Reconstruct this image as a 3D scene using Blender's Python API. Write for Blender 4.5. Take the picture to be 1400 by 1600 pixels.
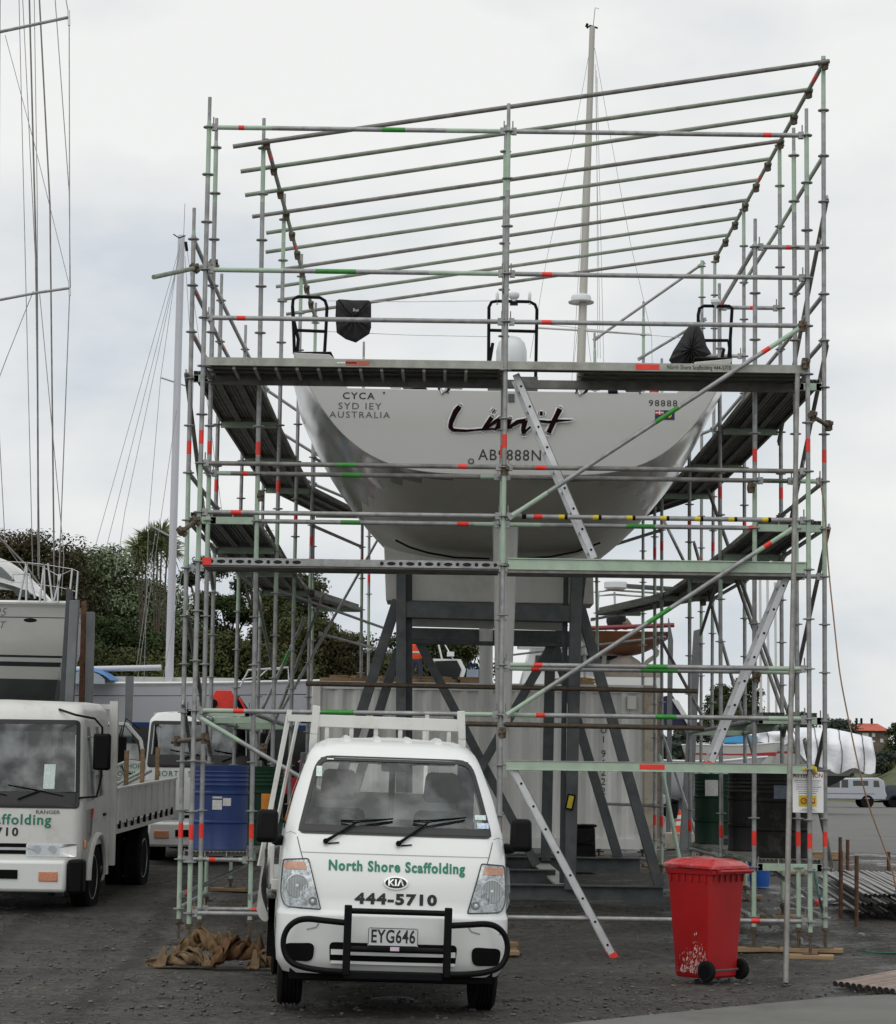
import bpy, bmesh, math, random
from mathutils import Vector, Matrix, Euler
random.seed(7)
R = math.radians
S = bpy.context.scene
for o in list(bpy.data.objects): bpy.data.objects.remove(o)
C = S.collection
# ---------------------------------------------------------------- camera
F, PITCH, ROLL, EYE = 3500.0, .1185, .0138, 1.66
cd = bpy.data.cameras.new('camera'); cam = bpy.data.objects.new('camera', cd); C.objects.link(cam)
S.camera = cam
cd.sensor_fit = 'HORIZONTAL'; cd.sensor_width = 36; cd.lens = 36 * F / 1400
cd.clip_start = .5; cd.clip_end = 3000
fw = Vector((0, math.cos(PITCH), math.sin(PITCH))); r0 = Vector((1, 0, 0)); u0 = Vector((0, -math.sin(PITCH), math.cos(PITCH)))
# picture rolled clockwise: camera rolled anticlockwise
cr = r0 * math.cos(ROLL) + u0 * math.sin(ROLL); cu = u0 * math.cos(ROLL) - r0 * math.sin(ROLL)
cam.matrix_world = Matrix(((cr.x, cu.x, -fw.x, 0), (cr.y, cu.y, -fw.y, 0), (cr.z, cu.z, -fw.z, EYE), (0, 0, 0, 1)))
S.render.resolution_x = 896; S.render.resolution_y = 1024
# ---------------------------------------------------------------- sky, sun, exposure
W = bpy.data.worlds.new('World'); S.world = W; W.use_nodes = True
nt = W.node_tree; nt.nodes.clear(); N = nt.nodes.new; L = nt.links.new
wo = N('ShaderNodeOutputWorld'); bg = N('ShaderNodeBackground'); L(bg.outputs[0], wo.inputs[0])
sky = N('ShaderNodeTexSky'); sky.sky_type = 'NISHITA'; sky.sun_disc = False
SUN_EL, SUN_ROT = R(58), R(205)
sky.sun_elevation = SUN_EL; sky.sun_rotation = SUN_ROT; sky.altitude = 10; sky.air_density = 1.0; sky.dust_density = 3.0
tc = N('ShaderNodeTexCoord'); mp = N('ShaderNodeMapping'); mp.inputs['Scale'].default_value = (1, 1, 2.1)
L(tc.outputs['Generated'], mp.inputs[0])
n1 = N('ShaderNodeTexNoise'); n1.inputs['Scale'].default_value = 7; n1.inputs['Detail'].default_value = 6; n1.inputs['Roughness'].default_value = .5
n2 = N('ShaderNodeTexNoise'); n2.inputs['Scale'].default_value = 2.3; n2.inputs['Detail'].default_value = 3
L(mp.outputs[0], n1.inputs[0]); L(mp.outputs[0], n2.inputs[0])
mx = N('ShaderNodeMath'); mx.operation = 'ADD'; L(n1.outputs[0], mx.inputs[0]); L(n2.outputs[0], mx.inputs[1])
cr_ = N('ShaderNodeValToRGB'); L(mx.outputs[0], cr_.inputs[0])
mx2 = N('ShaderNodeMath'); mx2.operation = 'MULTIPLY'; mx2.inputs[1].default_value = .5
L(mx.outputs[0], mx2.inputs[0]); L(mx2.outputs[0], cr_.inputs[0])
e = cr_.color_ramp.elements
e[0].position = .42; e[0].color = (6.6, 7.1, 7.6, 1)
e[1].position = .58; e[1].color = (9.3, 9.35, 9.15, 1)
k = cr_.color_ramp.elements.new(.49); k.color = (8.1, 8.3, 8.35, 1)
mix = N('ShaderNodeMixRGB'); mix.inputs[0].default_value = .93
L(sky.outputs[0], mix.inputs[1]); L(cr_.outputs[0], mix.inputs[2]); L(mix.outputs[0], bg.inputs[0])
bg.inputs[1].default_value = .1
sd = bpy.data.lights.new('sun', 'SUN'); sun = bpy.data.objects.new('sun', sd); C.objects.link(sun)
sd.energy = 1.15; sd.angle = R(95); sd.color = (1, .97, .93)
# sun high, behind-left of the camera
az = R(205)
sv = Vector((math.sin(az) * math.cos(SUN_EL), math.cos(az) * math.cos(SUN_EL), math.sin(SUN_EL)))
sun.rotation_euler = sv.to_track_quat('Z', 'Y').to_euler()
S.view_settings.view_transform = 'Standard'; S.view_settings.look = 'None'; S.view_settings.exposure = 0; S.view_settings.gamma = 1
# ---------------------------------------------------------------- helpers
def ray(px, py):
    a = (px - 700) / F; b = (800 - py) / F
    return fw + cr * a + cu * b
def at(px, py, Y):                       # picture point -> real point standing at distance Y
    d = ray(px, py); return Vector((0, 0, EYE)) + d * (Y / d.y)
def atz(px, py, Z):
    d = ray(px, py); return Vector((0, 0, EYE)) + d * ((Z - EYE) / d.z)
GP = [(-50, 0), (19, 0), (21.5, -.07), (23.2, -.05), (26, .1), (29, .16), (32, .3), (35, .45), (60, .45), (140, .35), (400, .3), (3000, .3)]
def gz(y):
    for (a, za), (b, zb) in zip(GP, GP[1:]):
        if a <= y <= b: return za + (zb - za) * (y - a) / (b - a)
    return 0
MATS = {}
def mat(name, col, rough=.6, metal=0., var=.12, scale=4., bump=0., bscale=60., spec=None, dirt=None, dscale=3., damt=.5, coat=0, stretch=None, emit=None):
    """procedural principled material: colour broken up by noise, optional second 'dirt' colour and bump"""
    if name in MATS: return MATS[name]
    m = bpy.data.materials.new(name); m.use_nodes = True; t = m.node_tree; b = t.nodes['Principled BSDF']
    N = t.nodes.new; L = t.links.new
    b.inputs['Roughness'].default_value = rough; b.inputs['Metallic'].default_value = metal
    if spec is not None: b.inputs['Specular IOR Level'].default_value = spec
    if coat: b.inputs['Coat Weight'].default_value = coat; b.inputs['Coat Roughness'].default_value = .06
    g = N('ShaderNodeNewGeometry'); src = g.outputs['Position']
    if stretch:
        mp = N('ShaderNodeMapping'); mp.inputs['Scale'].default_value = stretch; L(src, mp.inputs[0]); src = mp.outputs[0]
    n = N('ShaderNodeTexNoise'); n.inputs['Scale'].default_value = scale; n.inputs['Detail'].default_value = 5; L(src, n.inputs[0])
    r = N('ShaderNodeValToRGB'); L(n.outputs[0], r.inputs[0])
    r.color_ramp.elements[0].position = .3; r.color_ramp.elements[1].position = .7
    r.color_ramp.elements[0].color = (*[c * (1 - var) for c in col], 1); r.color_ramp.elements[1].color = (*[min(1, c * (1 + var)) for c in col], 1)
    out = r.outputs[0]
    if dirt:
        n2 = N('ShaderNodeTexNoise'); n2.inputs['Scale'].default_value = dscale; n2.inputs['Detail'].default_value = 8; n2.inputs['Roughness'].default_value = .7; L(src, n2.inputs[0])
        r2 = N('ShaderNodeValToRGB'); L(n2.outputs[0], r2.inputs[0]); r2.color_ramp.elements[0].position = .5; r2.color_ramp.elements[1].position = .72
        r2.color_ramp.elements[1].color = (damt, damt, damt, 1)
        mm = N('ShaderNodeMixRGB'); L(r2.outputs[0], mm.inputs[0]); L(out, mm.inputs[1]); mm.inputs[2].default_value = (*dirt, 1); out = mm.outputs[0]
    L(out, b.inputs['Base Color'])
    if bump:
        n3 = N('ShaderNodeTexNoise'); n3.inputs['Scale'].default_value = bscale; n3.inputs['Detail'].default_value = 6; L(src, n3.inputs[0])
        bp = N('ShaderNodeBump'); bp.inputs['Strength'].default_value = 1; bp.inputs['Distance'].default_value = bump; L(n3.outputs[0], bp.inputs['Height']); L(bp.outputs[0], b.inputs['Normal'])
    if emit: b.inputs['Emission Color'].default_value = (*emit, 1); b.inputs['Emission Strength'].default_value = 1
    MATS[name] = m; return m
def glass(name, tint=(.55, .62, .6), refl=.16, rough=.02):
    if name in MATS: return MATS[name]
    m = bpy.data.materials.new(name); m.use_nodes = True; t = m.node_tree; t.nodes.clear(); N = t.nodes.new; L = t.links.new
    o = N('ShaderNodeOutputMaterial'); mxs = N('ShaderNodeMixShader'); tr = N('ShaderNodeBsdfTransparent'); gl = N('ShaderNodeBsdfGlossy')
    tr.inputs[0].default_value = (*tint, 1); gl.inputs[0].default_value = (.9, .93, .93, 1); gl.inputs['Roughness'].default_value = rough
    lw = N('ShaderNodeLayerWeight'); lw.inputs[0].default_value = .5; pw = N('ShaderNodeMath'); pw.operation = 'POWER'; L(lw.outputs['Facing'], pw.inputs[0]); pw.inputs[1].default_value = 4
    ad = N('ShaderNodeMath'); ad.operation = 'MULTIPLY_ADD'; ad.inputs[1].default_value = .7; L(pw.outputs[0], ad.inputs[0])
    dg_ = N('ShaderNodeNewGeometry'); dn_ = N('ShaderNodeTexNoise'); dn_.inputs['Scale'].default_value = 3.5; dn_.inputs['Detail'].default_value = 6; L(dg_.outputs['Position'], dn_.inputs[0]); dr_ = N('ShaderNodeMapRange'); dr_.inputs[1].default_value = .4; dr_.inputs[2].default_value = .65; dr_.inputs[3].default_value = refl * .6; dr_.inputs[4].default_value = refl * 1.9; L(dn_.outputs[0], dr_.inputs[0]); L(dr_.outputs[0], ad.inputs[2])
    L(ad.outputs[0], mxs.inputs[0]); L(tr.outputs[0], mxs.inputs[1]); L(gl.outputs[0], mxs.inputs[2]); L(mxs.outputs[0], o.inputs[0])
    MATS[name] = m; return m
def empty(name, loc, label, cat, group=None, rz=0, rx=0, ry=0):
    o = bpy.data.objects.new(name, None); C.objects.link(o); o.location = loc; o.rotation_euler = (rx, ry, rz); o.empty_display_size = .2
    o['label'] = label; o['category'] = cat
    if group: o['group'] = group
    return o
def tag(o, label, cat, group=None, kind=None):
    o['label'] = label; o['category'] = cat
    if group: o['group'] = group
    if kind: o['kind'] = kind
    return o
def rootof(p):
    while p.parent: p = p.parent
    return p
class MB:
    def __init__(s): s.v = []; s.f = []; s.mi = []; s.m = []
    def idx(s, m):
        if m not in s.m: s.m.append(m)
        return s.m.index(m)
    def add(s, vs, fs, m):
        b = len(s.v); s.v += [Vector(v) for v in vs]; i = s.idx(m)
        for f in fs: s.f.append([b + k for k in f]); s.mi.append(i)
    def box(s, c, d, m, rot=None, taper=1):
        x, y, z = [k / 2 for k in d]; t = taper
        vs = [Vector(q) for q in ((-x, -y, -z), (x, -y, -z), (x, y, -z), (-x, y, -z), (-x * t, -y * t, z), (x * t, -y * t, z), (x * t, y * t, z), (-x * t, y * t, z))]
        if rot: M = Euler(rot).to_matrix(); vs = [M @ q for q in vs]
        c = Vector(c); s.add([q + c for q in vs], [(0, 3, 2, 1), (4, 5, 6, 7), (0, 1, 5, 4), (1, 2, 6, 5), (2, 3, 7, 6), (3, 0, 4, 7)], m)
    def beam(s, a, b, w, h, m, up=(0, 0, 1)):
        a = Vector(a); b = Vector(b); d = (b - a).normalized(); sd = d.cross(Vector(up))
        if sd.length < 1e-3: sd = d.cross(Vector((0, 1, 0)))
        sd.normalize(); u = sd.cross(d); sd *= w / 2; u *= h / 2
        vs = [a - sd - u, a + sd - u, a + sd + u, a - sd + u, b - sd - u, b + sd - u, b + sd + u, b - sd + u]
        s.add(vs, [(0, 1, 2, 3), (7, 6, 5, 4), (0, 4, 5, 1), (1, 5, 6, 2), (2, 6, 7, 3), (3, 7, 4, 0)], m)
    def ibeam(s, a, b, w, h, m, t=.015, up=(0, 0, 1)):
        a = Vector(a); b = Vector(b); d = (b - a).normalized(); sd = d.cross(Vector(up)).normalized(); u = sd.cross(d)
        s.beam(a + u * (h / 2 - t / 2), b + u * (h / 2 - t / 2), w, t, m, up); s.beam(a - u * (h / 2 - t / 2), b - u * (h / 2 - t / 2), w, t, m, up)
        s.beam(a, b, t, h - 2 * t, m, up)
    def tube(s, pts, r, m, n=8, cap=True, bands=None, r2=None, closed=False):
        """tube along pts; bands=[(t0,t1,mat,extra_r)] recolour stretches of a straight tube"""
        pts = [Vector(p) for p in pts]
        if bands and len(pts) == 2:
            ts = sorted(set([0, 1] + [max(0, min(1, t)) for b in bands for t in b[:2]])); a, b_ = pts
            for t0, t1 in zip(ts, ts[1:]):
                if t1 - t0 < 1e-5: continue
                mm, er = m, 0
                for b in bands:
                    if b[0] - 1e-6 <= t0 and t1 <= b[1] + 1e-6: mm = b[2]; er = b[3] if len(b) > 3 else 0
                s.tube([a.lerp(b_, t0), a.lerp(b_, t1)], r + er, mm, n, cap)
            return
        k = len(pts); rings = []; pu = None
        for i, p in enumerate(pts):
            if closed: d = pts[(i + 1) % k] - pts[i - 1]
            else: d = (pts[min(i + 1, k - 1)] - pts[max(i - 1, 0)])
            d.normalize()
            if pu is None: pu = Vector((0, 0, 1)) if abs(d.z) < .9 else Vector((0, 1, 0))
            sd = d.cross(pu).normalized(); pu = sd.cross(d)
            rr = r[i] if isinstance(r, (list, tuple)) else (r if r2 is None else r + (r2 - r) * i / (k - 1))
            rings.append([p + (sd * math.cos(j * 2 * math.pi / n) + pu * math.sin(j * 2 * math.pi / n)) * rr for j in range(n)])
        vs = [q for g in rings for q in g]; fs = []
        for i in range(k if closed else k - 1):
            i2 = (i + 1) % k
            for j in range(n): j2 = (j + 1) % n; fs.append((i * n + j, i2 * n + j, i2 * n + j2, i * n + j2))
        if cap and not closed: fs.append(tuple(range(n))); fs.append(tuple((k - 1) * n + j for j in reversed(range(n))))
        s.add(vs, fs, m)
    def ring(s, c, r, h, m, n=12, axis='Z'):
        c = Vector(c); a = {'Z': Vector((0, 0, 1)), 'Y': Vector((0, 1, 0)), 'X': Vector((1, 0, 0))}[axis] * h / 2
        s.tube([c - a, c + a], r, m, n)
    def lathe(s, prof, c, m, n=20, axis='Z', sx=1, sy=1):
        c = Vector(c); vs = []; fs = []
        for r, h in prof:
            for j in range(n):
                a = 2 * math.pi * j / n; x, y = r * math.cos(a) * sx, r * math.sin(a) * sy
                vs.append(c + (Vector((x, y, h)) if axis == 'Z' else Vector((h, x, y)) if axis == 'X' else Vector((y, h, x))))
        for i in range(len(prof) - 1):
            for j in range(n): j2 = (j + 1) % n; fs.append((i * n + j, i * n + j2, (i + 1) * n + j2, (i + 1) * n + j))
        if prof[0][0] > 1e-4: fs.append(tuple(reversed(range(n))))
        if prof[-1][0] > 1e-4: fs.append(tuple((len(prof) - 1) * n + j for j in range(n)))
        s.add(vs, fs, m)
    def prism(s, poly, a, m, e=None):
        """extrude a planar polygon (list of 3D points) by vector a"""
        poly = [Vector(p) for p in poly]; a = Vector(a); k = len(poly)
        fs = [tuple(reversed(range(k))), tuple(k + i for i in range(k))] + [(i, (i + 1) % k, k + (i + 1) % k, k + i) for i in range(k)]
        s.add(poly + [p + a for p in poly], fs, m)
    def grid(s, fn, nu, nv, m, skip=None, flip=False):
        vs = [fn(i / nu, j / nv) for i in range(nu + 1) for j in range(nv + 1)]; fs = []
        for i in range(nu):
            for j in range(nv):
                if skip and skip((i + .5) / nu, (j + .5) / nv): continue
                q = (i * (nv + 1) + j, (i + 1) * (nv + 1) + j, (i + 1) * (nv + 1) + j + 1, i * (nv + 1) + j + 1)
                fs.append(q[::-1] if flip else q)
        s.add(vs, fs, m)
    def blob(s, c, r, m, n=10, jit=.0):
        c = Vector(c); rx, ry, rz = r; vs = []; fs = []; k = max(4, n // 2 + 1)
        for i in range(k + 1):
            th = math.pi * i / k
            for j in range(n):
                a = 2 * math.pi * j / n; q = 1 + random.uniform(-jit, jit)
                vs.append(c + Vector((rx * math.sin(th) * math.cos(a), ry * math.sin(th) * math.sin(a), rz * math.cos(th))) * q if 0 < i < k else c + Vector((0, 0, rz * math.cos(th))))
        for i in range(k):
            for j in range(n): j2 = (j + 1) % n; fs.append((i * n + j, (i + 1) * n + j, (i + 1) * n + j2, i * n + j2))
        s.add(vs, fs, m)
    def build(s, name, parent=None, world=False, bevel=0, sharp=38, subsurf=0, origin=None):
        off = Vector((0, 0, 0))
        if world and parent is not None: off = Vector(rootof(parent).location)
        if origin is not None: off = Vector(origin)
        me = bpy.data.meshes.new(name); me.from_pydata([tuple(v - off) for v in s.v], [], s.f)
        for m in s.m: me.materials.append(m)
        me.polygons.foreach_set('material_index', s.mi); me.polygons.foreach_set('use_smooth', [True] * len(s.f)); me.update()
        bm = bmesh.new(); bm.from_mesh(me); bmesh.ops.remove_doubles(bm, verts=bm.verts, dist=1e-5); bmesh.ops.recalc_face_normals(bm, faces=bm.faces) if not getattr(s, 'keep', False) else None
        bm.to_mesh(me); bm.free()
        me.set_sharp_from_angle(angle=R(sharp))
        o = bpy.data.objects.new(name, me); C.objects.link(o)
        if parent is not None: o.parent = parent
        elif origin is not None: o.location = origin
        if bevel: b = o.modifiers.new('bevel', 'BEVEL'); b.width = bevel; b.segments = 2; b.limit_method = 'ANGLE'; b.angle_limit = R(40)
        if subsurf: b = o.modifiers.new('sub', 'SUBSURF'); b.levels = subsurf; b.render_levels = subsurf
        return o
FONT_CACHE = {}
def text_mesh(txt, size, bold=0., shear=0., space=1., align='CENTER', ext=0.):
    """writing turned to mesh: returns verts (x right, y up) and faces"""
    cu_ = bpy.data.curves.new('t', 'FONT'); cu_.body = txt; cu_.size = size; cu_.offset = bold * size; cu_.shear = shear; cu_.space_character = space
    cu_.align_x = align; cu_.align_y = 'CENTER'; cu_.resolution_u = 3; cu_.fill_mode = 'FRONT' if ext == 0 else 'BOTH'; cu_.extrude = ext
    o = bpy.data.objects.new('t', cu_); C.objects.link(o); bpy.context.view_layer.update()
    dg = bpy.context.evaluated_depsgraph_get(); me = o.evaluated_get(dg).to_mesh()
    vs = [v.co.copy() for v in me.vertices]; fs = [tuple(p.vertices) for p in me.polygons]
    bpy.data.objects.remove(o); bpy.data.curves.remove(cu_)
    return vs, fs
def writing(mb, txt, size, fn, m, bold=0., shear=0., space=1., sx=1., align='CENTER'):
    """lay writing on a surface: fn(x, y) -> 3D point"""
    vs, fs = text_mesh(txt, size, bold, shear, space, align)
    mb.add([fn(v.x * sx, v.y) for v in vs], fs, m)
def copy_tree(o, parent=None):
    c = o.copy(); C.objects.link(c)
    if parent is not None: c.parent = parent
    for ch in [q for q in bpy.data.objects if q.parent == o]: copy_tree(ch, c)
    return c
# ---------------------------------------------------------------- materials
M = {}
M['galv'] = mat('galvanised', (.31, .315, .315), .5, .4, .28, 14, dirt=(.14, .12, .09), dscale=7, damt=.7, bump=.0015, bscale=40)
M['galvd'] = mat('galvanised_dull', (.2, .195, .18), .6, .3, .3, 8, dirt=(.1, .085, .06), dscale=5, damt=.7)
M['pale'] = mat('pale_green_paint', (.36, .47, .36), .5, 0, .1, 6, dirt=(.3, .32, .3), dscale=9, damt=.7)
M['paled'] = mat('weathered_green_paint', (.22, .26, .20), .6, .1, .2, 7, dirt=(.15, .14, .12), dscale=6, damt=.8)
M['red'] = mat('red_tape', (.75, .035, .02), .45, 0, .15, 10)
M['green'] = mat('green_tape', (.03, .24, .03), .45, 0, .15, 10)
M['yellow'] = mat('yellow_tape', (.62, .48, .02), .5, 0, .2, 10)
M['black'] = mat('black_plastic', (.006, .006, .007), .45, 0, .1, 20, spec=.1)
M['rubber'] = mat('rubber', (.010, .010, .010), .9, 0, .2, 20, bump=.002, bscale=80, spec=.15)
M['bronze'] = mat('rusty_clamp', (.11, .085, .06), .6, .4, .3, 20)
M['rust'] = mat('rust', (.12, .055, .03), .8, .1, .4, 12, bump=.002)
M['plankd'] = mat('steel_plank', (.17, .165, .15), .6, .35, .3, 5, dirt=(.07, .06, .045), dscale=4, damt=.8)
M['wood'] = mat('timber', (.30, .2, .11), .8, 0, .25, 8, stretch=(.4, .4, 3), bump=.003, dirt=(.12, .08, .05), dscale=6)
M['alu'] = mat('aluminium', (.55, .56, .57), .4, .6, .1, 8)
M['white'] = mat('white_paint', (.78, .79, .78), .3, 0, .03, 2, coat=.4)
M['steel'] = mat('painted_steel', (.085, .095, .10), .6, .1, .25, 6, dirt=(.16, .15, .13), dscale=4, damt=.7)
# ================================================================ SETTING
def gravel_mat():
    m = bpy.data.materials.new('wet_gravel'); m.use_nodes = True; t = m.node_tree; b = t.nodes['Principled BSDF']; N = t.nodes.new; L = t.links.new
    g = N('ShaderNodeNewGeometry').outputs['Position']
    def noise(sc, det=6, ro=.6):
        n = N('ShaderNodeTexNoise'); n.inputs['Scale'].default_value = sc; n.inputs['Detail'].default_value = det; n.inputs['Roughness'].default_value = ro; L(g, n.inputs[0]); return n.outputs[0]
    def ramp(s, stops):
        r = N('ShaderNodeValToRGB'); L(s, r.inputs[0]); e = r.color_ramp.elements
        e[0].position, e[0].color = stops[0][0], (*stops[0][1], 1); e[1].position, e[1].color = stops[-1][0], (*stops[-1][1], 1)
        for p, c in stops[1:-1]: q = e.new(p); q.color = (*c, 1)
        return r.outputs[0]
    def mixc(f, a, c, mode='MIX'):
        x = N('ShaderNodeMixRGB'); x.blend_type = mode
        if isinstance(f, (int, float)): x.inputs[0].default_value = f
        else: L(f, x.inputs[0])
        for k, q in ((1, a), (2, c)):
            if isinstance(q, tuple): x.inputs[k].default_value = (*q, 1)
            else: L(q, x.inputs[k])
        return x.outputs[0]
    fine = ramp(noise(55, 8, .75), [(.36, (.022, .0205, .018)), (.5, (.098, .092, .082)), (.62, (.27, .255, .23))])
    big = ramp(noise(.55, 5), [(.35, (.62, .62, .64)), (.65, (1.25, 1.22, 1.15))])
    col = mixc(1.0, fine, big, 'MULTIPLY')
    v = N('ShaderNodeTexVoronoi'); v.inputs['Scale'].default_value = 34; L(g, v.inputs[0])
    chips = ramp(v.outputs['Color'], [(.62, (0, 0, 0)), (.9, (.8, .8, .8))])
    v2 = N('ShaderNodeTexVoronoi'); v2.inputs['Scale'].default_value = 15; L(g, v2.inputs[0]); lumps = ramp(v2.outputs['Color'], [(.2, (.55, .55, .55)), (.85, (1.35, 1.35, 1.35))]); col = mixc(1.0, col, lumps, 'MULTIPLY')
    col = mixc(chips, col, (.17, .16, .142))
    sx_ = N('ShaderNodeSeparateXYZ'); L(g, sx_.inputs[0])
    def track(x0, k, w):
        a = N('ShaderNodeMath'); a.operation = 'MULTIPLY_ADD'; L(sx_.outputs[1], a.inputs[0]); a.inputs[1].default_value = -k; L(sx_.outputs[0], a.inputs[2])
        b_ = N('ShaderNodeMath'); b_.operation = 'SUBTRACT'; L(a.outputs[0], b_.inputs[0]); b_.inputs[1].default_value = x0
        c_ = N('ShaderNodeMath'); c_.operation = 'ABSOLUTE'; L(b_.outputs[0], c_.inputs[0]); n_ = N('ShaderNodeMath'); n_.operation = 'MULTIPLY_ADD'; L(noise(3, 4), n_.inputs[0]); n_.inputs[1].default_value = .35; L(c_.outputs[0], n_.inputs[2])
        return ramp(n_.outputs[0], [(w, (.42, .42, .42)), (w + .12, (1, 1, 1))])
    for x0, k in ((-1.6, -.06), (-3.1, -.06), (1.9, .05), (3.4, .05), (-4.4, -.12), (-5.7, -.12), (.6, .22)): col = mixc(.8, col, track(x0, k, .22), 'MULTIPLY')
    mud = ramp(noise(.8, 8, .7), [(.50, (0, 0, 0)), (.6, (1, 1, 1))])
    col = mixc(mud, col, mixc(.45, col, (.085, .076, .062)))
    pud = ramp(noise(.9, 6, .6), [(.60, (0, 0, 0)), (.66, (1, 1, 1))])
    col = mixc(pud, col, (.02, .019, .018))
    L(col, b.inputs['Base Color'])
    rg = mixc(pud, mixc(mud, (.7,) * 3, (.22,) * 3), (.05,) * 3); L(rg, b.inputs['Roughness'])
    b0_ = N('ShaderNodeBump'); b0_.inputs['Distance'].default_value = .16; L(noise(5, 8, .7), b0_.inputs['Height'])
    bp = N('ShaderNodeBump'); bp.inputs['Distance'].default_value = .05; L(noise(30, 9, .8), bp.inputs['Height']); L(b0_.outputs[0], bp.inputs['Normal'])
    sm = N('ShaderNodeMath'); sm.operation = 'SUBTRACT'; sm.inputs[0].default_value = 1; L(pud, sm.inputs[1]); L(sm.outputs[0], bp.inputs['Strength'])
    L(bp.outputs[0], b.inputs['Normal']); return m
M['ground'] = gravel_mat()
mb = MB()
xs = [-900, -300, -120, -60, -30] + [i * .5 for i in range(-40, 41)] + [30, 60, 120, 300, 900]
ys = [-40, -10, 0] + [6 + i * .5 for i in range(0, 90)] + [55, 60, 70, 90, 110, 140, 200, 400, 900, 1500]
def gv(u, v):
    x = xs[round(u * (len(xs) - 1))]; y = ys[round(v * (len(ys) - 1))]
    w = 0
    if 8 < y < 50 and abs(x) < 20: w = .035 * math.sin(x * 1.7 + y * .9) * math.sin(y * 1.3 - x * .5) * min(1, abs(y - 16.6) / 2)
    return Vector((x, y, gz(y) + w * .6 - .012))
mb.grid(gv, len(xs) - 1, len(ys) - 1, M['ground']); g = mb.build('ground', sharp=180); g['kind'] = 'structure'
# sealed yard beyond the scaffold, right
M['asph'] = mat('asphalt_yard', (.115, .113, .105), .75, 0, .12, 1.5, bump=.004, bscale=60, dirt=(.06, .058, .055), dscale=.6, damt=.6)
mb = MB()
ysr = [39, 41, 44, 50, 55, 60, 70, 90, 110, 140, 170]
def rv(u, v):
    y = ysr[round(v * (len(ysr) - 1))]; x0 = 4.5 + .6 * math.sin(y * .8); return Vector((x0 + (90 - x0) * u, y + (1 - v) * (math.sin(u * 40) * .5 - u * 8 * (1 - v)), gz(y) + (.022 if y > 39.5 else -.03)))
mb.grid(rv, 16, len(ysr) - 1, M['asph']); o = mb.build('asphalt_yard', sharp=180); o['kind'] = 'structure'
# pale sealed strip in the foreground, right
M['conc'] = mat('worn_concrete', (.13, .128, .115), .8, 0, .1, 2.2, bump=.004, bscale=90, dirt=(.07, .068, .06), dscale=1.2, damt=.7)
mb = MB()
edge = [(560, 1640), (760, 1612), (880, 1599), (1000, 1588), (1100, 1577), (1200, 1568), (1300, 1559), (1400, 1553), (1500, 1548), (1700, 1540)]
pts = [atz(x, y + random.uniform(-1.2, 1.2), .012) for x, y in edge]
n_ = len(pts); vs = pts + [Vector((p.x + 1, 9, .012)) for p in pts]
mb.add(vs, [(i, i + 1, n_ + i + 1, n_ + i) for i in range(n_ - 1)], M['conc']); o = mb.build('concrete_path', sharp=180); o['kind'] = 'structure'
# loose stones
mb = MB(); st = [mat('stone_a', (.075, .07, .06), .7, 0, .3, 20), mat('stone_b', (.045, .043, .04), .5, 0, .3, 20), mat('stone_c', (.13, .12, .1), .8, 0, .2, 20)]
for i in range(4200):
    y = random.uniform(14.2, 30) if i % 3 else random.uniform(14.2, 20); x = random.uniform(-.22, .22) * y
    if x > .6 + (y - 15.2) * -9 and y < 15.9: continue
    r = random.choice((.006, .009, .013)) * random.uniform(.7, 1.5); mm = st[random.choice((0, 0, 1, 1, 1, 2))]
    mb.blob((x, y, gz(y) - .01 + r * .4), (r * random.uniform(.8, 1.6), r * random.uniform(.8, 1.6), r * .6), mm, 5, .25)
o = mb.build('loose_gravel'); tag(o, 'loose dark gravel chips scattered over the muddy yard', 'gravel', kind='stuff')
# ---- far right bank and hills
M['grass'] = mat('rough_grass', (.07, .085, .028), .9, 0, .35, .6, dirt=(.035, .045, .018), dscale=.35, damt=.8, bump=.1, bscale=2)
mb = MB()
def hv(u, v):
    y = 165 + 460 * v; xl = (1235 - 694) / 3500 * y; x = xl + (60 + y * .12) * u
    s = min(1, max(0, u * 5)); s = s * s * (3 - 2 * s)
    H = (1.66 + 60 / 3500 * y) * min(1, (y - 150) / 70)
    return Vector((x, y, .25 + s * (H - .3) * (1 - .0 * u) * (1 + .05 * math.sin(x * .5 + y * .07)) + s * .35 * math.sin(x * 1.3) * math.sin(y * .11)))
mb.grid(hv, 40, 30, M['grass']); o = mb.build('grassy_bank', sharp=180); o['kind'] = 'structure'
mb = MB()
def hv2(u, v):
    x = -250 + 520 * u; y = 300 + 120 * v
    return Vector((x, y, .1 + math.sin(min(1, v * 1.5) * math.pi / 2) * (3.2 + 1.5 * math.sin(u * 9) + 1.1 * math.sin(u * 23))))
M['farhill'] = mat('far_scrub', (.05, .065, .045), .95, 0, .3, .1, bump=.3, bscale=.5)
mb.grid(hv2, 60, 8, M['farhill']); o = mb.build('distant_hill', sharp=180); o['kind'] = 'structure'
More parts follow.
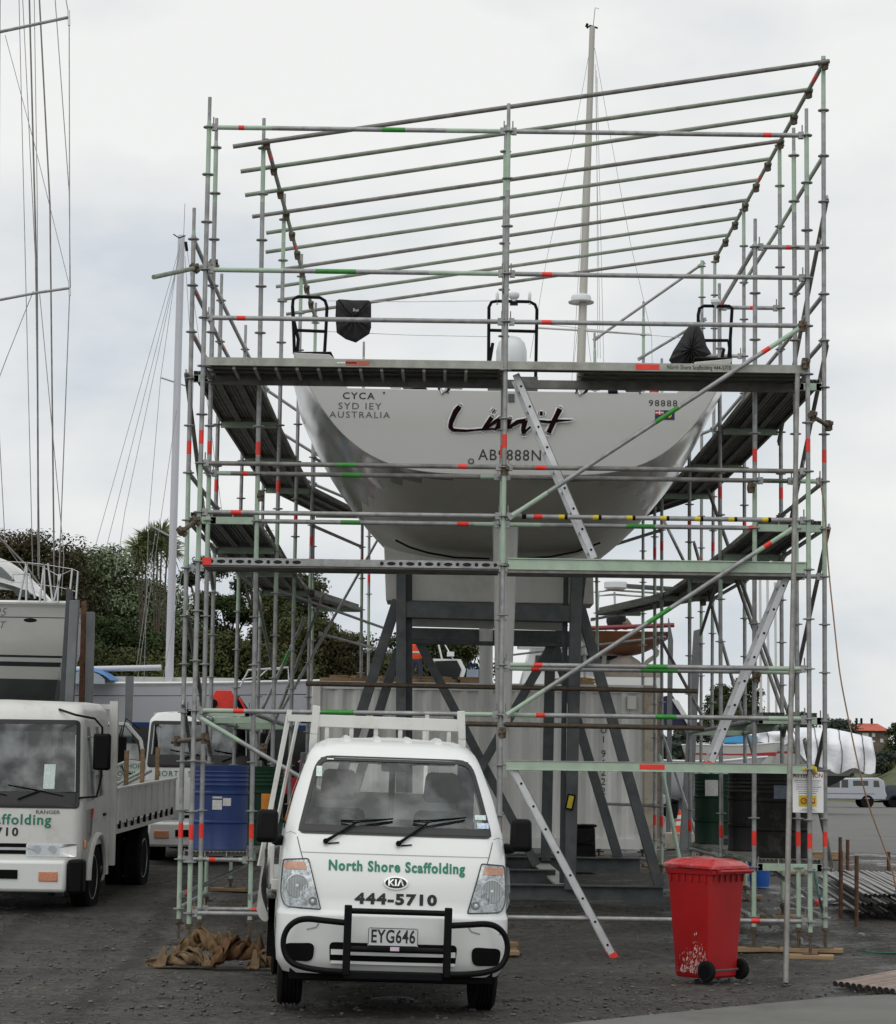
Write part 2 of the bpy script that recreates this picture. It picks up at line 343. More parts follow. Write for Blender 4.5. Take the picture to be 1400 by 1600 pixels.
# ================================================================ SCAFFOLD
YA, YB = 22.5, 23.25; BAY = 3.07; Y1 = YB; Y2 = Y1 + BAY; Y3 = Y2 + BAY; Y4 = Y3 + BAY
def zk(k): return .304 + .5 * k
def zpy(px, py, Y): return at(px, py, Y).z
scaf = empty('scaffold', (0, YA, 0), 'tall green and grey ring-lock tube scaffold with decks standing around the white yacht', 'scaffold')
G, GD, PL, RD = M['galv'], M['galvd'], M['pale'], M['red']
STD = {}
def standard(key, top, bot, Y, base='jack', kmin=0, kmax=None, board=True, pal=1, ztopgreen=None, off=0.0, spig=True):
    a = at(top[0], top[1], Y); b = at(bot[0], bot[1], Y)
    d = (a - b) / (a.z - b.z)
    def P(z): return b + d * (z - b.z)
    STD[key] = P
    zg = gz(Y) + .0; zt = a.z; zb = max(zg + .18, .2 + off * 0)
    zb = min(zb, .304 - .05) if zg < .1 else zg + .16
    mb = MB(); r = .0242
    zs = zt - (.30 if spig else 0)
    H = zs - zb; bands = []
    def bd(z0, z1, m, er=0):
        t0, t1 = (z0 - zb) / H, (z1 - zb) / H
        if t1 > 0 and t0 < 1: bands.append((max(0, t0), min(1, t1), m, er))
    if pal:
        bd(zb, .304 + .5 + random.uniform(-.05, .05), PL); bd(3.8, 4.78, PL, .0004)
        if zs > 7.4: bd(zs - .62, zs, PL)
        bd(5.0, 5.14, RD, .001); bd(1.02, 1.17, RD, .001)
    mb.tube([P(zb), P(zs)], r, G if pal else GD, 10, bands=bands)
    if spig: mb.tube([P(zs - .01), P(zs + .05)], .024, PL, 8, r2=.019); mb.tube([P(zs + .05), P(zt)], .019, G, 8)
    mb.tube([P(3.82), P(3.93)], .0262, PL, 8)
    k = 0
    while zk(k) < zs + .02:
        if zk(k) > zb:
            c = P(zk(k)); mb.tube([c - d * .005, c + d * .005], .061, G, 10)
            mb.tube([c - d * .012, c + d * .012], .031, G, 8)
        k += 1
    s = mb.build('standard', scaf, world=True)
    if base == 'jack':
        mb = MB(); p = P(zb); q = Vector((p.x, p.y, zg + .045))
        mb.tube([p + Vector((0, 0, .1)), q], .0165, M['bronze'], 8); mb.tube([p - Vector((0, 0, .035)), p], .036, M['bronze'], 8); mb.box(p - Vector((0, 0, .05)), (.16, .022, .02), M['bronze'], rot=(0, 0, random.uniform(0, 3)))
        mb.box(q + Vector((0, 0, .003)), (.15, .15, .008), M['bronze'])
        j = mb.build('base_jack', scaf, world=True); j.parent = s
        if board:
            w = MB(); w.box((0, 0, 0), (random.uniform(.34, .5), .22, .042), M['wood'])
            bo = w.build('sole_board', origin=(0, 0, 0), bevel=.004); bo.location = (p.x, p.y, zg + .021); bo.rotation_euler.z = random.uniform(-.25, .25)
            boards.append((key, bo))
    return s
boards = []
standard('AL', (328, 152), (295.5, 1430), YA, board=False); standard('AC', (795, 162), (779, 1430), YA); standard('AR', (1260, 170), (1266, 1441), YA)
standard('BL', (338.5, 185), (312, 1420), YB, board=False); standard('BC', (790.5, 196), (778, 1400), YB, board=False); standard('BR', (1240, 200), (1248, 1455), YB)
standard('O1L', (303.5, 325), (280, 1404), Y1, board=False); standard('I1L', (412.5, 185), (391, 1400), Y1, board=False)
standard('O1R', (1286.5, 88), (1289.5, 1430), Y1, spig=False); standard('I1R', (1180, 342), (1178, 1440), Y1)
standard('O2L', (346.5, 428), (322, 1388), Y2); standard('I2L', (444.5, 303), (422, 1360), Y2)
standard('O2R', (1218, 225), (1223, 1380), Y2, spig=False); standard('I2R', (1124, 443), (1127, 1370), Y2)
standard('O3L', (384, 508), (361, 1350), Y3); standard('I3L', (471.5, 397), (450, 1340), Y3)
standard('O3R', (1162, 312), (1164.5, 1350), Y3, spig=False); standard('I3R', (1077, 590), (1078, 1340), Y3)
standard('O4L', (416, 570), (398, 1320), Y4, board=False); standard('I4L', (493.5, 473), (477, 1320), Y4, board=False)
standard('O4R', (1117, 400), (1111, 1320), Y4, spig=False, board=False); standard('I4R', (1034, 560), (1034, 1320), Y4, board=False)
Y5, Y6 = 35.5, 38.55
standard('O5L', (492, 620), (484, 1300), Y5, board=False); standard('I5L', (568.5, 534), (562, 1300), Y5, board=False)
standard('O5R', (1005.5, 471), (1004, 1300), Y5, board=False); standard('I5R', (929, 520), (936, 1340), Y5, board=False, kmax=9)
standard('X5R', (1097, 407), (1095, 1300), 34.9, spig=False, board=False); standard('X4R', (1023, 600), (1023, 1330), 33.4, board=False)
standard('X6L', (578, 640), (574, 1290), Y6, board=False); standard('X7R', (912, 640), (915, 1290), Y6, board=False)
def ledger(p, q, name='ledger', r=.0242, m=None, tapes=(), heads=True, green=(.0, .12), wedge=True):
    p = Vector(p); q = Vector(q); d = (q - p).normalized(); mb = MB(); bands = []
    m = m or G
    if green: bands += [(green[0], green[1], PL), (1 - green[1], 1, PL)]
    for t0, t1, c in tapes: bands.append((t0, t1, M[c], .0012))
    bands = bands[::-1][::-1]
    off = .05 if heads else 0
    mb.tube([p + d * off, q - d * off], r, m, 10, bands=bands)
    if heads:
        for e, s_ in ((p, 1), (q, -1)):
            mb.beam(e + d * s_ * .03, e + d * s_ * .085, .05, .07, G)
            if wedge: mb.box(e + d * s_ * .045 + Vector((0, 0, .035)), (.012, .012, .15), M['galvd'])
    return mb.build(name, scaf, world=True)
def lk(a, b, k, **kw): return ledger(STD[a](zk(k)), STD[b](zk(k)), **kw)
# front ledgers, left and right bay
lk('AL', 'AC', 16, tapes=[(.085, .105, 'red'), (.58, .66, 'green')], green=(0, .2)); lk('AC', 'AR', 16, tapes=[(.865, .895, 'red')], green=None)
lk('AL', 'AC', 13, tapes=[(.36, .5, 'green')], green=(0, .25)); lk('AC', 'AR', 13, tapes=[(.105, .14, 'red')], green=None)
lk('AL', 'AC', 12, tapes=[(.095, .125, 'red')], green=None); lk('AC', 'AR', 12, tapes=[(.105, .14, 'red')], green=None)
lk('AL', 'AC', 9, tapes=[(.45, .51, 'green'), (.86, .89, 'red')], green=None, m=GD); lk('AC', 'AR', 9, tapes=[(.09, .125, 'red')], green=None, m=GD)
lk('BL', 'BC', 9, tapes=[(.45, .52, 'green'), (.1, .12, 'red')], m=GD, green=(0, .06)); lk('BC', 'BR', 9, green=None, m=GD)
lk('AL', 'AC', 8, tapes=[(.09, .125, 'red')], green=None)
lk('AC', 'AR', 8, tapes=[(.085, .115, 'red'), (.045, .06, 'black')] + [(.17 + .115 * i, .19 + .115 * i, 'yellow') for i in range(7)] + [(.19 + .115 * i, .2 + .115 * i, 'black') for i in range(7)], green=None)
lk('BL', 'BC', 8, tapes=[(.45, .52, 'green'), (.86, .9, 'red')], green=(0, .08)); lk('BC', 'BR', 8, tapes=[(.42, .52, 'green'), (.85, .88, 'red')])
lk('AC', 'AR', 5, tapes=[(.09, .12, 'red'), (.47, .54, 'green')]); lk('BC', 'BR', 5, tapes=[(.09, .12, 'red'), (.47, .6, 'green')])
lk('AL', 'AC', 4, tapes=[(.115, .15, 'red'), (.41, .52, 'green')]); lk('AC', 'AR', 4, tapes=[(.1, .13, 'red'), (.5, .57, 'green')])
lk('BL', 'BC', 0, tapes=[(.15, .18, 'red')], green=None); lk('AL', 'AC', 0, green=None)
lk('AC', 'AR', 0, green=None, tapes=[(.82, .85, 'red')])
lk('O1L', 'I1L', 4, tapes=[(.4, .5, 'red')], green=(0, .3)); lk('O1L', 'I1L', 1, tapes=[(.4, .5, 'red')]); lk('O2L', 'I2L', 1); lk('O1R', 'I1R', 1); lk('O1R', 'I1R', 4, green=(0, .5))
for k in (9, 11): lk('O1R', 'I1R', k, green=(0, .5))
lk('I1R', 'O1R', 14, tapes=[(.44, .52, 'red')], green=None); lk('I2R', 'O2R', 14, green=None, tapes=[(.5, .58, 'red')]); lk('I3R', 'O3R', 14, green=None)
for a, b in (('AL', 'BL'), ('AR', 'BR'), ('AC', 'BC')):
    for k in (4, 9, 11, 13): lk(a, b, k, green=None)
for a, b in (('BL', 'O1L'), ('BR', 'O1R')):
    for k in (7, 11): lk(a, b, k, green=None, wedge=False)
# side rails, receding
rows = {'L': ['O1L', 'O2L', 'O3L', 'O4L', 'O5L'], 'R': ['O1R', 'O2R', 'O3R', 'O4R']}
for k in (12, 13, 14):
    for a, b in zip(rows['L'], rows['L'][1:]): lk(a, b, k if b != 'O5L' else k, green=None, tapes=[(.1, .13, 'red')] if k != 14 else (), wedge=False)
for k in (12, 13):
    for a, b in zip(rows['R'], rows['R'][1:]): lk(a, b, k, green=None, wedge=False)
for a, b in zip(rows['R'][:2], rows['R'][1:3]): lk(a, b, 16, green=(0, .25), wedge=False)
lk('I1R', 'I2R', 14, green=None, tapes=[(.9, .94, 'red')])
for k in (9,):
    for r_ in ('L', 'R'):
        for a, b in zip(rows[r_][:4], rows[r_][1:4]): lk(a, b, k - 1 + 1, green=None, wedge=False)
for k in (0, 4, 8):
    for a, b in (('O1L', 'O2L'), ('O2L', 'O3L'), ('O3L', 'O4L'), ('I1L', 'I2L'), ('I2L', 'I3L'), ('O1R', 'O2R'), ('O2R', 'O3R'), ('O3R', 'O4R'), ('I1R', 'I2R'), ('I2R', 'I3R')):
        if k == 0 and '3' in b + a and '4' in b: continue
        if k == 8 and a[0] == 'I': continue
        lk(a, b, k if not (k == 0 and b[1] == '3') else 1, green=(0, .1), wedge=False)
for a, b in (('I4L', 'I5L'), ('I4R', 'I5R')):
    for k in (8, 10, 12): lk(a, b, k, green=None, wedge=False)
lk('O5L', 'X6L', 12, green=None); lk('O5L', 'X6L', 13, green=None); lk('I5R', 'X7R', 12, green=None); lk('O5R', 'I5R', 14, green=None); lk('I5R', 'O5R', 11, green=None)
lk('O4R', 'O5R', 13, green=None); lk('O4R', 'O5R', 12, green=None); lk('I4R', 'O5R', 2, green=None); lk('X4R', 'I5R', 2, green=None)
# ---- cross beams under the decks
def transom(a, b, k, m=None, h=.075):
    mb = MB(); p, q = STD[a](zk(k)), STD[b](zk(k)); d = (q - p).normalized()
    mb.beam(p + d * .035, q - d * .035, .05, h, m or PL); return mb.build('transom', scaf, world=True, bevel=.004)
for side in 'LR':
    for i in (1, 2, 3, 4): transom('O%d%s' % (i, side), 'I%d%s' % (i, side), 11); transom('O%d%s' % (i, side), 'I%d%s' % (i, side), 8)
    for i in (1, 2, 3): transom('O%d%s' % (i, side), 'I%d%s' % (i, side), 4)
    transom('O5' + side, 'I5' + side, 11); transom('O5' + side, 'I5' + side, 8)
transom('O2R', 'I2R', 1); transom('O3R', 'I3R', 1); transom('I1R', 'O1R', 1)
# ---- decks of steel planks
M['plank_side'] = mat('plank_edge', (.33, .34, .3), .5, .4, .2, 6, dirt=(.17, .16, .12), dscale=5, damt=.7)
M['hole'] = mat('punched_hole', (.01, .01, .01), .9)
def plank(a, b, up=.0, w=.225, m=None, holes=True):
    m = m or M['plankd']; a = Vector(a); b = Vector(b); d = (b - a).normalized(); sd = d.cross(Vector((0, 0, 1))).normalized(); L_ = (b - a).length
    mb = MB(); z = Vector((0, 0, 1))
    mb.beam(a + z * .052, b + z * .052, w, .004, m)
    for s_ in (-1, 1):
        mb.beam(a + sd * s_ * (w / 2 - .003) + z * .026, b + sd * s_ * (w / 2 - .003) + z * .026, .006, .048, M['plank_side'])
        mb.beam(a + sd * s_ * (w / 2 - .018), b + sd * s_ * (w / 2 - .018), .03, .004, m)
    for j in (-.06, -.02, .02, .06): mb.beam(a + sd * j + z * .044, b + sd * j + z * .044, .016, .012, m)
    for t in (.02, .98): mb.beam(a.lerp(b, t) - sd * w / 2 * .96 + z * .027, a.lerp(b, t) + sd * w / 2 * .96 + z * .027, .02, .044, m)
    if holes:
        n = int(L_ / .09)
        for i in range(2, n - 1):
            if (i // 6) % 2: continue
            c = a + d * (i * .09)
            for s_ in (-1, 1):
                mb.box(c + sd * s_ * (w / 2 + .0005) + z * .02, (.0022, .0022, .016) if abs(d.y) < .5 else (.002, .03, .016), M['hole'])
    return mb.build('deck_plank', scaf, world=True)
def deck(o0, i0, o1, i1, k, n=3, dz=.03):
    O0, I0, O1, I1 = [STD[q](zk(k)) for q in (o0, i0, o1, i1)]
    for j in range(n):
        t = (j + .5) / n * .92 + .04
        plank(O0.lerp(I0, t) + Vector((0, 0, dz)), O1.lerp(I1, t) + Vector((0, 0, dz)), w=min(.235, (O0 - I0).length * .92 / n))
for side in 'LR':
    for i in (1, 2, 3): deck('O%d%s' % (i, side), 'I%d%s' % (i, side), 'O%d%s' % (i + 1, side), 'I%d%s' % (i + 1, side), 11)
    for i in (1, 2, 3): deck('O%d%s' % (i, side), 'I%d%s' % (i, side), 'O%d%s' % (i + 1, side), 'I%d%s' % (i + 1, side), 8)
    deck('O4' + side, 'I4' + side, 'O5' + side, 'I5' + side, 11); deck('O4' + side, 'I4' + side, 'O5' + side, 'I5' + side, 8)
deck('O1L', 'I1L', 'O2L', 'I2L', 1); deck('O2R', 'I2R', 'O3R', 'I3R', 1); deck('O1R', 'I1R', 'O2R', 'I2R', 1); deck('O1R', 'I1R', 'O2R', 'I2R', 4, 2)
# side deck toe edge (long bright side of the inner plank)
# ---- front deck, level 11: left bay full, right bay with a hatch gap for the ladder
def fplank(a, b, k, j, t0=0, t1=1, dz=.03):
    p = STD['A' + a](zk(k)); q = STD['A' + b](zk(k)); y = YA + .14 + j * .235
    p = Vector((p.x, y, p.z + dz)); q = Vector((q.x, y, q.z + dz)); plank(p.lerp(q, t0), p.lerp(q, t1), holes=False)
for j in range(3): fplank('L', 'C', 11, j)
fplank('C', 'R', 11, 0, .0, 1)
for j in (1, 2): fplank('C', 'R', 11, j, .25, 1)
mb = MB()
for a, b in (('L', 'C'), ('C', 'R')):
    p = STD['A' + a](zk(11)); q = STD['A' + b](zk(11)); v = Vector((0, .012, .05))
    mb.beam(p + v, q + v, .035, .085, M['plank_side'])
mb.build('edge_beam', scaf, world=True, bevel=.003)
mb = MB()
for a, b in (('L', 'C'), ('C', 'R')):
    p = STD['B' + a](zk(11)); q = STD['B' + b](zk(11)); mb.beam(p + Vector((0, -.04, -.02)), q + Vector((0, -.04, -.02)), .05, .09, M['plankd'])
p = STD['AL'](zk(11)); q = STD['AC'](zk(11))
for i in range(12):
    t = .1 + i * .07; c = p.lerp(q, t); mb.beam(c + Vector((0, .05, -.005)), c + Vector((0, .7, -.005)), .03, .03, M['plank_side'])
mb.build('deck_bearer', scaf, world=True)
# name and red label on the front edge
mb = MB(); p = STD['AC'](zk(11)); q = STD['AR'](zk(11)); fy = -.0085
def ed(t, w, h, m, P_, Q_): c = P_.lerp(Q_, t) + Vector((0, -.0075, .05)); mb.box(c, (w, .003, h), m)
ed(.47, .24, .055, M['red'], p, q); c = p.lerp(q, .535)
ink = mat('sign_ink', (.03, .03, .03), .6)
writing(mb, 'North Shore Scaffolding 444-5710', .062, lambda x, y: c + Vector((x, fy, .05 + y)), ink, bold=.012, align='LEFT', sx=.72, space=1.05)
ed(.475 + .0, .2, .012, M['white'], STD['AL'](zk(11)) , STD['AC'](zk(11))); ed(.51, .24, .05, mat('faded_red', (.42, .1, .07), .6), STD['AL'](zk(11)), STD['AC'](zk(11)))
mb.build('maker_label', scaf, world=True)
# ---- level 7 beams: punched steel beam left, pale green box beam right; pale green beam at level 3
mb = MB(); p = STD['AL'](zk(7)); q = STD['AC'](zk(7)); z = Vector((0, 0, 1))
mb.beam(p + Vector((.05, 0, -.0)), q + Vector((-.04, 0, 0)), .05, .075, G); mb.beam(p + Vector((.05, .2, -.045)), q + Vector((-.04, .2, -.045)), .42, .02, M['plankd'])
mb.beam(p + Vector((.05, .42, -.02)), q + Vector((-.04, .42, -.02)), .03, .09, M['plankd'])
for i in range(32):
    t = .045 + i * .031
    if i in (10, 11, 12, 13, 14, 15, 16, 17): continue
    c = p.lerp(q, t) + Vector((0, -.0265, 0)); w = .05 if i % 2 else .022
    mb.tube([c, c + Vector((0, .003, 0))], .02, M['hole'], 12) if not i % 2 else mb.prism([c + Vector((w * math.cos(a) * .9, 0, .019 * math.sin(a))) for a in [j * math.pi / 8 for j in range(16)]], (0, .003, 0), M['hole'])
mb.box(p + Vector((.09, -.001, 0)), (.09, .054, .077), M['red'])
mb.build('punched_beam', scaf, world=True, bevel=.002)
mb = MB(); p = STD['AC'](zk(7)); q = STD['AR'](zk(7))
mb.beam(p + Vector((.05, 0, .01)), q + Vector((-.03, 0, .01)), .045, .105, PL); mb.beam(p + Vector((.05, 0, .069)), q + Vector((-.03, 0, .069)), .07, .012, PL); mb.beam(p + Vector((.05, .2, -.06)), q + Vector((-.03, .2, -.06)), .42, .03, GD)
mb.build('deck_beam', scaf, world=True, bevel=.003)
mb = MB(); p = STD['AC'](zk(3)); q = STD['AR'](zk(3))
mb.beam(p + Vector((.05, 0, 0)), q + Vector((-.03, 0, 0)), .045, .08, PL); mb.beam(p + Vector((.05, 0, .044)), q + Vector((-.03, 0, .044)), .06, .01, M['plank_side']); mb.beam(p + Vector((.05, 0, -.044)), q + Vector((-.03, 0, -.044)), .06, .01, PL)
c = p.lerp(q, .49); mb.box(c + Vector((0, -.0245, 0)), (.25, .004, .05), M['red']); mb.build('deck_beam', scaf, world=True, bevel=.002)
# ---- braces and loose tubes, each end at its own distance
def brace(a, Ya, b, Yb, m=None, tapes=(), name='brace', r=.0242, green=None, couple=(), heads=True):
    p = at(a[0], a[1], Ya); q = at(b[0], b[1], Yb); mb = MB(); bands = []
    if green: bands += [(0, green, PL), (1 - green, 1, PL)]
    for t0, t1, c in tapes: bands.append((t0, t1, M[c], .0012))
    mb.tube([p, q], r, m or G, 10, bands=bands)
    if heads:
        d = (q - p).normalized()
        for e_, s_ in ((p, 1), (q, -1)): mb.beam(e_ - d * s_ * .04, e_ + d * s_ * .09, .02, .055, G)
    o = mb.build(name, scaf, world=True)
    for t in couple: coupler(p.lerp(q, t), q - p)
    return p, q
def coupler(c, d=(1, 0, 0)):
    mb = MB(); d = Vector(d).normalized(); mb.tube([c - d * .035, c + d * .035], .036, M['bronze'], 8); sd = d.cross(Vector((0, 1, 0)));
    sd = sd.normalized() if sd.length > .1 else Vector((1, 0, 0))
    mb.tube([c - sd * .055, c + sd * .055], .033, M['bronze'], 8); mb.box(c + Vector((.03, -.04, .02)), (.03, .05, .035), M['bronze'])
    mb.tube([c + Vector((.035, -.02, -.05)), c + Vector((.035, -.02, .045))], .008, M['bronze'], 6)
    return mb.build('coupler', scaf, world=True)
YF = YA - .07
brace((800, 806), YF, (1254, 510), YF, tapes=[(.49, .57, 'green'), (.86, .885, 'red')], green=.12)
brace((792, 1117), YF, (1238, 826), YF, tapes=[(.49, .57, 'green'), (.9, .925, 'red')], green=.13)
brace((313, 1122), YF, (776, 1396), YF, green=.13)
# raker leaning on the front, foot on the ground
p = at(1246, 583, YF - .06); q = atz(1227.5, 1537, .0); mb = MB(); mb.tube([p, q], .0242, GD, 10); mb.build('raker', scaf, world=True); 
# right outer braces
brace((1292, 312), Y1 + .05, (1217, 690), Y2, m=GD); brace((1292, 540), Y1 + .05, (1222, 880), Y2, m=GD); brace((1295, 825), Y1 + .05, (1224, 1150), Y2, m=GD); brace((1293, 1122), Y1 + .05, (1240, 1350), Y2, m=GD)
brace((1258, 1160), Y1, (1300, 1355), Y1 + .6, m=GD)
# left outer braces
brace((291, 584), Y1 - .05, (333, 920), Y2, m=GD); brace((293, 960), Y1 - .05, (329, 1180), Y2, m=GD); brace((286, 1100), Y1 - .05, (325, 1330), Y2, m=GD)
# braces across the side bays and raking legs seen through them
brace((394, 894), 25, (426, 1043), 27, m=M['galv'], r=.02); brace((411, 1106), 29, (475, 968), 32, tapes=[(.45, .6, 'green')], r=.022); brace((415, 1165), Y3, (505, 930), Y4, m=GD, r=.022)
brace((415, 820), Y2, (470, 915), Y3, m=GD); brace((330, 852), Y2, (400, 920), Y3, r=.02); brace((500, 990), Y4, (620, 1022), Y5 + 1.5, r=.02); brace((436, 923), Y3, (610, 985), Y5, r=.02)
brace((440, 1110), Y3, (620, 790), Y5 + 2, m=G, r=.02, tapes=[(.6, .66, 'green')])
brace((1108, 770), Y3, (1232, 1115), Y2, m=M['galvd']); brace((1150, 905), Y3, (1262, 1225), Y2, m=M['galvd']); brace((1085, 850), Y4, (1180, 1190), Y3, m=GD); brace((1038, 815), Y5, (1075, 890), Y4, m=GD)
brace((1033, 1000), Y4, (1098, 1120), Y4 - 1, m=GD); brace((1036, 1150), Y4, (1096, 1330), Y3, r=.022); brace((1030, 1180), Y4, (1062, 1345), Y4 - 1, m=PL, r=.03); brace((1095, 990), Y4, (1135, 865), Y3, m=GD)
brace((930, 530), Y5, (1098, 412), 34.9, m=G, r=.022); brace((1000, 560), Y5, (1100, 500), 34.9, r=.022); 
brace((960, 950), Y5, (1110, 905), Y4, r=.022, m=GD); brace((925, 968), Y5 + 1, (1100, 935), Y4, r=.022, m=GD)
brace((1165, 1330), Y2 + .2, (1290, 1420), Y1, tapes=[(.9, .95, 'red')]); brace((1160, 1395), Y2, (1252, 1470), Y1, m=GD)
brace((284, 1398), Y1, (392, 1350), Y2, tapes=[(.03, .1, 'red')]); brace((392, 1400), Y1, (440, 1375), Y1 + .6, m=GD)
brace((935, 1342), Y5 - 1, (1020, 1342), Y5 - 1.6, tapes=[(.5, .62, 'red')]); brace((938, 1345), Y5 - 1, (1050, 1368), Y5 - 2.5)
brace((795, 1024), Y6, (1040, 995), Y6 - 1, m=G, r=.018, heads=False)
# clamp tubes poking out
for a, Ya, b, Yb in (((240, 433), YA - .5, (337, 412), YB + .1), ((281, 833), YA - .3, (309, 812), YA - .06), ((270, 1159), YB - .1, (325, 1153), YA - .06), ((1265, 648), YA - .06, (1297, 667), YB - .08)):
    p, q = brace(a, Ya, b, Yb, m=M['bronze'] if a[0] != 240 else M['paled'], name='clamp_tube', heads=False, couple=(.12, .9) if a[0] != 240 else (.65, .97))
for x, y, Y in ((1173, 762, Y1 - .1), (1098, 940, Y3), (1181, 1058, Y1 - .1), (1100, 1230, Y4), (487, 928, Y4), (407, 775, Y1), (411, 1170, Y1), (1253, 510, YF), (1258, 568, YA - .05), (788, 735, YA), (784, 1145, YA)): coupler(at(x, y, Y))
# ---- sloping roof frame: two rafters and ten purlins
ra = ((416.5, 222), (492, 496)); rb = ((1287, 98), (1119, 402))
pa, pb = at(*ra[0], Y1 - .05), at(*ra[1], Y4); qa, qb = at(*rb[0], Y1 - .05), at(*rb[1], Y4)
for (a, b) in ((pa, pb), (qa, qb)):
    mb = MB(); mb.tube([a, b], .0242, M['paled'], 10, bands=[(.04, .07, RD, .001), (.5, .52, RD, .001)]); mb.build('rafter', scaf, world=True)
LE = [(364, 229), (376, 268), (383, 305), (394, 338.6), (416, 364), (415, 394), (440, 421), (431, 448), (434, 469), (447, 491)]
RE = [(1296, 95.5), (1264, 140), (1242, 178), (1221, 220), (1205, 248), (1186, 281), (1171, 312), (1155, 340), (1141, 366.5), (1125, 394)]
for i in range(10):
    y = Y1 - .08 + (Y4 - Y1) * i / 9 - .04; mb = MB(); a = at(*LE[i], y); b = at(*RE[i], y)
    mm = M['paled'] if i % 3 else M['galvd']; mb.tube([a, b], .0245, mm, 10); mb.build('purlin', scaf, world=True)
    for A_, B_ in ((pa, pb), (qa, qb)):
        c = A_.lerp(B_, i / 9); coupler(c + Vector((0, -.02, -.03)), b - a)
# cradle-height cross tubes behind the front bay
for y_, Y, a, b in ((1072, 27.2, 478, 1090), (1130, 25.5, 470, 1100)):
    mb = MB(); mb.tube([at(a, y_ - 4, Y), at(b, y_ + 8, Y)], .03, M['bronze'], 10); mb.build('cross_tube', scaf, world=True)
# ---- labels of sole boards
side = {'AL': 'left front corner, behind the sacks', 'AR': 'right front corner, nearest of all', 'AC': 'front middle', 'BL': 'second left front upright', 'BR': 'second right front upright beside the leaning tube', 'O1L': 'outer left front upright beside the truck tray', 'I1L': 'inner left upright beside the blue drum', 'O1R': 'far right front upright beside the green hose', 'I1R': 'upright just right of the red bin', 'O2L': 'second outer left upright under the blue drum', 'I2L': 'second inner left upright behind the pickup', 'O2R': 'second outer right upright behind the sign', 'I2R': 'second inner right upright behind the bin', 'O3L': 'third outer left upright behind the blue drum', 'I3L': 'third inner left upright behind the pickup', 'O3R': 'third outer right upright by the black drums', 'I3R': 'third inner right upright by the cradle leg'}
for k_, b_ in boards: tag(b_, 'timber sole board under the ' + side[k_], 'board', 'timber boards under the scaffold feet')
# ================================================================ THE YACHT ON ITS CRADLE
YT = 24.6; XC = at(801, 620, YT).x
yacht = empty('racing_yacht', (XC, YT + 6, gz(30)), 'big white racing yacht seen from its broad stern, on a cradle inside the scaffold', 'yacht')
M['gel'] = mat('transom_gelcoat', (.50, .50, .478), .22, 0, .02, 1.2, coat=.3)
M['silver'] = mat('polished_topsides', (.50, .50, .48), .17, .55, .05, 1, dirt=(.38, .37, .34), dscale=2.5, damt=.3)
M['bottom'] = mat('hull_bottom', (.56, .55, .49), .4, .0, .05, 1.1, dirt=(.36, .35, .31), dscale=1.2, damt=.7)
M['foil'] = mat('foil_white', (.50, .50, .47), .4, 0, .04, 1.5, dirt=(.38, .37, .33), dscale=2, damt=.5)
M['navy'] = mat('navy', (.01, .012, .06), .4); M['ink'] = ink; M['maroon'] = mat('maroon_black', (.012, .004, .006), .9, 0, .4, 30, spec=.05)
zb0 = at(801, 743, YT).z; zs0 = at(801, 556, YT).z; zbm = at(801, 866, 28).z
def lerp(a, b, t): return a + (b - a) * t
def tab(t, T):
    for (a, va), (b, vb) in zip(T, T[1:]):
        if t <= b: u = (t - a) / (b - a); u = max(0, u); return va + (vb - va) * (u * u * (3 - 2 * u) * .5 + u * .5)
    return T[-1][1]
LH = 18.4
def hull_pt(s, w, dn=0):
    y = YT + s * LH
    b = tab(s, [(0, 2.45), (.1, 2.58), (.28, 2.66), (.5, 2.45), (.75, 1.55), (.93, .45), (1, .03)])
    zs = tab(s, [(0, zs0), (.2, zs0 - .02), (.6, zs0 + .1), (1, zs0 + .45)])
    zb = tab(s, [(0, zb0), (.07, zb0 - .26), (.19, zbm), (.4, zbm - .1), (.7, zbm + .25), (.93, zb0 + .3), (1, zs0 - .3)])
    n = tab(s, [(0, 4.3), (.1, 3.6), (.3, 3.0), (.6, 2.4), (1, 1.3)])
    a = abs(w); u = 1 - (1 - a) ** 1.8
    return Vector((XC + math.copysign(b * u, w), y - .0, zb + (zs - zb) * u ** n))
mb = MB(); NU, NV = 44, 64
def hv_(u, v): return hull_pt(u ** 1.4, v * 2 - 1)
vs = [hv_(i / NU, j / NV) for i in range(NU + 1) for j in range(NV + 1)]
for i in range(NU):
    for j in range(NV):
        q = (i * (NV + 1) + j, (i + 1) * (NV + 1) + j, (i + 1) * (NV + 1) + j + 1, i * (NV + 1) + j + 1)
        zc = sum(vs[k].z for k in q) / 4; ya = vs[q[0]].y
        mm = M['silver'] if zc > zb0 - .02 + .0 * (ya - YT) else M['bottom']
        b0 = len(mb.v); mb.v += [vs[k] for k in q]; mb.f.append([b0, b0 + 1, b0 + 2, b0 + 3]); mb.mi.append(mb.idx(mm))
hull = mb.build('hull', yacht, world=True, sharp=60)
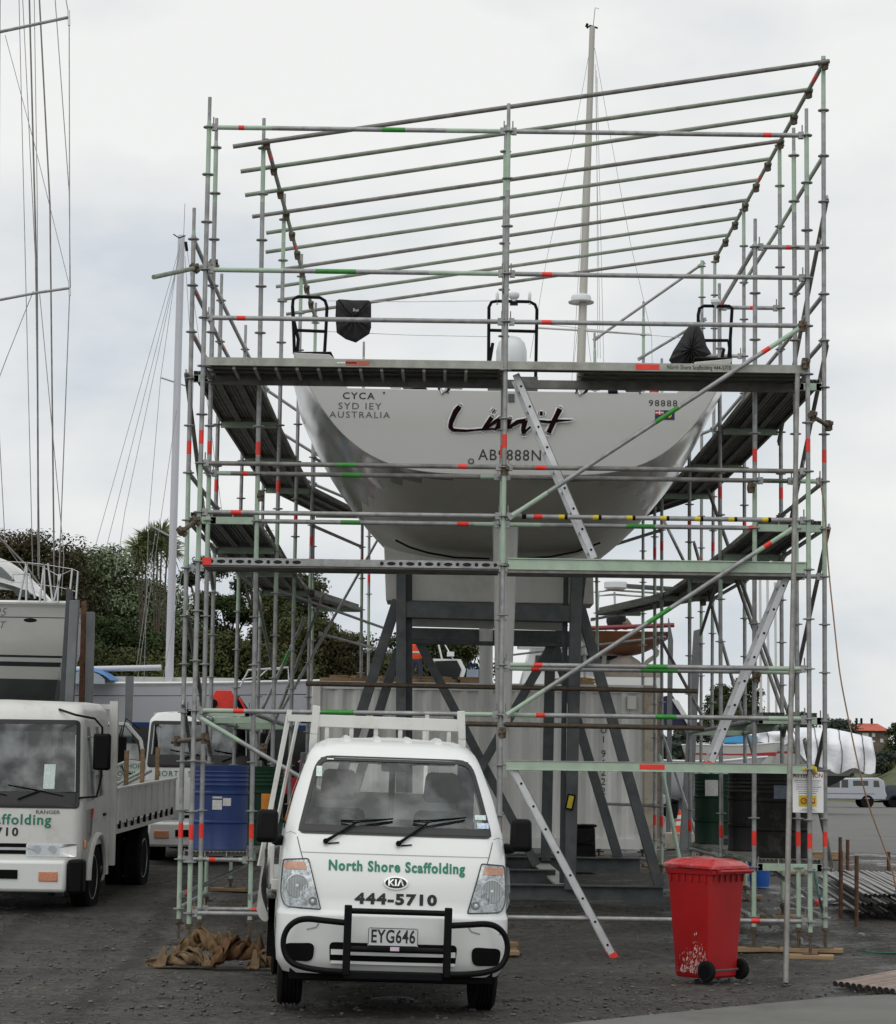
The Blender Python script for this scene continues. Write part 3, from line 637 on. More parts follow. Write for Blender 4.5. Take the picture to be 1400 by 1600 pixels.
# transom, an open stern with raised quarters
def T(x, y, d=0): return at(x, y, YT - d)
ztop = at(801, 612, YT).z
mb = MB(); edge = [hull_pt(0, -1 + 2 * i / 60) for i in range(61)]
poly = edge + [T(1085, 566), T(1078, 588), T(1057, 614), T(900, 612.5), T(740, 610.5), T(543, 606.5), T(534, 586), T(522, 560), T(515, 554)]
poly = [Vector((p.x, YT, p.z)) for p in poly]; mb.prism(poly, (0, .05, 0), M['gel'])
tr = mb.build('transom', yacht, world=True, bevel=.012)
tr.location.y = -.02
mb = MB()   # raised quarters run forward as coamings, side decks
for s_ in (-1, 1):
    def cv(u, v, s_=s_):
        p = hull_pt(u, s_ * 1.0); w = min(.42, abs(p.x - XC) * .9); x = [p.x - s_ * .005, p.x - s_ * w, p.x - s_ * (w + .06), p.x - s_ * (w + .08)][round(v * 3)]
        return Vector((x, p.y, [p.z + .012, p.z + .02, p.z - .1, ztop - .25][round(v * 3)]))
    mb.grid(cv, 20, 3, M['gel'])
def dv(u, v):
    p = hull_pt(u, 1); q = hull_pt(u, 0); zd = ztop - .2 + .25 * u; h = max(.01, abs(p.x - XC) * max(.02, (zd - q.z) / (p.z - q.z)) ** (1 / 2.6) * .97 - .03); return Vector((XC + h * (2 * v - 1), p.y + .05, zd))
mb.grid(dv, 20, 4, mat('deck_grey', (.5, .5, .48), .6)); mb.build('deck', yacht, world=True)
mb = MB()
mb.prism([hull_pt(.3, 0) + Vector(q) for q in ((-1.1, 0, zs0 - zbm - .1), (1.1, 0, zs0 - zbm - .1), (.9, 0, zs0 - zbm + .18), (-.9, 0, zs0 - zbm + .18))], (0, 4.5, 0), M['gel']); mb.build('coachroof', yacht, world=True, bevel=.06)
# writing on the transom
def tp(cx, cy, sl=.0138):
    p = T(cx, cy, .024)
    def f(x, y): return Vector((p.x + x, p.y, p.z + y - x * .0))
    return f
for t_, x, y, sz, b_ in (('CYCA', 560, 619, .105, .016), ('SYD IEY', 562, 635, .105, .003), ('AUSTRALIA', 562, 648.5, .1, .003), ('98888', 1036, 630.5, .098, .006)):
    tx = MB(); writing(tx, t_, sz, tp(x, y), M['steel'] if b_ < .005 else M['ink'], bold=b_, space=1.22, sx=1.12); tx.build('lettering', yacht, world=True)
tx = MB(); writing(tx, 'AB9888N', .172, tp(797, 712), M['ink'], bold=.004, space=1.12, sx=.94)
tx.build('lettering', yacht, world=True)
SC = lambda p: (600 + p[0] / 3.5, 400 + p[1] / 3.5)
strokes = [([(415, 822), (392, 850), (368, 905), (362, 935), (378, 952)], (22, 24, 20, 20, 16)), ([(378, 952), (450, 956), (540, 948), (640, 944), (700, 940)], (14, 12, 9, 9, 6)),
           ([(598, 846), (602, 850)], (20, 20)), ([(590, 882), (570, 910), (545, 950)], (20, 20, 18)), ([(560, 940), (610, 905), (640, 884)], (12, 16, 18)), ([(640, 886), (622, 930), (612, 948)], (18, 16, 16)),
           ([(618, 944), (668, 905), (690, 890)], (10, 16, 18)), ([(690, 890), (676, 930), (668, 948)], (18, 18, 14)), ([(672, 944), (730, 908), (775, 898)], (10, 20, 16)), ([(775, 898), (762, 940), (764, 972)], (20, 22, 20)),
           ([(772, 960), (812, 925), (832, 888)], (10, 12, 10)), ([(852, 860), (868, 861)], (18, 20)), ([(838, 890), (842, 905)], (12, 12)), ([(842, 902), (900, 908), (960, 900), (1032, 897)], (12, 12, 12, 4)), ([(962, 836), (935, 890), (900, 966)], (22, 22, 22))]
def brush(mb, extra, d, m):
    k = 0
    for pts, ws in strokes:
        pts = [SC(p) for p in pts]; ws = [(w / 3.5 / 2 * 1.22 + extra) for w in ws]
        fine = []; 
        for (a, b), (wa, wb) in zip(zip(pts, pts[1:]), zip(ws, ws[1:])):
            for i in range(4): t = i / 4; fine.append(((lerp(a[0], b[0], t), lerp(a[1], b[1], t)), lerp(wa, wb, t)))
        fine.append((pts[-1], ws[-1])); Lp = []; Rp = []
        for i, (p, w) in enumerate(fine):
            a = fine[max(0, i - 1)][0]; b = fine[min(len(fine) - 1, i + 1)][0]; dx, dy = b[0] - a[0], b[1] - a[1]; l = math.hypot(dx, dy) or 1; nx, ny = -dy / l, dx / l
            j = random.uniform(.9, 1.1); Lp.append((p[0] + nx * w * j, p[1] + ny * w * j)); Rp.append((p[0] - nx * w * j, p[1] - ny * w * j))
        p, w = fine[0]; a = fine[1][0]; th = math.atan2(p[1] - a[1], p[0] - a[0]); cap0 = [(p[0] + w * math.cos(th + t), p[1] + w * math.sin(th + t)) for t in (.9, .3, -.3, -.9)]
        p, w = fine[-1]; a = fine[-2][0]; th = math.atan2(p[1] - a[1], p[0] - a[0]); cap1 = [(p[0] + w * math.cos(th + t), p[1] + w * math.sin(th + t)) for t in (.9, .3, -.3, -.9)]
        P3 = lambda q: T(q[0], q[1], d + k * .0005)
        n = len(Lp); mb.add([P3(q) for q in Lp] + [P3(q) for q in Rp], [(i, i + 1, n + i + 1, n + i) for i in range(n - 1)], m)
        k += 1
        for c in (cap0, cap1): mb.add([P3((q[0], q[1])) for q in c], [(0, 1, 2, 3)], m); k += 1
mb = MB(); mb.keep = True; brush(mb, 2.2, .024, M['white']); brush(mb, 0, .045, M['maroon']); mb.build('name_script', yacht, world=True)
# ensign sticker
mb = MB()
def patch(x0, y0, x1, y1, m, d): p = [T(x0, y0, d), T(x1, y0, d), T(x1, y1, d), T(x0, y1, d)]; mb.add(p, [(0, 1, 2, 3)], m)
patch(1023.5, 641, 1054, 656, M['navy'], .024); patch(1024, 641.5, 1037, 648, mat('flag_red', (.5, .03, .05), .5), .026); patch(1024, 644, 1037, 645.5, M['white'], .028); patch(1030, 641.5, 1031.5, 648, M['white'], .03)
mb.tube([T(1046, 649, .026), T(1046, 649, .029)], .026, M['yellow'], 12); mb.tube([T(736, 721, .024), T(736, 721, .028)], .035, M['steel'], 14); mb.tube([T(736, 721, .028), T(736, 721, .032)], .02, M['foil'], 12)
mb.build('flag_sticker', yacht, world=True)
# rudder and keel
def foil(mb, top, bot, chord_t, chord_b, w_t, w_b, m):
    rings = []
    for p, ch, w in ((top, chord_t, w_t), (bot, chord_b, w_b)):
        rings.append([p + Vector((w / 2 * math.sin(a) , ch * (-.5 * math.cos(a)), 0)) for a in [2 * math.pi * j / 16 for j in range(16)]])
    vs = rings[0] + rings[1]; mb.add(vs, [(j, (j + 1) % 16, 16 + (j + 1) % 16, 16 + j) for j in range(16)] + [tuple(range(16)), tuple(31 - j for j in range(16))], m)
mb = MB(); yr = 25.7
foil(mb, at(790, 822, yr), at(785, 1215, yr), .62, .4, .30, .13, M['foil']); mb.build('rudder', yacht, world=True)
mb = MB(); foil(mb, at(760, 880, 30.6), at(758, 1330, 30.6), 1.3, 1.0, .19, .17, M['foil']); mb.build('keel_fin', yacht, world=True)
kb = at(757, 1345, 30.6); mb = MB(); mb.lathe([(.01, -1.6), (.16, -1.4), (.27, -.8), (.3, 0), (.24, .8), (.1, 1.4), (.01, 1.6)], kb, M['steel'], 16, 'Y'); mb.build('keel_bulb', yacht, world=True)
# pushpits, stern gear
def frame(pts, Y, r=.019, m=None, name='pushpit'):
    mb = MB(); 
    for pl in pts: mb.tube([at(x, y, Y + (dy[0] if dy else 0)) for x, y, *dy in pl], r, m or M['black'], 8)
    return mb.build(name, yacht, world=True)
YP = YT + .35
frame([[(460, 553), (459, 520), (457, 480), (458, 468), (465, 463.5), (500, 465), (508, 470), (511, 480), (509, 520), (507, 553)], [(462, 516), (509, 518)], [(464, 553), (466, 530), (459, 500), (457, 478)]], YP)
frame([[(1087, 580), (1091, 540), (1091, 492), (1093, 482), (1100, 478), (1140, 478.5), (1144, 481), (1141, 530), (1141, 570)], [(1100, 532), (1137, 532), (1140, 545), (1137, 570)], [(1126, 570), (1131, 545)]], YP)
frame([[(763, 606), (764, 480), (768, 472), (776, 470.5), (828, 471.5), (836, 476), (839, 484), (836.5, 612)], [(765, 516), (838, 518)], [(765, 566), (770, 536)]], YP)
mb = MB(); M['dome'] = mat('dome_white', (.72, .74, .75), .3, 0, .02, 2)
c = at(799, 570, YP + .1); mb.lathe([(.12, -.02), (.165, 0), (.175, .05), (.175, .16), (.15, .25), (.1, .305), (.05, .325), (.001, .33)], c, M['dome'], 28); mb.lathe([(.13, -.03), (.15, -.02)], c, M['black'], 20); mb.build('satellite_dome', yacht, world=True)
mb = MB(); c = at(803, 468, YP); mb.lathe([(.02, -.05), (.03, 0), (.055, .02), (.065, .045), (.06, .07), (.04, .085), (.001, .09)], c + Vector((0, 0, .0)), M['dome'], 20); mb.box(c - Vector((0, 0, .045)), (.09, .06, .04), M['black']); mb.build('antenna', yacht, world=True)
for x, y in ((1118, 473), (777, 468), (827.5, 468)):
    mb = MB(); c = at(x, y, YP); q = 1 if x > 1000 else .35; mb.lathe([(.012, -.06), (.03 * q, -.03), (.055 * q, 0), (.055 * q, .03 / (q ** .7)), (.03 * q, .05 / q ** .5), (.001, .06 / q ** .5)], c, M['dome'], 16); mb.build('antenna', yacht, world=True)
mb = MB()
for a, b in (((512, 470), (765, 470)), ((512, 518), (765, 526)), ((838, 505), (1090, 530)), ((520, 563), (770, 572))): mb.tube([at(*a, YP), at((a[0] + b[0]) / 2, (a[1] + b[1]) / 2 + 1.5, YP), at(*b, YP)], .004, M['alu'], 5)
mb.build('lifeline', yacht, world=True)
mb = MB()   # winches, wheels, ropes along the stern edge
mb.box(at(776, 600, YT + .4), (.2, .15, .24), M['steel']); mb.box(at(826, 604, YT + .4), (.2, .15, .2), M['steel']); mb.box(at(945, 598, YT + .5), (.28, .2, .12), M['black']); mb.build('pedestal', yacht, world=True)
def rope(x, y):
    mb = MB(); c = at(x, y, YT + .02)
    mb.tube([c + Vector((.06 * math.cos(t), -.03, .05 + .065 * math.sin(t))) for t in [i * .5 for i in range(13)]], .016, M['black'], 6)
    mb.tube([c + Vector(q) for q in ((-.05, .1, .03), (-.04, -.03, .03), (-.02, -.06, -.03), (.01, -.04, .0), (.03, .02, .05), (.2, .1, .06))], .017, M['alu'], 6); mb.build('mooring_rope', yacht, world=True)
rope(694, 612); rope(909, 614)
mb = MB(); mb.tube([at(925, 610, YT + .1), at(945, 604, YT + .1), at(965, 602, YT + .1)], .012, M['alu'], 6); mb.build('tiller', yacht, world=True); mb = MB(); mb.tube([at(950, 613, YT), at(965, 613, YT)], .03, M['black'], 10); mb.build('stern_fitting', yacht, world=True); mb = MB(); mb.box(at(799, 622, YT - .02), (.07, .03, .09), M['steel']); mb.build('stern_light', yacht, world=True)
for x in (617, 636, 1005):
    mb = MB(); mb.beam(at(x - 6, 594, YT + .7), at(x + 6, 609, YT + .7), .05, .12, M['steel'] if x == 636 else M['gel']); mb.build('strut', yacht, world=True)
for x in (655, 990):
    mb = MB(); mb.lathe([(.09, 0), (.1, .02), (.07, .06), (.075, .12), (.001, .13)], at(x, 612, YT + .55), M['black'], 16); mb.build('winch', yacht, world=True)
for x in (600, 700, 900, 1000):
    mb = MB(); mb.tube([at(x, 613.5, YT - .03), at(x, 614, YT + .02)], .012, M['steel'], 8); mb.build('deck_bolt', yacht, world=True)
mb = MB(); mb.lathe([(.05, -.1), (.05, .05), (.02, .1), (.02, .13)], at(1022, 606, YT + .2), M['dome'], 12); mb.ring(at(1022, 612, YT + .2), .053, .03, M['red']); mb.build('bottle', yacht, world=True)
# canvas bag and dark cover hanging on the stern rails
def cloth(outline, Y, th, m, name, label, cat, org, bulge=.06):
    mb = MB(); n = len(outline); cx = sum(p[0] for p in outline) / n; cy = sum(p[1] for p in outline) / n
    for s_ in (-1, 1):
        rings = []
        for k_, sc in enumerate((1, .8, .5, .2)):
            rings.append([at(cx + (x - cx) * sc, cy + (y - cy) * sc, Y + s_ * (th / 2 + bulge * (1 - sc ** 2) + (.02 * math.sin(i * 2.1 + k_) if sc < 1 else 0))) for i, (x, y) in enumerate(outline)])
        vs = [q for r in rings for q in r] + [at(cx, cy, Y + s_ * (th / 2 + bulge))]; fs = []
        for k_ in range(3):
            for i in range(n): fs.append((k_ * n + i, k_ * n + (i + 1) % n, (k_ + 1) * n + (i + 1) % n, (k_ + 1) * n + i))
        for i in range(n): fs.append((3 * n + i, 3 * n + (i + 1) % n, 4 * n))
        mb.add(vs, fs, m)
    a = [at(x, y, Y - th / 2) for x, y in outline]; b = [at(x, y, Y + th / 2) for x, y in outline]
    mb.add(a + b, [(i, (i + 1) % n, n + (i + 1) % n, n + i) for i in range(n)], m)
    o = mb.build(name, origin=org, sharp=70); tag(o, label, cat); return o
def dens(o, k=3):
    out = []
    for a, b in zip(o, o[1:] + o[:1]):
        for i in range(k): out.append((lerp(a[0], b[0], i / k), lerp(a[1], b[1], i / k)))
    return out
M['canvas'] = mat('black_canvas', (.014, .014, .015), .8, 0, .3, 12, bump=.02, bscale=9)
cloth(dens([(525, 470), (530, 467.5), (552, 469), (576, 469), (580, 473), (580, 512), (577, 522), (556, 535.5), (540, 530), (526, 520), (524, 495)]), YP - .1, .05, M['canvas'], 'canvas_bag', 'black canvas bag hung on a line beside the left stern rail of the yacht', 'bag', at(552, 500, YP - .1))
mb = MB(); p_ = at(556, 486, YP - .2)
writing(mb, 'avg', .05, lambda x, y: p_ + Vector((-x, -.02, -y)), M['alu']); b = mb.build('print', bpy.data.objects['canvas_bag'], origin=at(552, 500, YP - .1)); b.location = (0, 0, 0)
cloth(dens([(1086, 503), (1092, 512), (1099, 520), (1104, 540), (1112, 553), (1097, 560), (1085, 562), (1080, 568), (1070, 576), (1056, 577), (1045, 563), (1052, 548), (1062, 532), (1074, 512)]), YP - .1, .12, M['canvas'], 'dark_cover', 'dark crumpled cover tied over the gear by the right stern rail of the yacht', 'cover', at(1080, 545, YP - .1), bulge=.14)
# ---------------------------------------------------------------- cradle
YC, YC2 = 28.0, 31.0
cradle = empty('boat_cradle', at(770, 1410, YC), 'dark steel cradle frame with white hull panels holding up the white yacht', 'cradle')
ST = M['steel']; M['panel'] = mat('white_ply', (.54, .54, .5), .6, 0, .05, 1.5, dirt=(.33, .32, .29), dscale=2, damt=.6)
mb = MB(); pol = [(603, 936), (603, 872), (600, 858), (612, 866), (625, 872), (700, 878), (800, 880), (880, 876), (912, 866), (926, 856), (928, 870), (928, 945), (910, 945), (895, 944), (640, 940)]
top = [(600, 852), (620, 860), (660, 868), (700, 874), (760, 878), (800, 879), (860, 876), (900, 868), (926, 855)]
pol = [(603, 938)] + top + [(928, 944)]
mb.prism([at(x, y, YC - .35) for x, y in pol], (0, .7, 0), M['panel']); mb.build('hull_panel', cradle, world=True, bevel=.01)
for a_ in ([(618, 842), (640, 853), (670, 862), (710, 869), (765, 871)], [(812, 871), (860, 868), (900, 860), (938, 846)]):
    mb = MB(); mb.tube([at(x, y + 2, YC - .42) for x, y in a_], .014, M['rubber'], 6); mb.build('contact_shadow_line', cradle, world=True)  # thin black tube standing in for the shadow line where hull meets panel
def cb(a, b, w=.2, h=.2, Y=YC, Yb=None, m=None, I=False, name='beam'):
    mb = MB(); (mb.ibeam if I else mb.beam)(at(*a, Y), at(*b, Yb or Y), w, h, m or ST, up=(0, 1, 0)) if True else 0
    return mb.build(name, cradle, world=True, bevel=.006)
cb((627, 893), (626, 1405), .12, .18, YC - .45, name='post'); cb((638, 893), (638, 1390), .1, .12, YC - .3, m=mat('dark_steel', (.055, .063, .07), .6, 0, .2, 8), name='post')
cb((901, 893), (890, 1390), .14, .18, YC - .45, name='post'); cb((884, 893), (878, 1380), .06, .12, YC - .3, m=MATS['dark_steel'], name='post')
cb((912, 893), (906, 945), .07, .12, YC - .3, m=MATS['dark_steel'], name='post')
cb((634, 1000), (634, 1360), .12, .18, YC2, name='post'); cb((860, 1000), (853, 1345), .14, .18, YC2, name='post')
cb((634, 953), (893, 960), .2, .2, YC - .42, name='beam'); cb((636, 970), (882, 977), .14, .05, YC + .1, m=M['panel'], name='timber_beam'); cb((634, 990), (900, 996), .16, .16, YC2, name='beam'); cb((636, 1003), (890, 1008), .05, .12, YC + .5, name='beam')
for a, b, Y in (((621, 938), (476, 1388), YC - .35), ((621, 1018), (520, 1350), YC2), ((907, 950), (1030, 1384), YC - .35), ((866, 1006), (966, 1340), YC2)): cb(a, b, .125, .14, Y, name='leg')
cb((655, 1004), (838, 1352), .11, .12, YC + .9, name='cross_brace'); cb((882, 974), (640, 1392), .11, .12, YC + .6, name='cross_brace')
mb = MB(); mb.ibeam(at(470, 1388, YC - .4), at(1036, 1396, YC - .4), .22, .18, ST, up=(0, 0, 1)); mb.build('base_beam', cradle, world=True)
mb = MB(); mb.ibeam(at(560, 1346, YC2), at(1000, 1352, YC2), .22, .2, ST, up=(0, 0, 1)); mb.build('base_beam', cradle, world=True)
mb = MB(); mb.ibeam(at(600, 1366, YC + 1.2), at(868, 1370, YC + 1.2), .2, .18, ST, up=(0, 0, 1)); mb.build('base_beam', cradle, world=True)
mb = MB(); mb.beam(at(845, 1350, YC2), at(888, 1388, YC - .3), .22, .03, M['panel']); mb.build('gusset', cradle, world=True)
mb = MB(); c = at(891, 1253, YC - .58); mb.box(c, (.1, .01, .19), M['black'], rot=(0, .2, 0)); mb.box(c + Vector((.0, -.008, .0)), (.06, .006, .15), M['yellow'], rot=(0, .2, 0)); mb.build('warning_label', cradle, world=True)
# ---------------------------------------------------------------- container
YK = 35.2; kl = at(491, 1062, YK); kr = at(1022, 1073, YK); zb_ = gz(YK) + .16; zt_ = (kl.z + kr.z) / 2
cont = empty('shipping_container', ((kl.x + kr.x) / 2, YK, gz(YK)), 'long grey corrugated shipping container standing behind the cradle', 'shipping container')
M['cont'] = mat('container_paint', (.78, .78, .75), .55, 0, .07, .9, dirt=(.55, .52, .46), dscale=2.2, damt=.5, stretch=(1.6, 1, .35))
mb = MB(); x0, x1 = kl.x + .1, kr.x - .16; prof = []; x = x0; per = .278
while x < x1:
    for dx, dy in ((0, .0), (.07, 0), (.12, .055), (.21, .055)): prof.append((min(x1, x + dx), dy))
    x += per
vs = []; 
for px_, dy in prof: vs += [Vector((px_, YK + dy, zb_ + .16)), Vector((px_, YK + dy, zt_ - .1))]
mb.add(vs, [(2 * i, 2 * i + 2, 2 * i + 3, 2 * i + 1) for i in range(len(prof) - 1)], M['cont'])
mb.build('side_panel', cont, world=True, sharp=20)
mb = MB(); mb.box(((x0 + x1) / 2, YK + .03, zt_ - .06), (x1 - x0, .1, .12), M['cont']); mb.box(((x0 + x1) / 2, YK + .03, zb_ + .08), (x1 - x0, .1, .16), M['cont']); mb.box(((x0 + x1) / 2, YK + 1.25, zt_ - .02), (x1 - x0 + .1, 2.38, .03), M['cont']); mb.box(((x0 + x1) / 2, YK + 2.42, (zt_ + zb_) / 2), (x1 - x0, .06, zt_ - zb_ - .1), M['cont'])
mb.box((kl.x + .03, YK + 1.2, (zt_ + zb_) / 2), (.06, 2.3, zt_ - zb_ - .1), M['cont']); mb.build('frame', cont, world=True)
mb = MB(); beige = mat('beige_steel', (.46, .42, .34), .6, 0, .1, 3, dirt=(.25, .12, .06), dscale=5, damt=.8)
mb.box((kr.x - .06, YK + .0, (zt_ + zb_) / 2), (.2, .16, zt_ - zb_), beige); mb.build('corner_post', cont, world=True, bevel=.01); mb = MB(); mb.box((kl.x + .04, YK, (zt_ + zb_) / 2), (.14, .14, zt_ - zb_), M['cont']); mb.build('corner_post', cont, world=True, bevel=.01)
mb = MB(); mb.box((kr.x + .1, YK + .15, (zt_ + zb_) / 2), (.1, .12, zt_ - zb_ - .1), beige); mb.tube([Vector((kr.x + .12, YK + .03, zb_ + .2)), Vector((kr.x + .12, YK + .03, zt_ - .1))], .02, M['rust'], 8); mb.build('door_edge', cont, world=True)
mb = MB(); cx_ = at(943, 1155, YK).x
for i, ch in enumerate('UI9622261'):
    c = at(943, 1141 + i * 14.6 + (8 if i > 1 else 0), YK - .02); mb = MB() if i in (0, 2) else mb
    writing(mb, ch, .155, lambda x, y, c=c: Vector((cx_ + x, YK - .006, c.z + y)), M['ink'], bold=.004)
    if i in (1, 8): mb.build('code_lettering', cont, world=True)
mb = MB()
for x, y in ((660, 1152), (668, 1166)): mb.box(at(x, y + 8, YK - .01), (.12, .01, .09), M['rust'])
mb.box(at(1057 - 70, 1098, YK - .02), (.14, .06, .2), M['cont']); mb.build('vent_box', cont, world=True)
for i, (x, w) in enumerate(((525, .5), (560, .4), (600, .5), (640, .35), (690, .5), (745, .4), (900, .4))):
    mb = MB(); mb.box((0, 0, .03), (w, .5, .06), M['wood']); mb.box((.05, .1, .085), (w * .6, .4, .05), M['wood'])
    p = at(x, 1060, YK + .3); o = mb.build('timber_offcut', origin=(0, 0, 0), bevel=.005); o.location = (p.x, YK + .4, zt_); o.rotation_euler.z = i * .3
    tag(o, 'timber offcuts lying on the container roof, ' + ['at its left end', 'second pile from its left end', 'behind the left cradle leg', 'just right of the left cradle post', 'left of the blue-roofed boat', 'beside the keel fin', 'right of the right cradle leg'][i], 'timber', 'timber offcuts on the container roof')
# ================================================================ VEHICLES
M['body'] = mat('white_body', (.74, .755, .74), .28, 0, .02, 1.5, coat=.5, dirt=(.6, .6, .57), dscale=1.5, damt=.35)
M['bodyw'] = mat('worn_white_body', (.62, .62, .59), .4, 0, .04, 2, dirt=(.36, .33, .27), dscale=2.5, damt=.6)
M['int'] = mat('cab_interior', (.05, .054, .052), .8, 0, .2, 8); M['seat'] = mat('seat_fabric', (.055, .057, .055), .9, 0, .25, 14)
M['chrome'] = mat('chrome', (.7, .7, .7), .12, .9, .03, 5); M['lens'] = glass('lamp_lens', (.9, .92, .92), .05, .02); M['amber'] = mat('amber_lens', (.6, .26, .15), .25, 0, .2, 60, coat=.5)
M['wind'] = glass('windscreen_glass', (.80, .85, .83), .075); M['sideglass'] = glass('side_glass', (.3, .33, .33), .12); M['seal'] = mat('black_seal', (.02, .02, .02), .5)
M['tgreen'] = mat('sign_green', (.01, .19, .11), .5, 0, .05, 3); M['tblack'] = mat('lettering_black', (.008, .008, .008), .5, 0, .05, 3); M['dark'] = mat('underside', (.007, .007, .007), .95, spec=.1)
def itab(t, Tb):
    if t <= Tb[0][0]: return Tb[0][1]
    for (a, va), (b, vb) in zip(Tb, Tb[1:]):
        if t <= b: return va + (vb - va) * (t - a) / (b - a)
    return Tb[-1][1]
class Cab:
    """cab skin: W half width by height, Y front face by height, r corner radius, k bow of the front"""
    def __init__(s, W, Yf, r, k, D): s.W, s.Yf, s.r, s.k, s.D = W, Yf, r, k, D
    def pos(s, a, z, off=0.):
        w = itab(z, s.W); y0 = itab(z, s.Yf); r = min(s.r, w * .8); wf = w - r; sg = 1 if a >= 0 else -1; b = abs(a)
        if b <= wf: return Vector((a, y0 + s.k * b * b - off, z))
        c = s.k * wf * wf; th = (b - wf) / r
        if th < math.pi / 2: return Vector((sg * (wf + (r + off) * math.sin(th)), y0 + c + r - (r + off) * math.cos(th), z))
        return Vector((sg * (w + off), min(s.D, y0 + c + r + (b - wf - r * math.pi / 2)), z))
    def skin(s, mb, zs, m, hole=None, n=48, off=0., roof=True):
        cols = []
        for z in zs:
            w = itab(z, s.W); r = min(s.r, w * .8); wf = w - r; side = s.D - itab(z, s.Yf) - s.k * wf * wf - r
            A = [-(wf + r * math.pi / 2 + side * (1 - t / 8)) for t in range(8)] + [-(wf + r * math.pi / 2 * (1 - t / 6)) for t in range(6)] + [-wf + 2 * wf * t / 28 for t in range(29)]
            A += [(wf + r * math.pi / 2 * (t + 1) / 6) for t in range(6)] + [(wf + r * math.pi / 2 + side * (t + 1) / 8) for t in range(8)]
            cols.append([(a, s.pos(a, z, off)) for a in A])
        nn = len(cols[0]); vs = [p for c in cols for _, p in c]; fs = []
        for i in range(len(cols) - 1):
            for j in range(nn - 1):
                a = (cols[i][j][0] + cols[i][j + 1][0] + cols[i + 1][j][0] + cols[i + 1][j + 1][0]) / 4; z = (zs[i] + zs[i + 1]) / 2
                if hole and hole(a, z, vs[i * nn + j].y): continue
                fs.append((i * nn + j, i * nn + j + 1, (i + 1) * nn + j + 1, (i + 1) * nn + j))
        mb.add(vs, fs, m)
        if not roof: return
        top = [p for _, p in cols[-1]]; c = Vector((0, sum(p.y for p in top) / len(top), zs[-1] + .02)); b = len(mb.v)
        mb.add(top + [c + Vector((0, 0, .0))], [(i, i + 1, len(top)) for i in range(len(top) - 1)] + [(len(top) - 1, 0, len(top))], m)
    def patch(s, mb, out, off, m, rings=5, edge=0.0):
        ca = sum(p[0] for p in out) / len(out); cz = sum(p[1] for p in out) / len(out); n = len(out); vs = []; fs = []
        sc = [1] + [1 - i / rings for i in range(1, rings)]
        if edge: vs += [s.pos(a, z, off - edge) for a, z in out]
        for k in sc: vs += [s.pos(ca + (a - ca) * k, cz + (z - cz) * k, off) for a, z in out]
        vs.append(s.pos(ca, cz, off)); R_ = len(sc) + (1 if edge else 0)
        for k in range(R_ - 1):
            for i in range(n): fs.append((k * n + i, k * n + (i + 1) % n, (k + 1) * n + (i + 1) % n, (k + 1) * n + i))
        for i in range(n): fs.append(((R_ - 1) * n + i, (R_ - 1) * n + (i + 1) % n, R_ * n))
        mb.add(vs, fs, m)
    def band(s, mb, out, inn, off, m, th=.01):
        n = len(out); vs = [s.pos(a, z, off) for a, z in out] + [s.pos(a, z, off) for a, z in inn] + [s.pos(a, z, off - th) for a, z in out] + [s.pos(a, z, off - th * 2) for a, z in inn]
        fs = []
        for i in range(n):
            j = (i + 1) % n; fs += [(i, j, n + j, n + i), (i, j, 2 * n + j, 2 * n + i), (n + i, n + j, 3 * n + j, 3 * n + i)]
        mb.add(vs, fs, m)
def rounded(poly, r=.05, k=5):
    """round polygon corners; poly list of (a,z[,r])"""
    out = []; n = len(poly)
    for i in range(n):
        p = Vector(poly[i][:2]); a = Vector(poly[i - 1][:2]); b = Vector(poly[(i + 1) % n][:2]); rr = poly[i][2] if len(poly[i]) > 2 else r
        da = (a - p); db = (b - p); ra = min(rr, da.length * .45); rb = min(rr, db.length * .45); A = p + da.normalized() * ra; B = p + db.normalized() * rb
        for t in range(k + 1):
            u = t / k; q = A * (1 - u) ** 2 + p * 2 * u * (1 - u) + B * u * u; out.append((q.x, q.y))
    fin = []
    for a, b in zip(out, out[1:] + out[:1]):
        d = math.hypot(b[0] - a[0], b[1] - a[1]); q = max(1, int(d / .06))
        for i in range(q): fin.append((lerp(a[0], b[0], i / q), lerp(a[1], b[1], i / q)))
    return fin
def inset(out, d):
    n = len(out); res = []
    ar = sum(out[i][0] * out[(i + 1) % n][1] - out[(i + 1) % n][0] * out[i][1] for i in range(n)); sg = 1 if ar > 0 else -1
    for i in range(n):
        a = Vector(out[i - 1]); b = Vector(out[(i + 1) % n]); t = (b - a).normalized(); res.append((out[i][0] - t.y * sg * d, out[i][1] + t.x * sg * d))
    return res
def wheel(parent, c, r, w, rim=True, dual=False, out=1):
    """tyre with rim, axle along X"""
    mb = MB(); h = w / 2; prof = [(r * .6, -h * .8), (r * .8, -h), (r * .93, -h * .95), (r, -h * .7)]
    for g in (-.45, -.15, .15, .45): prof += [(r, h * (g - .1)), (r - .012, h * (g - .08)), (r - .012, h * (g + .08)), (r, h * (g + .1))]
    prof += [(r, h * .7), (r * .93, h * .95), (r * .8, h), (r * .6, h * .8)]
    mb.lathe(prof, c, M['rubber'], 32, 'X'); wv = mb.build('wheel', parent)
    mb = MB(); q = Vector(c)
    mb.lathe([(.001, out * h * .5), (r * .15, out * h * .72), (r * .2, out * h * .5), (r * .5, out * h * .35), (r * .6, out * h * .85), (r * .63, out * h * .8), (r * .62, -out * h * .5)], c, M['chrome'] if rim == 'c' else M['alu'], 24, 'X'); mb.build('rim', wv)
    return wv
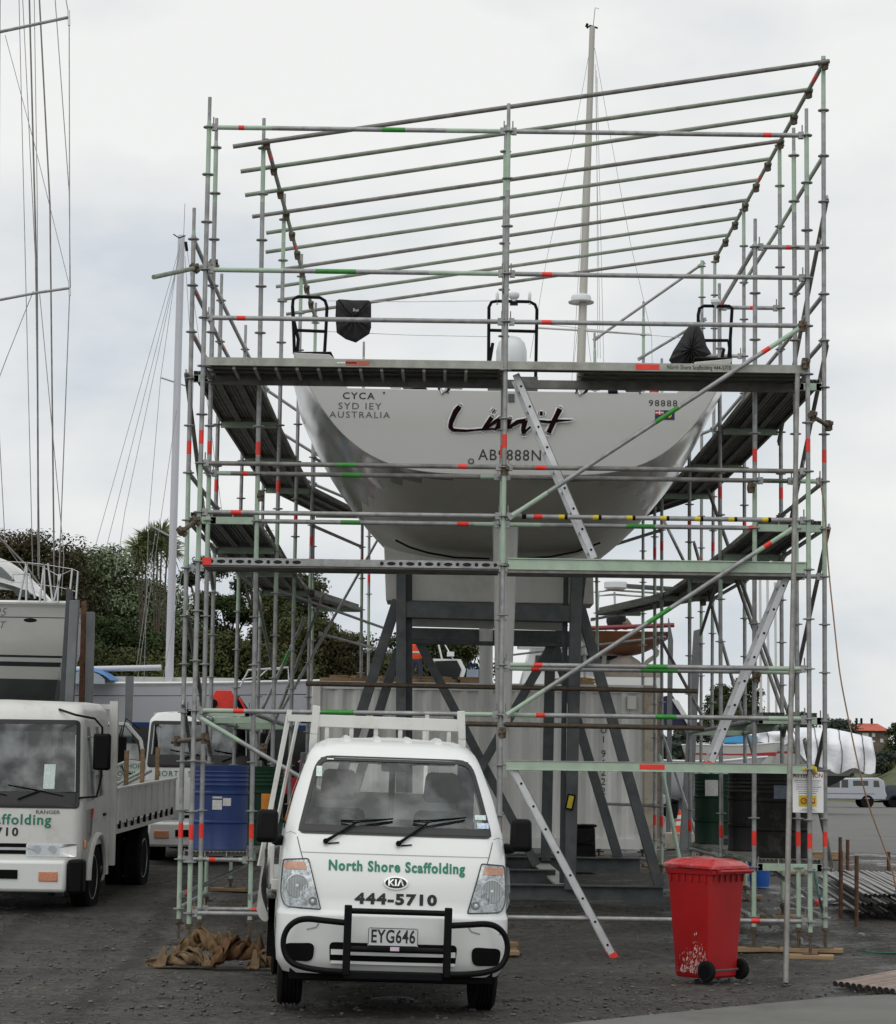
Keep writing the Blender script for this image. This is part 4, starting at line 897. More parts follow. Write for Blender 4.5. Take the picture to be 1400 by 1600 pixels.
# ---------------------------------------------------------------- white pickup in front
VX = at(611, 1570, 15.9).x
van = empty('flatbed_pickup', (VX, 15.9, .0), 'white flatbed pickup with a black bull bar, parked in front of the scaffold', 'pickup', rz=R(4.6), ry=R(1.15))
cabv = Cab([(.25, .80), (.33, .85), (.45, .862), (.66, .862), (.69, .852), (.9, .848), (1.1, .842), (1.24, .825), (1.5, .76), (1.70, .69), (1.80, .65), (1.87, .59), (1.91, .50)],
           [(.25, .07), (.33, .01), (.45, -.01), (.6, -.005), (.66, .0), (.69, .035), (.9, .06), (1.08, .12), (1.22, .20), (1.5, .40), (1.76, .61), (1.83, .72), (1.88, .86), (1.91, 1.05)], .2, .09, 1.62)
wsh = rounded([(-.735, 1.215, .06), (.735, 1.215, .06), (.60, 1.775, .12), (-.60, 1.775, .12)])
wsi = inset(wsh, .035); wsg = inset(wsh, .012)
def in_ws(a, z, y): return 1.23 < z < 1.76 and abs(a) < lerp(.715, .585, (z - 1.2) / .58)
zs = [.25, .28, .33, .37, .42, .48, .54, .6, .65, .66, .68, .70, .78, .86, .94, 1.0, 1.06, 1.12, 1.16, 1.19, 1.215, 1.23, 1.3, 1.4, 1.5, 1.6, 1.7, 1.76, 1.78, 1.81, 1.84, 1.865, 1.885, 1.90, 1.91]
mb = MB()
def vh(a, z, y): return in_ws(a, z, y) or (abs(a) > .8 and .0 < z < .6 and .36 < y < 1.15 and z < .3 + .34 * math.sqrt(max(0, 1 - ((y - .75) / .42) ** 2))) or (abs(a) > .9 and 1.24 < z < 1.74 and .62 < y < 1.4)
cabv.skin(mb, zs, M['body'], vh); vb = mb.build('cab_body', van, sharp=50)
mb = MB(); cabv.band(mb, wsh, wsi, .006, M['seal'], .02); mb.build('windscreen_seal', van)
mb = MB(); cabv.patch(mb, wsi, .0, M['wind'], 6); wg = mb.build('windscreen', van)
mb = MB(); cabv.patch(mb, rounded([(-.70, 1.232, .03), (.70, 1.232, .03), (.69, 1.28, .02), (-.69, 1.28, .02)]), .009, M['seal'], 6); mb.build('windscreen_base', van)
def stick(x, z, w, h, m, cab=cabv, par=wg):
    mb = MB(); cab.patch(mb, [(x, z), (x + w, z), (x + w, z + h), (x, z + h)], .009, m, 2); mb.build('sticker', par)
M['stk'] = mat('sticker_pale', (.55, .66, .62), .5, 0, .2, 60); M['stk2'] = mat('sticker_blue', (.5, .6, .75), .5, 0, .3, 50)
stick(-.60, 1.62, .045, .075, M['stk']); stick(.60, 1.345, .085, .035, M['stk']); stick(.615, 1.285, .09, .04, M['stk2']); stick(-.52, 1.745, .05, .008, M['white'])
# side windows and mirror mounts
mb = MB()
for s_ in (-1, 1):
    P = lambda y, z: Vector((s_ * (itab(z, cabv.W) + .003), y, z)); mb.add([P(.5, 1.26), P(1.44, 1.26), P(1.40, 1.74), P(.80, 1.74)], [(0, 1, 2, 3)], M['sideglass'])
mb.build('side_window', van)
# headlights
def headlight(s_):
    o = [(s_ * a, z) for a, z in rounded([(.535, .69, .02), (.82, .702, .05), (.89, .79, .05), (.87, 1.03, .04), (.64, 1.045, .02)], .03)]
    mb = MB(); cabv.patch(mb, o, .004, mat('lamp_reflector', (.42, .43, .44), .16, .85, .55, 38), 5); hl = mb.build('headlight', van)
    mb = MB(); cabv.band(mb, o, inset(o, .008), .008, M['seal'], .01)
    mb.build('lamp_rim', hl)
    for a, z, r_, mm in ((.722, .85, .085, M['chrome']), (.602, .75, .032, M['chrome'])):
        mb = MB(); c = cabv.pos(s_ * a, z, .0); c.y -= .004
        mb.lathe([(r_, -.012), (r_ * .93, -.016), (r_ * .8, .0), (r_ * .4, .012), (.001, .016)], c, M['alu'], 20, 'Y'); mb.lathe([(.014, -.03), (.010, -.034), (.001, -.036)], c, M['white'], 10, 'Y')
        for i in range(9): x = (i / 4 - 1) * r_ * .9; h = math.sqrt(max(0, r_ * r_ * .86 - x * x)); mb.box(c + Vector((x, -.017, 0)), (.002, .002, h * 2), M['steel'])
        mb.build('reflector', hl)
    oi = [(s_ * a, z) for a, z in rounded([(.65, .965, .015), (.84, .96, .02), (.84, 1.012, .02), (.665, 1.02, .015)], .02)]
    mb = MB(); cabv.patch(mb, oi, .010, M['amber'], 3); mb.build('indicator', hl)
    mb = MB(); cabv.patch(mb, inset(o, .006), .042, M['lens'], 5, edge=.034); mb.build('lens', hl)
for s_ in (-1, 1): headlight(s_)
# panel joints, bumper openings
def strip(pts, w, m, off=.0015, cab=cabv, par=van, name='panel_joint'):
    mb = MB(); vs = []; fs = []; k = len(pts)
    for i, p in enumerate(pts):
        a = Vector(pts[max(0, i - 1)]); b = Vector(pts[min(k - 1, i + 1)]); t = (b - a).normalized(); nx, nz = -t.y * w / 2, t.x * w / 2
        vs += [cab.pos(p[0] + nx, p[1] + nz, off), cab.pos(p[0] - nx, p[1] - nz, off)]
    mb.add(vs, [(2 * i, 2 * i + 2, 2 * i + 3, 2 * i + 1) for i in range(k - 1)], m); return mb.build(name, par)
def dn(a, b, n=20): return [(lerp(a[0], b[0], i / n), lerp(a[1], b[1], i / n)) for i in range(n + 1)]
gap = mat('panel_gap', (.03, .03, .03), .8); soft = mat('panel_shadow_gap', (.32, .33, .32), .6)
strip(dn((-.60, .693), (.60, .693)), .007, gap); strip(dn((-.735, 1.19), (-.575, .70)), .006, gap); strip(dn((.735, 1.19), (.575, .70)), .006, gap); strip(dn((-.70, 1.085), (.70, 1.085)), .004, soft)
strip([(-.86, 1.21), (-.80, 1.222), (-.745, 1.21)], .005, soft); strip([(.86, 1.21), (.80, 1.222), (.745, 1.21)], .005, soft)
for s_ in (-1, 1): strip([(s_ * a, z) for a, z in ((.93, .56), (.80, .555), (.63, .555), (.57, .57), (.55, .6))], .012, soft); strip([(s_ * 1.02, z) for z in (.7, .8, .9, 1.0, 1.1, 1.22)], .006, gap, par=van)
for s_ in (-1, 1): mb = MB(); cabv.patch(mb, [(s_ * a, z) for a, z in rounded([(.585, .335), (.795, .335), (.805, .455), (.575, .465)], .05)], .013, M['dark'], 4, edge=.012); mb.build('fog_recess', van)
mb = MB(); cabv.patch(mb, rounded([(-.46, .325, .03), (.46, .325, .03), (.47, .475, .04), (-.47, .475, .04)]), .003, M['dark'], 4); gr = mb.build('lower_grille', van)
for z, h in ((.408, .036), (.338, .02)):
    mb = MB()
    for i in range(16):
        a0, a1 = -.455 + .91 * i / 16, -.455 + .91 * (i + 1) / 16; p, q = cabv.pos(a0, z, .012), cabv.pos(a1, z, .012); mb.beam(p, q, .03, h, M['body'])
    mb.build('slat', gr)
# writing on the bonnet
FR = lambda x0, z0, off=.004: (lambda x, y: cabv.pos(x0 + x, z0 + y, off))
mb = MB(); writing(mb, 'North Shore Scaffolding', .098, FR(.01, .998), M['tgreen'], bold=.04, space=1.15, sx=.905); mb.build('lettering', van)
mb = MB(); writing(mb, '444-5710', .099, FR(.01, .775), M['tblack'], bold=.05, space=1.18, sx=1.36); mb.build('phone_number', van)
mb = MB(); ov = [(.0 + .092 * math.cos(t) + .005, .892 + .046 * math.sin(t)) for t in [i * math.pi / 14 for i in range(28)]]; cabv.patch(mb, ov, .012, M['chrome'], 3, edge=.011); eb = mb.build('badge', van)
mb = MB(); ov2 = [((a - .005) * .86 + .005, (z - .892) * .8 + .892) for a, z in ov]; cabv.patch(mb, ov2, .0145, M['tblack'], 3); mb.build('badge_field', eb)
mb = MB(); writing(mb, 'KIΛ', .062, lambda x, y: cabv.pos(.005 + x, .892 + y, .017), M['chrome'], bold=.03, space=1.08, sx=1.15); mb.build('badge_letters', eb)
for x in (-.36, -.12, .12, .36):
    mb = MB(); mb.tube([Vector((x, 1.0, 1.902)), Vector((x, 1.3, 1.912)), Vector((x, 1.6, 1.905))], .03, M['body'], 8); mb.build('roof_rib', van)
# wipers
for bx, tx_, tz in ((-.52, -.02, 1.335), (.02, .53, 1.36)):
    mb = MB(); b = cabv.pos(bx, 1.165, .03); e1 = cabv.pos(lerp(bx, tx_, .45), lerp(1.165, tz, .8), .035); t = cabv.pos(tx_, tz, .02)
    mb.tube([b + Vector((0, .03, 0)), b - Vector((0, .01, 0))], .02, M['black'], 10); mb.tube([b, b.lerp(e1, .25), e1], [.014, .011, .007], M['black'], 8)
    k0 = cabv.pos(lerp(bx, tx_, .22), lerp(1.165, tz, .56) + .045, .015); mb.tube([k0, e1 + Vector((0, 0, .0)), t], .006, M['black'], 6); mb.tube([k0 + Vector((0, -.015, .01)), e1 + Vector((0, -.018, .012)), t + Vector((0, -.01, .0))], .005, M['black'], 6)
    mb.tube([cabv.pos(bx + .02, 1.15, .01), cabv.pos(bx + .1, 1.158, .01)], .005, M['black'], 5); mb.build('wiper', van)
# mirrors
for s_, mx_, mz in ((-1, -.955, 1.245), (1, .955, 1.235)):
    mb = MB(); mb.box((mx_, .34, mz + .01), (.17, .09, .235), M['black'], rot=(R(-6), 0, 0), taper=.93); mi_ = mb.build('mirror', van, bevel=.035)
    mi_.modifiers['bevel'].segments = 4
    mb = MB(); mb.tube([Vector((s_ * .85, .42, mz - .09)), Vector((s_ * .89, .38, mz - .09)), Vector((s_ * .94, .36, mz - .05))], [.04, .035, .03], M['black'], 10); mb.build('mirror_arm', mi_)
# bull bar
bar = MB(); bar.box((0, -.1, .262), (.72, .05, .06), M['black']); bb = bar.build('bull_bar', van, bevel=.01)
for x in (-.345, .385): bar = MB(); bar.box((x, -.12, .50), (.055, .05, .48), M['black']); bar.build('upright', bb, bevel=.008)
bar = MB(); bar.tube([Vector((-.36, -.12, .70)), Vector((.36, -.12, .70))], .02, M['black'], 12); bar.build('top_rail', bb)
bar = MB(); bar.tube([Vector((-.36, -.12, .44)), Vector((.36, -.12, .44))], .02, M['black'], 12); bar.build('mid_rail', bb)
for s_ in (-1, 1):
    bar = MB(); pts = [(.4, .63), (.55, .64), (.67, .645), (.75, .625), (.81, .57), (.835, .49), (.82, .405), (.77, .345), (.68, .315), (.55, .3), (.4, .295)]
    fine = []
    for i in range(len(pts) - 1):
        p0, p1, p2, p3 = [Vector(pts[max(0, min(len(pts) - 1, j))]) for j in (i - 1, i, i + 1, i + 2)]
        for k_ in range(5): t = k_ / 5; fine.append(.5 * ((2 * p1) + (p2 - p0) * t + (2 * p0 - 5 * p1 + 4 * p2 - p3) * t * t + (3 * p1 - p0 - 3 * p2 + p3) * t ** 3))
    fine.append(Vector(pts[-1])); bar.tube([Vector((s_ * p.x + (.03 if s_ < 0 else 0), -.12 + max(0, p.x - .5) * .25, p.y - .012)) for p in fine], .0215, M['black'], 12); bar.build('side_loop', bb)
pl = MB(); pl.box((-.015, -.152, .53), (.365, .006, .125), mat('plate_white', (.55, .57, .56), .4, 0, .05, 8)); npl = pl.build('number_plate', van, bevel=.012)
pl = MB(); writing(pl, 'EYG646', .125, lambda x, y: Vector((-.015 + x, -.1565, .53 + y)), M['tblack'], bold=.02, space=1.07, sx=.74); pl.build('plate_text', npl)
pl = MB()
for z in (.59, .47): pl.box((-.015, -.156, z), (.35, .002, .004), M['tblack'])
for x in (-.194, .164): pl.box((x, -.156, .53), (.004, .002, .11), M['tblack'])
pl.build('plate_border', npl); pl = MB(); pl.box((0, -.155, .45), (.065, .004, .028), mat('label_pink', (.6, .5, .6), .5)); pl.build('registration_label', npl)
# interior
mb = MB(); mb.box((0, .55, 1.13), (1.44, .45, .16), M['int']); mb.box((0, .95, .9), (1.5, 1.1, .1), M['int']); mb.box((0, 1.57, 1.0), (1.44, .05, .62), M['int']); mb.box((0, 1.57, 1.78), (1.1, .05, .1), M['int'])
for x in (-.64, .64): mb.box((x, 1.57, 1.5), (.14, .05, .6), M['int'])
cabv.skin(mb, [z for z in zs if z < 1.9], M['int'], lambda a, z, y: vh(a, z, y), off=-.018, roof=False)
mb.box((.04, 1.57, 1.5), (.05, .04, .6), M['int']); mb.box((0, 1.2, 1.80), (1.1, .7, .02), M['seat']); mb.build('cabin_lining', van, bevel=.01)
for x in (-.40, .42):
    mb = MB(); mb.box((x, 1.25, 1.16), (.5, .14, .46), M['seat'], rot=(R(-10), 0, 0), taper=.85); st_ = mb.build('seat', van, bevel=.05)
    mb = MB(); mb.box((x, 1.26, 1.565), (.3, .1, .23), M['seat'], rot=(R(-6), 0, 0), taper=.85); mb.build('headrest', st_, bevel=.045)
mb = MB(); c = Vector((-.40, .78, 1.22)); mb.tube([c + Vector((.2 * math.cos(t), .09 * math.sin(t), .16 * math.sin(t))) for t in [i * math.pi / 12 for i in range(24)]], .013, M['int'], 8, closed=True); mb.build('steering_wheel', van)
mb = MB(); mb.box((.02, .78, 1.705), (.23, .03, .07), M['int']); mb.box((.02, .74, 1.735), (.3, .06, .03), M['int']); mb.build('rear_view_mirror', van, bevel=.012)
# chassis, wheels, tray
mb = MB(); mb.box((0, 1.0, .33), (1.3, 1.7, .2), M['dark']); mb.box((0, 3.0, .52), (.8, 2.8, .16), M['dark']); mb.box((0, .28, .3), (1.5, .3, .12), M['dark']); mb.build('chassis', van)
for s_ in (-1, 1):
    wheel(van, (s_ * .735, .76, .325), .325, .19, 'c', out=s_)
    for q in (0, 1): wheel(van, (s_ * (.62 + q * .17), 3.15, .30), .3, .15, out=s_)
mb = MB(); mb.box((0, 3.15, .78), (1.8, 3.0, .08), M['bodyw']); tray = mb.build('tray', van, bevel=.005)
for s_ in (-1, 1):
    mb = MB(); mb.box((s_ * .9, 3.15, .93), (.03, 2.9, .3), M['bodyw']); 
    for i in range(9): mb.box((s_ * .92, 1.85 + i * .33, .93), (.02, .03, .28), M['bodyw'])
    mb.build('drop_side', tray, bevel=.004)
mb = MB()
for x in (-.62, .62): mb.beam((x * 1.02, 1.69, .82), (x * .98, 1.69, 1.98), .065, .06, M['bodyw']); mb.beam((x * .98, 1.69, 1.98), (x * .955, 1.69, 2.2), .07, .06, M['bodyw'])
mb.box((0, 1.69, 2.085), (1.2, .05, .095), M['bodyw'])
for i in range(6): mb.box((-.5 + i * .2, 1.69, 1.95), (.035, .03, .25), M['bodyw'])
mb.box((0, 1.69, 1.2), (1.3, .04, .7), M['bodyw']); mb.build('headboard', van, bevel=.005)
mb = MB()
for x, a in ((-.78, -.22), (.52, .0)): mb.beam((x + a, 4.3, .85), (x, 4.4, 2.24), .035, .035, M['bodyw'])
mb.box((-.12, 4.38, 2.17), (1.35, .04, .06), M['bodyw']); mb.build('rear_rack', van)
mb = MB(); mb.beam((-.74, 1.95, 2.08), (-.93, 1.85, .95), .022, .022, M['bodyw']); mb.build('rack_stay', van)
tw = MB(); n_ = 9
tw.grid(lambda u, v: Vector((-.93 - .05 * math.sin(u * 9 + v * 4) * v - .03, 1.7 + u * 2.7, .98 - v * (.42 + .1 * math.sin(u * 7)))), 26, 8, mat('grey_tarp', (.35, .35, .32), .5, .2, .2, 6)); tw.build('tarpaulin', van)
for s_ in (-1, 1):
    mb = MB(); mb.box((s_ * .8, 2.72, .42), (.22, .02, .46), M['rubber']); mb.build('mud_flap', van)
cabv_red = MB(); cabv.patch(cabv_red, rounded([(-1.05, .7), (-1.02, .7), (-1.02, .76), (-1.05, .76)], .005), .01, M['amber'], 2); cabv_red.build('side_marker', van)
van.scale = (.955, 1, 1)
for ch in van.children:
    if not ch.name.startswith(('wheel', 'chassis', 'mud', 'headboard', 'rear_rack', 'rack_stay')): ch.location.z += .035
# ---------------------------------------------------------------- cab-over trucks
def truck(name, org, rz, rx, W, H, label, stuff, cabm, txt, tray_len=4.6, r_=.12, ws=(1.30, 2.27), door_open=False, yaw_extra=0):
    t = empty(name, org, label, 'truck', rz=rz, rx=rx)
    hb = ws[0] + .0; ht = ws[1]
    cb_ = Cab([(.34, W * .96), (.7, W), (1.3, W), (ht, W * .955), (H - .1, W * .93), (H - .02, W * .85), (H, W * .7)], [(.34, .02), (.7, .0), (hb, .03), (ht, .2), (H - .1, .3), (H - .03, .42), (H, .62)], r_, .03, 1.75)
    Ho = lambda a, z, y: (hb + .1 < z < ht - .02 and abs(a) < W - .11) or (abs(a) > W + .1 and hb + .08 < z < ht - .08 and .5 < y < 1.35) or (z < .8 and abs(a) > W and .55 < y < 1.5)
    zz = sorted(set([.34, .4, .5, .6, .7, .8, .9, 1.0, 1.1, hb, hb + .1, hb + .2, hb + .4, hb + .6, hb + .8, ht - .08, ht - .02, ht, H - .12, H - .1, H - .07, H - .04, H - .02, H - .005, H]))
    mb = MB(); cb_.skin(mb, zz, cabm, Ho); body = mb.build('cab_body', t, sharp=50)
    o = rounded([(-W + .03, hb - .04, .06), (W - .03, hb - .04, .06), (W * .955 - .03, ht, .07), (-W * .955 + .03, ht, .07)]); i_ = inset(o, .05)
    mb = MB(); cb_.band(mb, o, i_, .006, M['seal'], .02); mb.build('windscreen_seal', t)
    mb = MB(); cb_.patch(mb, rounded([(-W + .045, hb - .02, .03), (W - .045, hb - .02, .03), (W - .05, hb + .15, .02), (-W + .05, hb + .15, .02)]), .012, M['seal'], 8); mb.build('windscreen_base', t)
    mb = MB(); cb_.patch(mb, i_, 0, M['wind'], 6); wg = mb.build('windscreen', t)
    for s_ in (-1, 1):
        if door_open and s_ < 0: continue
        mb = MB(); P = lambda y, z: Vector((s_ * (itab(z, cb_.W) + .004), y, z)); mb.add([P(.32, hb + .02), P(1.42, hb + .08), P(1.42, ht - .08), P(.45, ht - .08)], [(0, 1, 2, 3)], M['sideglass']); sw = mb.build('side_window', t)
    mb = MB(); cb_.skin(mb, [z for z in zz if z < H - .03], M['int'], Ho, off=-.018, roof=False); mb.box((0, .6, hb + .0), (W * 1.8, .5, .14), M['int']); mb.box((0, 1.7, (hb + .9) / 2 + .1), (W * 1.85, .06, hb - .1), M['int']); mb.box((0, 1.0, .95), (W * 1.85, 1.3, .08), M['int'])
    for x in (-1, 0, 1): mb.box((x * W * .85, 1.7, (hb + ht) / 2 + .1), (.12 if x else .04, .05, ht - hb), M['int'])
    mb.box((0, 1.7, ht - .05), (W * 1.8, .05, .2), M['int']); mb.build('cabin_lining', t)
    for x in (-.55 * W, .55 * W):
        mb = MB(); mb.box((x, 1.4, hb + .1), (.5, .14, .62), M['seat'], taper=.85); s2 = mb.build('seat', t, bevel=.04); mb = MB(); mb.box((x, 1.4, hb + .52), (.27, .1, .2), M['seat']); mb.build('headrest', s2, bevel=.03)
    for x in (-.3, .35):
        mb = MB(); b = cb_.pos(x, hb + .06, .03); e1 = cb_.pos(x + .25, hb + .16, .03); mb.tube([b, e1], .011, M['black'], 6); mb.tube([cb_.pos(x - .12, hb + .22, .012), e1, cb_.pos(x + .52, hb + .1, .012)], .008, M['black'], 6); mb.build('wiper', t)
    # grille, lamps, bumper
    mb = MB(); cb_.patch(mb, rounded([(-W + .5, .74, .02), (W - .5, .74, .02), (W - .5, .86, .02), (-W + .5, .86, .02)]), .008, M['dark'], 3); g_ = mb.build('grille', t)
    mb = MB(); [mb.beam(cb_.pos(-W + .52 + (2 * W - 1.04) * i / 10, .8, .014), cb_.pos(-W + .52 + (2 * W - 1.04) * (i + 1) / 10, .8, .014), .012, .03, M['alu']) for i in range(10)]; mb.build('slat', g_)
    for s_ in (-1, 1):
        mb = MB(); cb_.patch(mb, [(s_ * a, z) for a, z in rounded([(W - .62, .715), (W - .05, .715), (W - .05, .86), (W - .62, .86)], .02)], .012, M['chrome'], 3, edge=.01); hl = mb.build('headlight', t)
        mb = MB(); cb_.patch(mb, [(s_ * a, z) for a, z in rounded([(W - .60, .73), (W - .24, .73), (W - .24, .845), (W - .60, .845)], .02)], .02, M['lens'], 3, edge=.007); mb.build('lens', hl)
        for q in (.32, .5):
            c = cb_.pos(s_ * (W - q), .788, .013); mb = MB(); mb.lathe([(.052, -.001), (.04, .003), (.001, .006)], c, M['alu'], 16, 'Y'); mb.build('reflector', hl)
        mb = MB(); cb_.patch(mb, [(s_ * a, z) for a, z in rounded([(W + .1, .8), (W + .17, .8), (W + .17, .9), (W + .1, .9)], .01)], .03, M['amber'], 2, edge=.025); mb.build('indicator', t)
    mb = MB(); mb.box((0, -.04, .5), (2 * W * .88, .18, .36), M['body']); bp = mb.build('bumper', t, bevel=.04)
    for s_ in (-1, 1):
        mb = MB(); mb.box((s_ * (W * .88 - .2), -.135, .5), (.22, .02, .11), M['amber']); mb.build('fog_lamp', bp, bevel=.008); mb = MB(); mb.box((s_ * (W * .88 + .1), .0, .5), (.18, .22, .38), M['black']); mb.build('bumper_corner', bp, bevel=.03)
    mb = MB(); mb.box((0, -.135, .52), (W * .75, .02, .1), M['dark']); mb.build('air_slot', bp)
    # mirrors on bent arms
    for s_ in (-1, 1):
        if door_open and s_ < 0: continue
        mb = MB(); mb.box((s_ * (W + .2), .12, ht - .36), (.2, .1, .42), M['black']); mr = mb.build('mirror', t, bevel=.03)
        mb = MB(); mb.tube([cb_.pos(s_ * (W - .35), ht + .12, .02), Vector((s_ * (W - .1), .02, ht + .06)), Vector((s_ * (W + .12), .05, ht + .02)), Vector((s_ * (W + .2), .1, ht - .08)), Vector((s_ * (W + .2), .12, ht - .65)), Vector((s_ * (W + .15), .12, hb + .1)), cb_.pos(s_ * (W - .05), hb + .08, .01)], .014, M['black'], 6); mb.build('mirror_arm', mr)
    txt(cb_, t)
    mb = MB(); mb.box((0, 3.4, .72), (.86, 5.4, .2), M['dark']); mb.box((0, .9, .55), (W * 1.6, 1.3, .3), M['dark']); mb.box((-.6, 2.6, .6), (.5, .9, .4), M['dark']); mb.box((.6, 2.7, .6), (.4, 1.0, .35), M['dark']); mb.build('chassis', t)
    for s_ in (-1, 1):
        wheel(t, (s_ * (W - .13), 1.0, .42), .42, .23, out=s_); 
        mb = MB(); mb.tube([Vector((s_ * (W + .01), 1.0 + .52 * math.cos(a), .42 + .5 * math.sin(a))) for a in [i * math.pi / 12 for i in range(13)]], .035, M['bodyw'], 6); mb.build('wheel_arch', t)
        for q in (0, 1): wheel(t, (s_ * (W - .15 - q * .27), 4.6, .42), .42, .23, out=s_)
    # dropside tray with headboard
    y0, y1 = 1.95, 1.95 + tray_len; mb = MB(); mb.box((0, (y0 + y1) / 2, .93), (2 * W + .06, tray_len, .12), M['bodyw']); tr_ = mb.build('tray', t)
    for s_ in (-1, 1):
        mb = MB(); mb.box((s_ * (W + .03), (y0 + y1) / 2, 1.22), (.035, tray_len, .42), M['bodyw'])
        for i in range(10): mb.box((s_ * (W + .052), y0 + .1 + i * (tray_len - .2) / 9, 1.2), (.02, .03, .42), M['bodyw']); mb.box((s_ * (W + .052), y0 + .2 + i * (tray_len - .2) / 9.8, .98), (.03, .05, .1), M['dark'])
        mb.box((s_ * (W + .045), (y0 + y1) / 2, 1.43), (.05, tray_len, .03), M['bodyw']); mb.build('drop_side', tr_, bevel=.003)
    mb = MB(); mb.box((0, y1, 1.2), (2 * W, .035, .4), M['bodyw']); mb.build('tail_gate', tr_)
    mb = MB()
    for s_ in (-1, 1): mb.beam((s_ * (W + .0), y0 - .06, .5), (s_ * (W + .0), y0 - .06, H + .02), .1, .08, M['bodyw'])
    mb.box((0, y0 - .06, H - .05), (2 * W, .06, .06), M['bodyw']); mb.box((0, y0 - .06, 1.2), (2 * W - .1, .04, .5), M['bodyw'])
    for i in range(5): mb.box((-W + .35 + i * (2 * W - .7) / 4, y0 - .06, 1.85), (.04, .04, H - 1.5), M['bodyw'])
    mb.build('headboard', t); return t, cb_
def txt1(c, t):
    mb = MB(); f = lambda x0, z0: (lambda x, y: c.pos(x0 + x, z0 + y, .006))
    writing(mb, 'North Shore Scaffolding', .165, f(.74, 1.125), M['tgreen'], bold=.022, space=1.14, align='RIGHT'); mb.build('lettering', t)
    mb = MB(); writing(mb, '444-5710', .13, f(.37, .985), M['tblack'], bold=.03, space=1.3, align='RIGHT', sx=1.1); mb.build('phone_number', t)
    mb = MB(); writing(mb, 'RANGER', .06, f(.70, 1.215), M['steel'], bold=.01, sx=1.2); mb.build('badge', t)
    mb = MB(); c.patch(mb, [(.63, 1.48), (.76, 1.48), (.76, 1.76), (.63, 1.76)], .01, M['stk'], 2); mb.build('sticker', t)
    mb = MB(); P = lambda y, z: Vector((itab(z, c.W) + .005, y, z)); mb.add([P(.32, 1.24), P(.74, 1.24), P(.62, .92), P(.46, .86), P(.34, .9)], [(0, 1, 2, 3, 4)], M['sideglass']); mb.build('lower_door_window', t)
    mb = MB(); mb.box((itab(1.2, c.W) + .012, 1.38, 1.14), (.02, .12, .035), M['black']); mb.build('door_handle', t)
t1, c1 = truck('tray_truck', (at(-26, 1425, 25.9).x, 25.9, gz(26) - .1), R(-2.2), R(1.6), 1.09, 2.48, 'cream-white cab-over truck with a steel-laden dropside tray at the left edge', 'truck', M['bodyw'], txt1)
def txt2(c, t):
    mb = MB(); writing(mb, 'NORTH SHORE', .115, lambda x, y: c.pos(-.64 + x, 1.385 + y, .006), M['tgreen'], bold=.004, space=1.15, align='LEFT'); mb.build('lettering', t)
t2, c2 = truck('crane_truck', (at(306, 1330, 33.4).x, 33.4, gz(33.4) - .08), R(2), 0, .80, 2.32, 'white cab-over truck with an open door and a red crane, behind the blue drum', 'truck', M['body'], txt2, tray_len=3.6, ws=(1.52, 2.17), door_open=True)
# the open door of the second truck, swung out to the left
dr = MB(); W2 = .80
hx, hy = -W2 - .02, .42; ang = R(128); dx, dy = math.cos(ang + R(65)) , math.sin(ang + R(65))
def DP(u, z, o=0): return Vector((hx + dx * u - dy * o * 0, hy + dy * u - o, z))
op = [(0, .62), (.72, .62), (.72, 1.2), (.72, 2.0), (.6, 2.14), (.3, 2.14), (.08, 1.85), (0, 1.3)]
wi = [(.09, 1.58), (.66, 1.66), (.66, 2.0), (.56, 2.08), (.32, 2.08), (.12, 1.8)]
op2 = [(0, .62), (.72, .62), (.72, 1.64), (0, 1.56)]
dr.prism([DP(u, z) for u, z in op2], (0, .05, 0), M['body'])
for a, b in zip([(0.02, 1.55), (.08, 1.88), (.3, 2.12), (.6, 2.12), (.7, 2.0)], [(.08, 1.88), (.3, 2.12), (.6, 2.12), (.7, 2.0), (.7, 1.6)]): dr.beam(DP(*a) + Vector((0, .025, 0)), DP(*b) + Vector((0, .025, 0)), .05, .06, M['body'], up=(0, 1, 0))
d_ = dr.build('door', t2, bevel=.006)
dr = MB(); dr.add([DP(u, z, -.02) for u, z in wi], [tuple(range(len(wi)))], M['sideglass']); dr.build('door_window', d_)
dr = MB(); dr.box(DP(.36, 1.72, .12), (.16, .08, .4), M['black']); dr.tube([DP(.1, 2.05, .02), DP(.3, 2.2, .1), DP(.36, 1.9, .12)], .012, M['black'], 6); dr.tube([DP(.1, 1.35, .02), DP(.3, 1.4, .1), DP(.36, 1.55, .12)], .012, M['black'], 6); dr.build('mirror', d_, bevel=.015)
dr = MB()
for s_, z, m_, b_ in (('NORTH SHORE', 1.49, M['tgreen'], .004), ('SCAFFOLDING', 1.375, M['tgreen'], .004), ('444-5710', 1.27, M['tblack'], .02)): writing(dr, s_, .105, lambda x, y, z=z: DP(.36, z + y, .004) + Vector((x * -dx, x * -dy, 0)) , m_, bold=b_)
dr.build('door_lettering', d_)
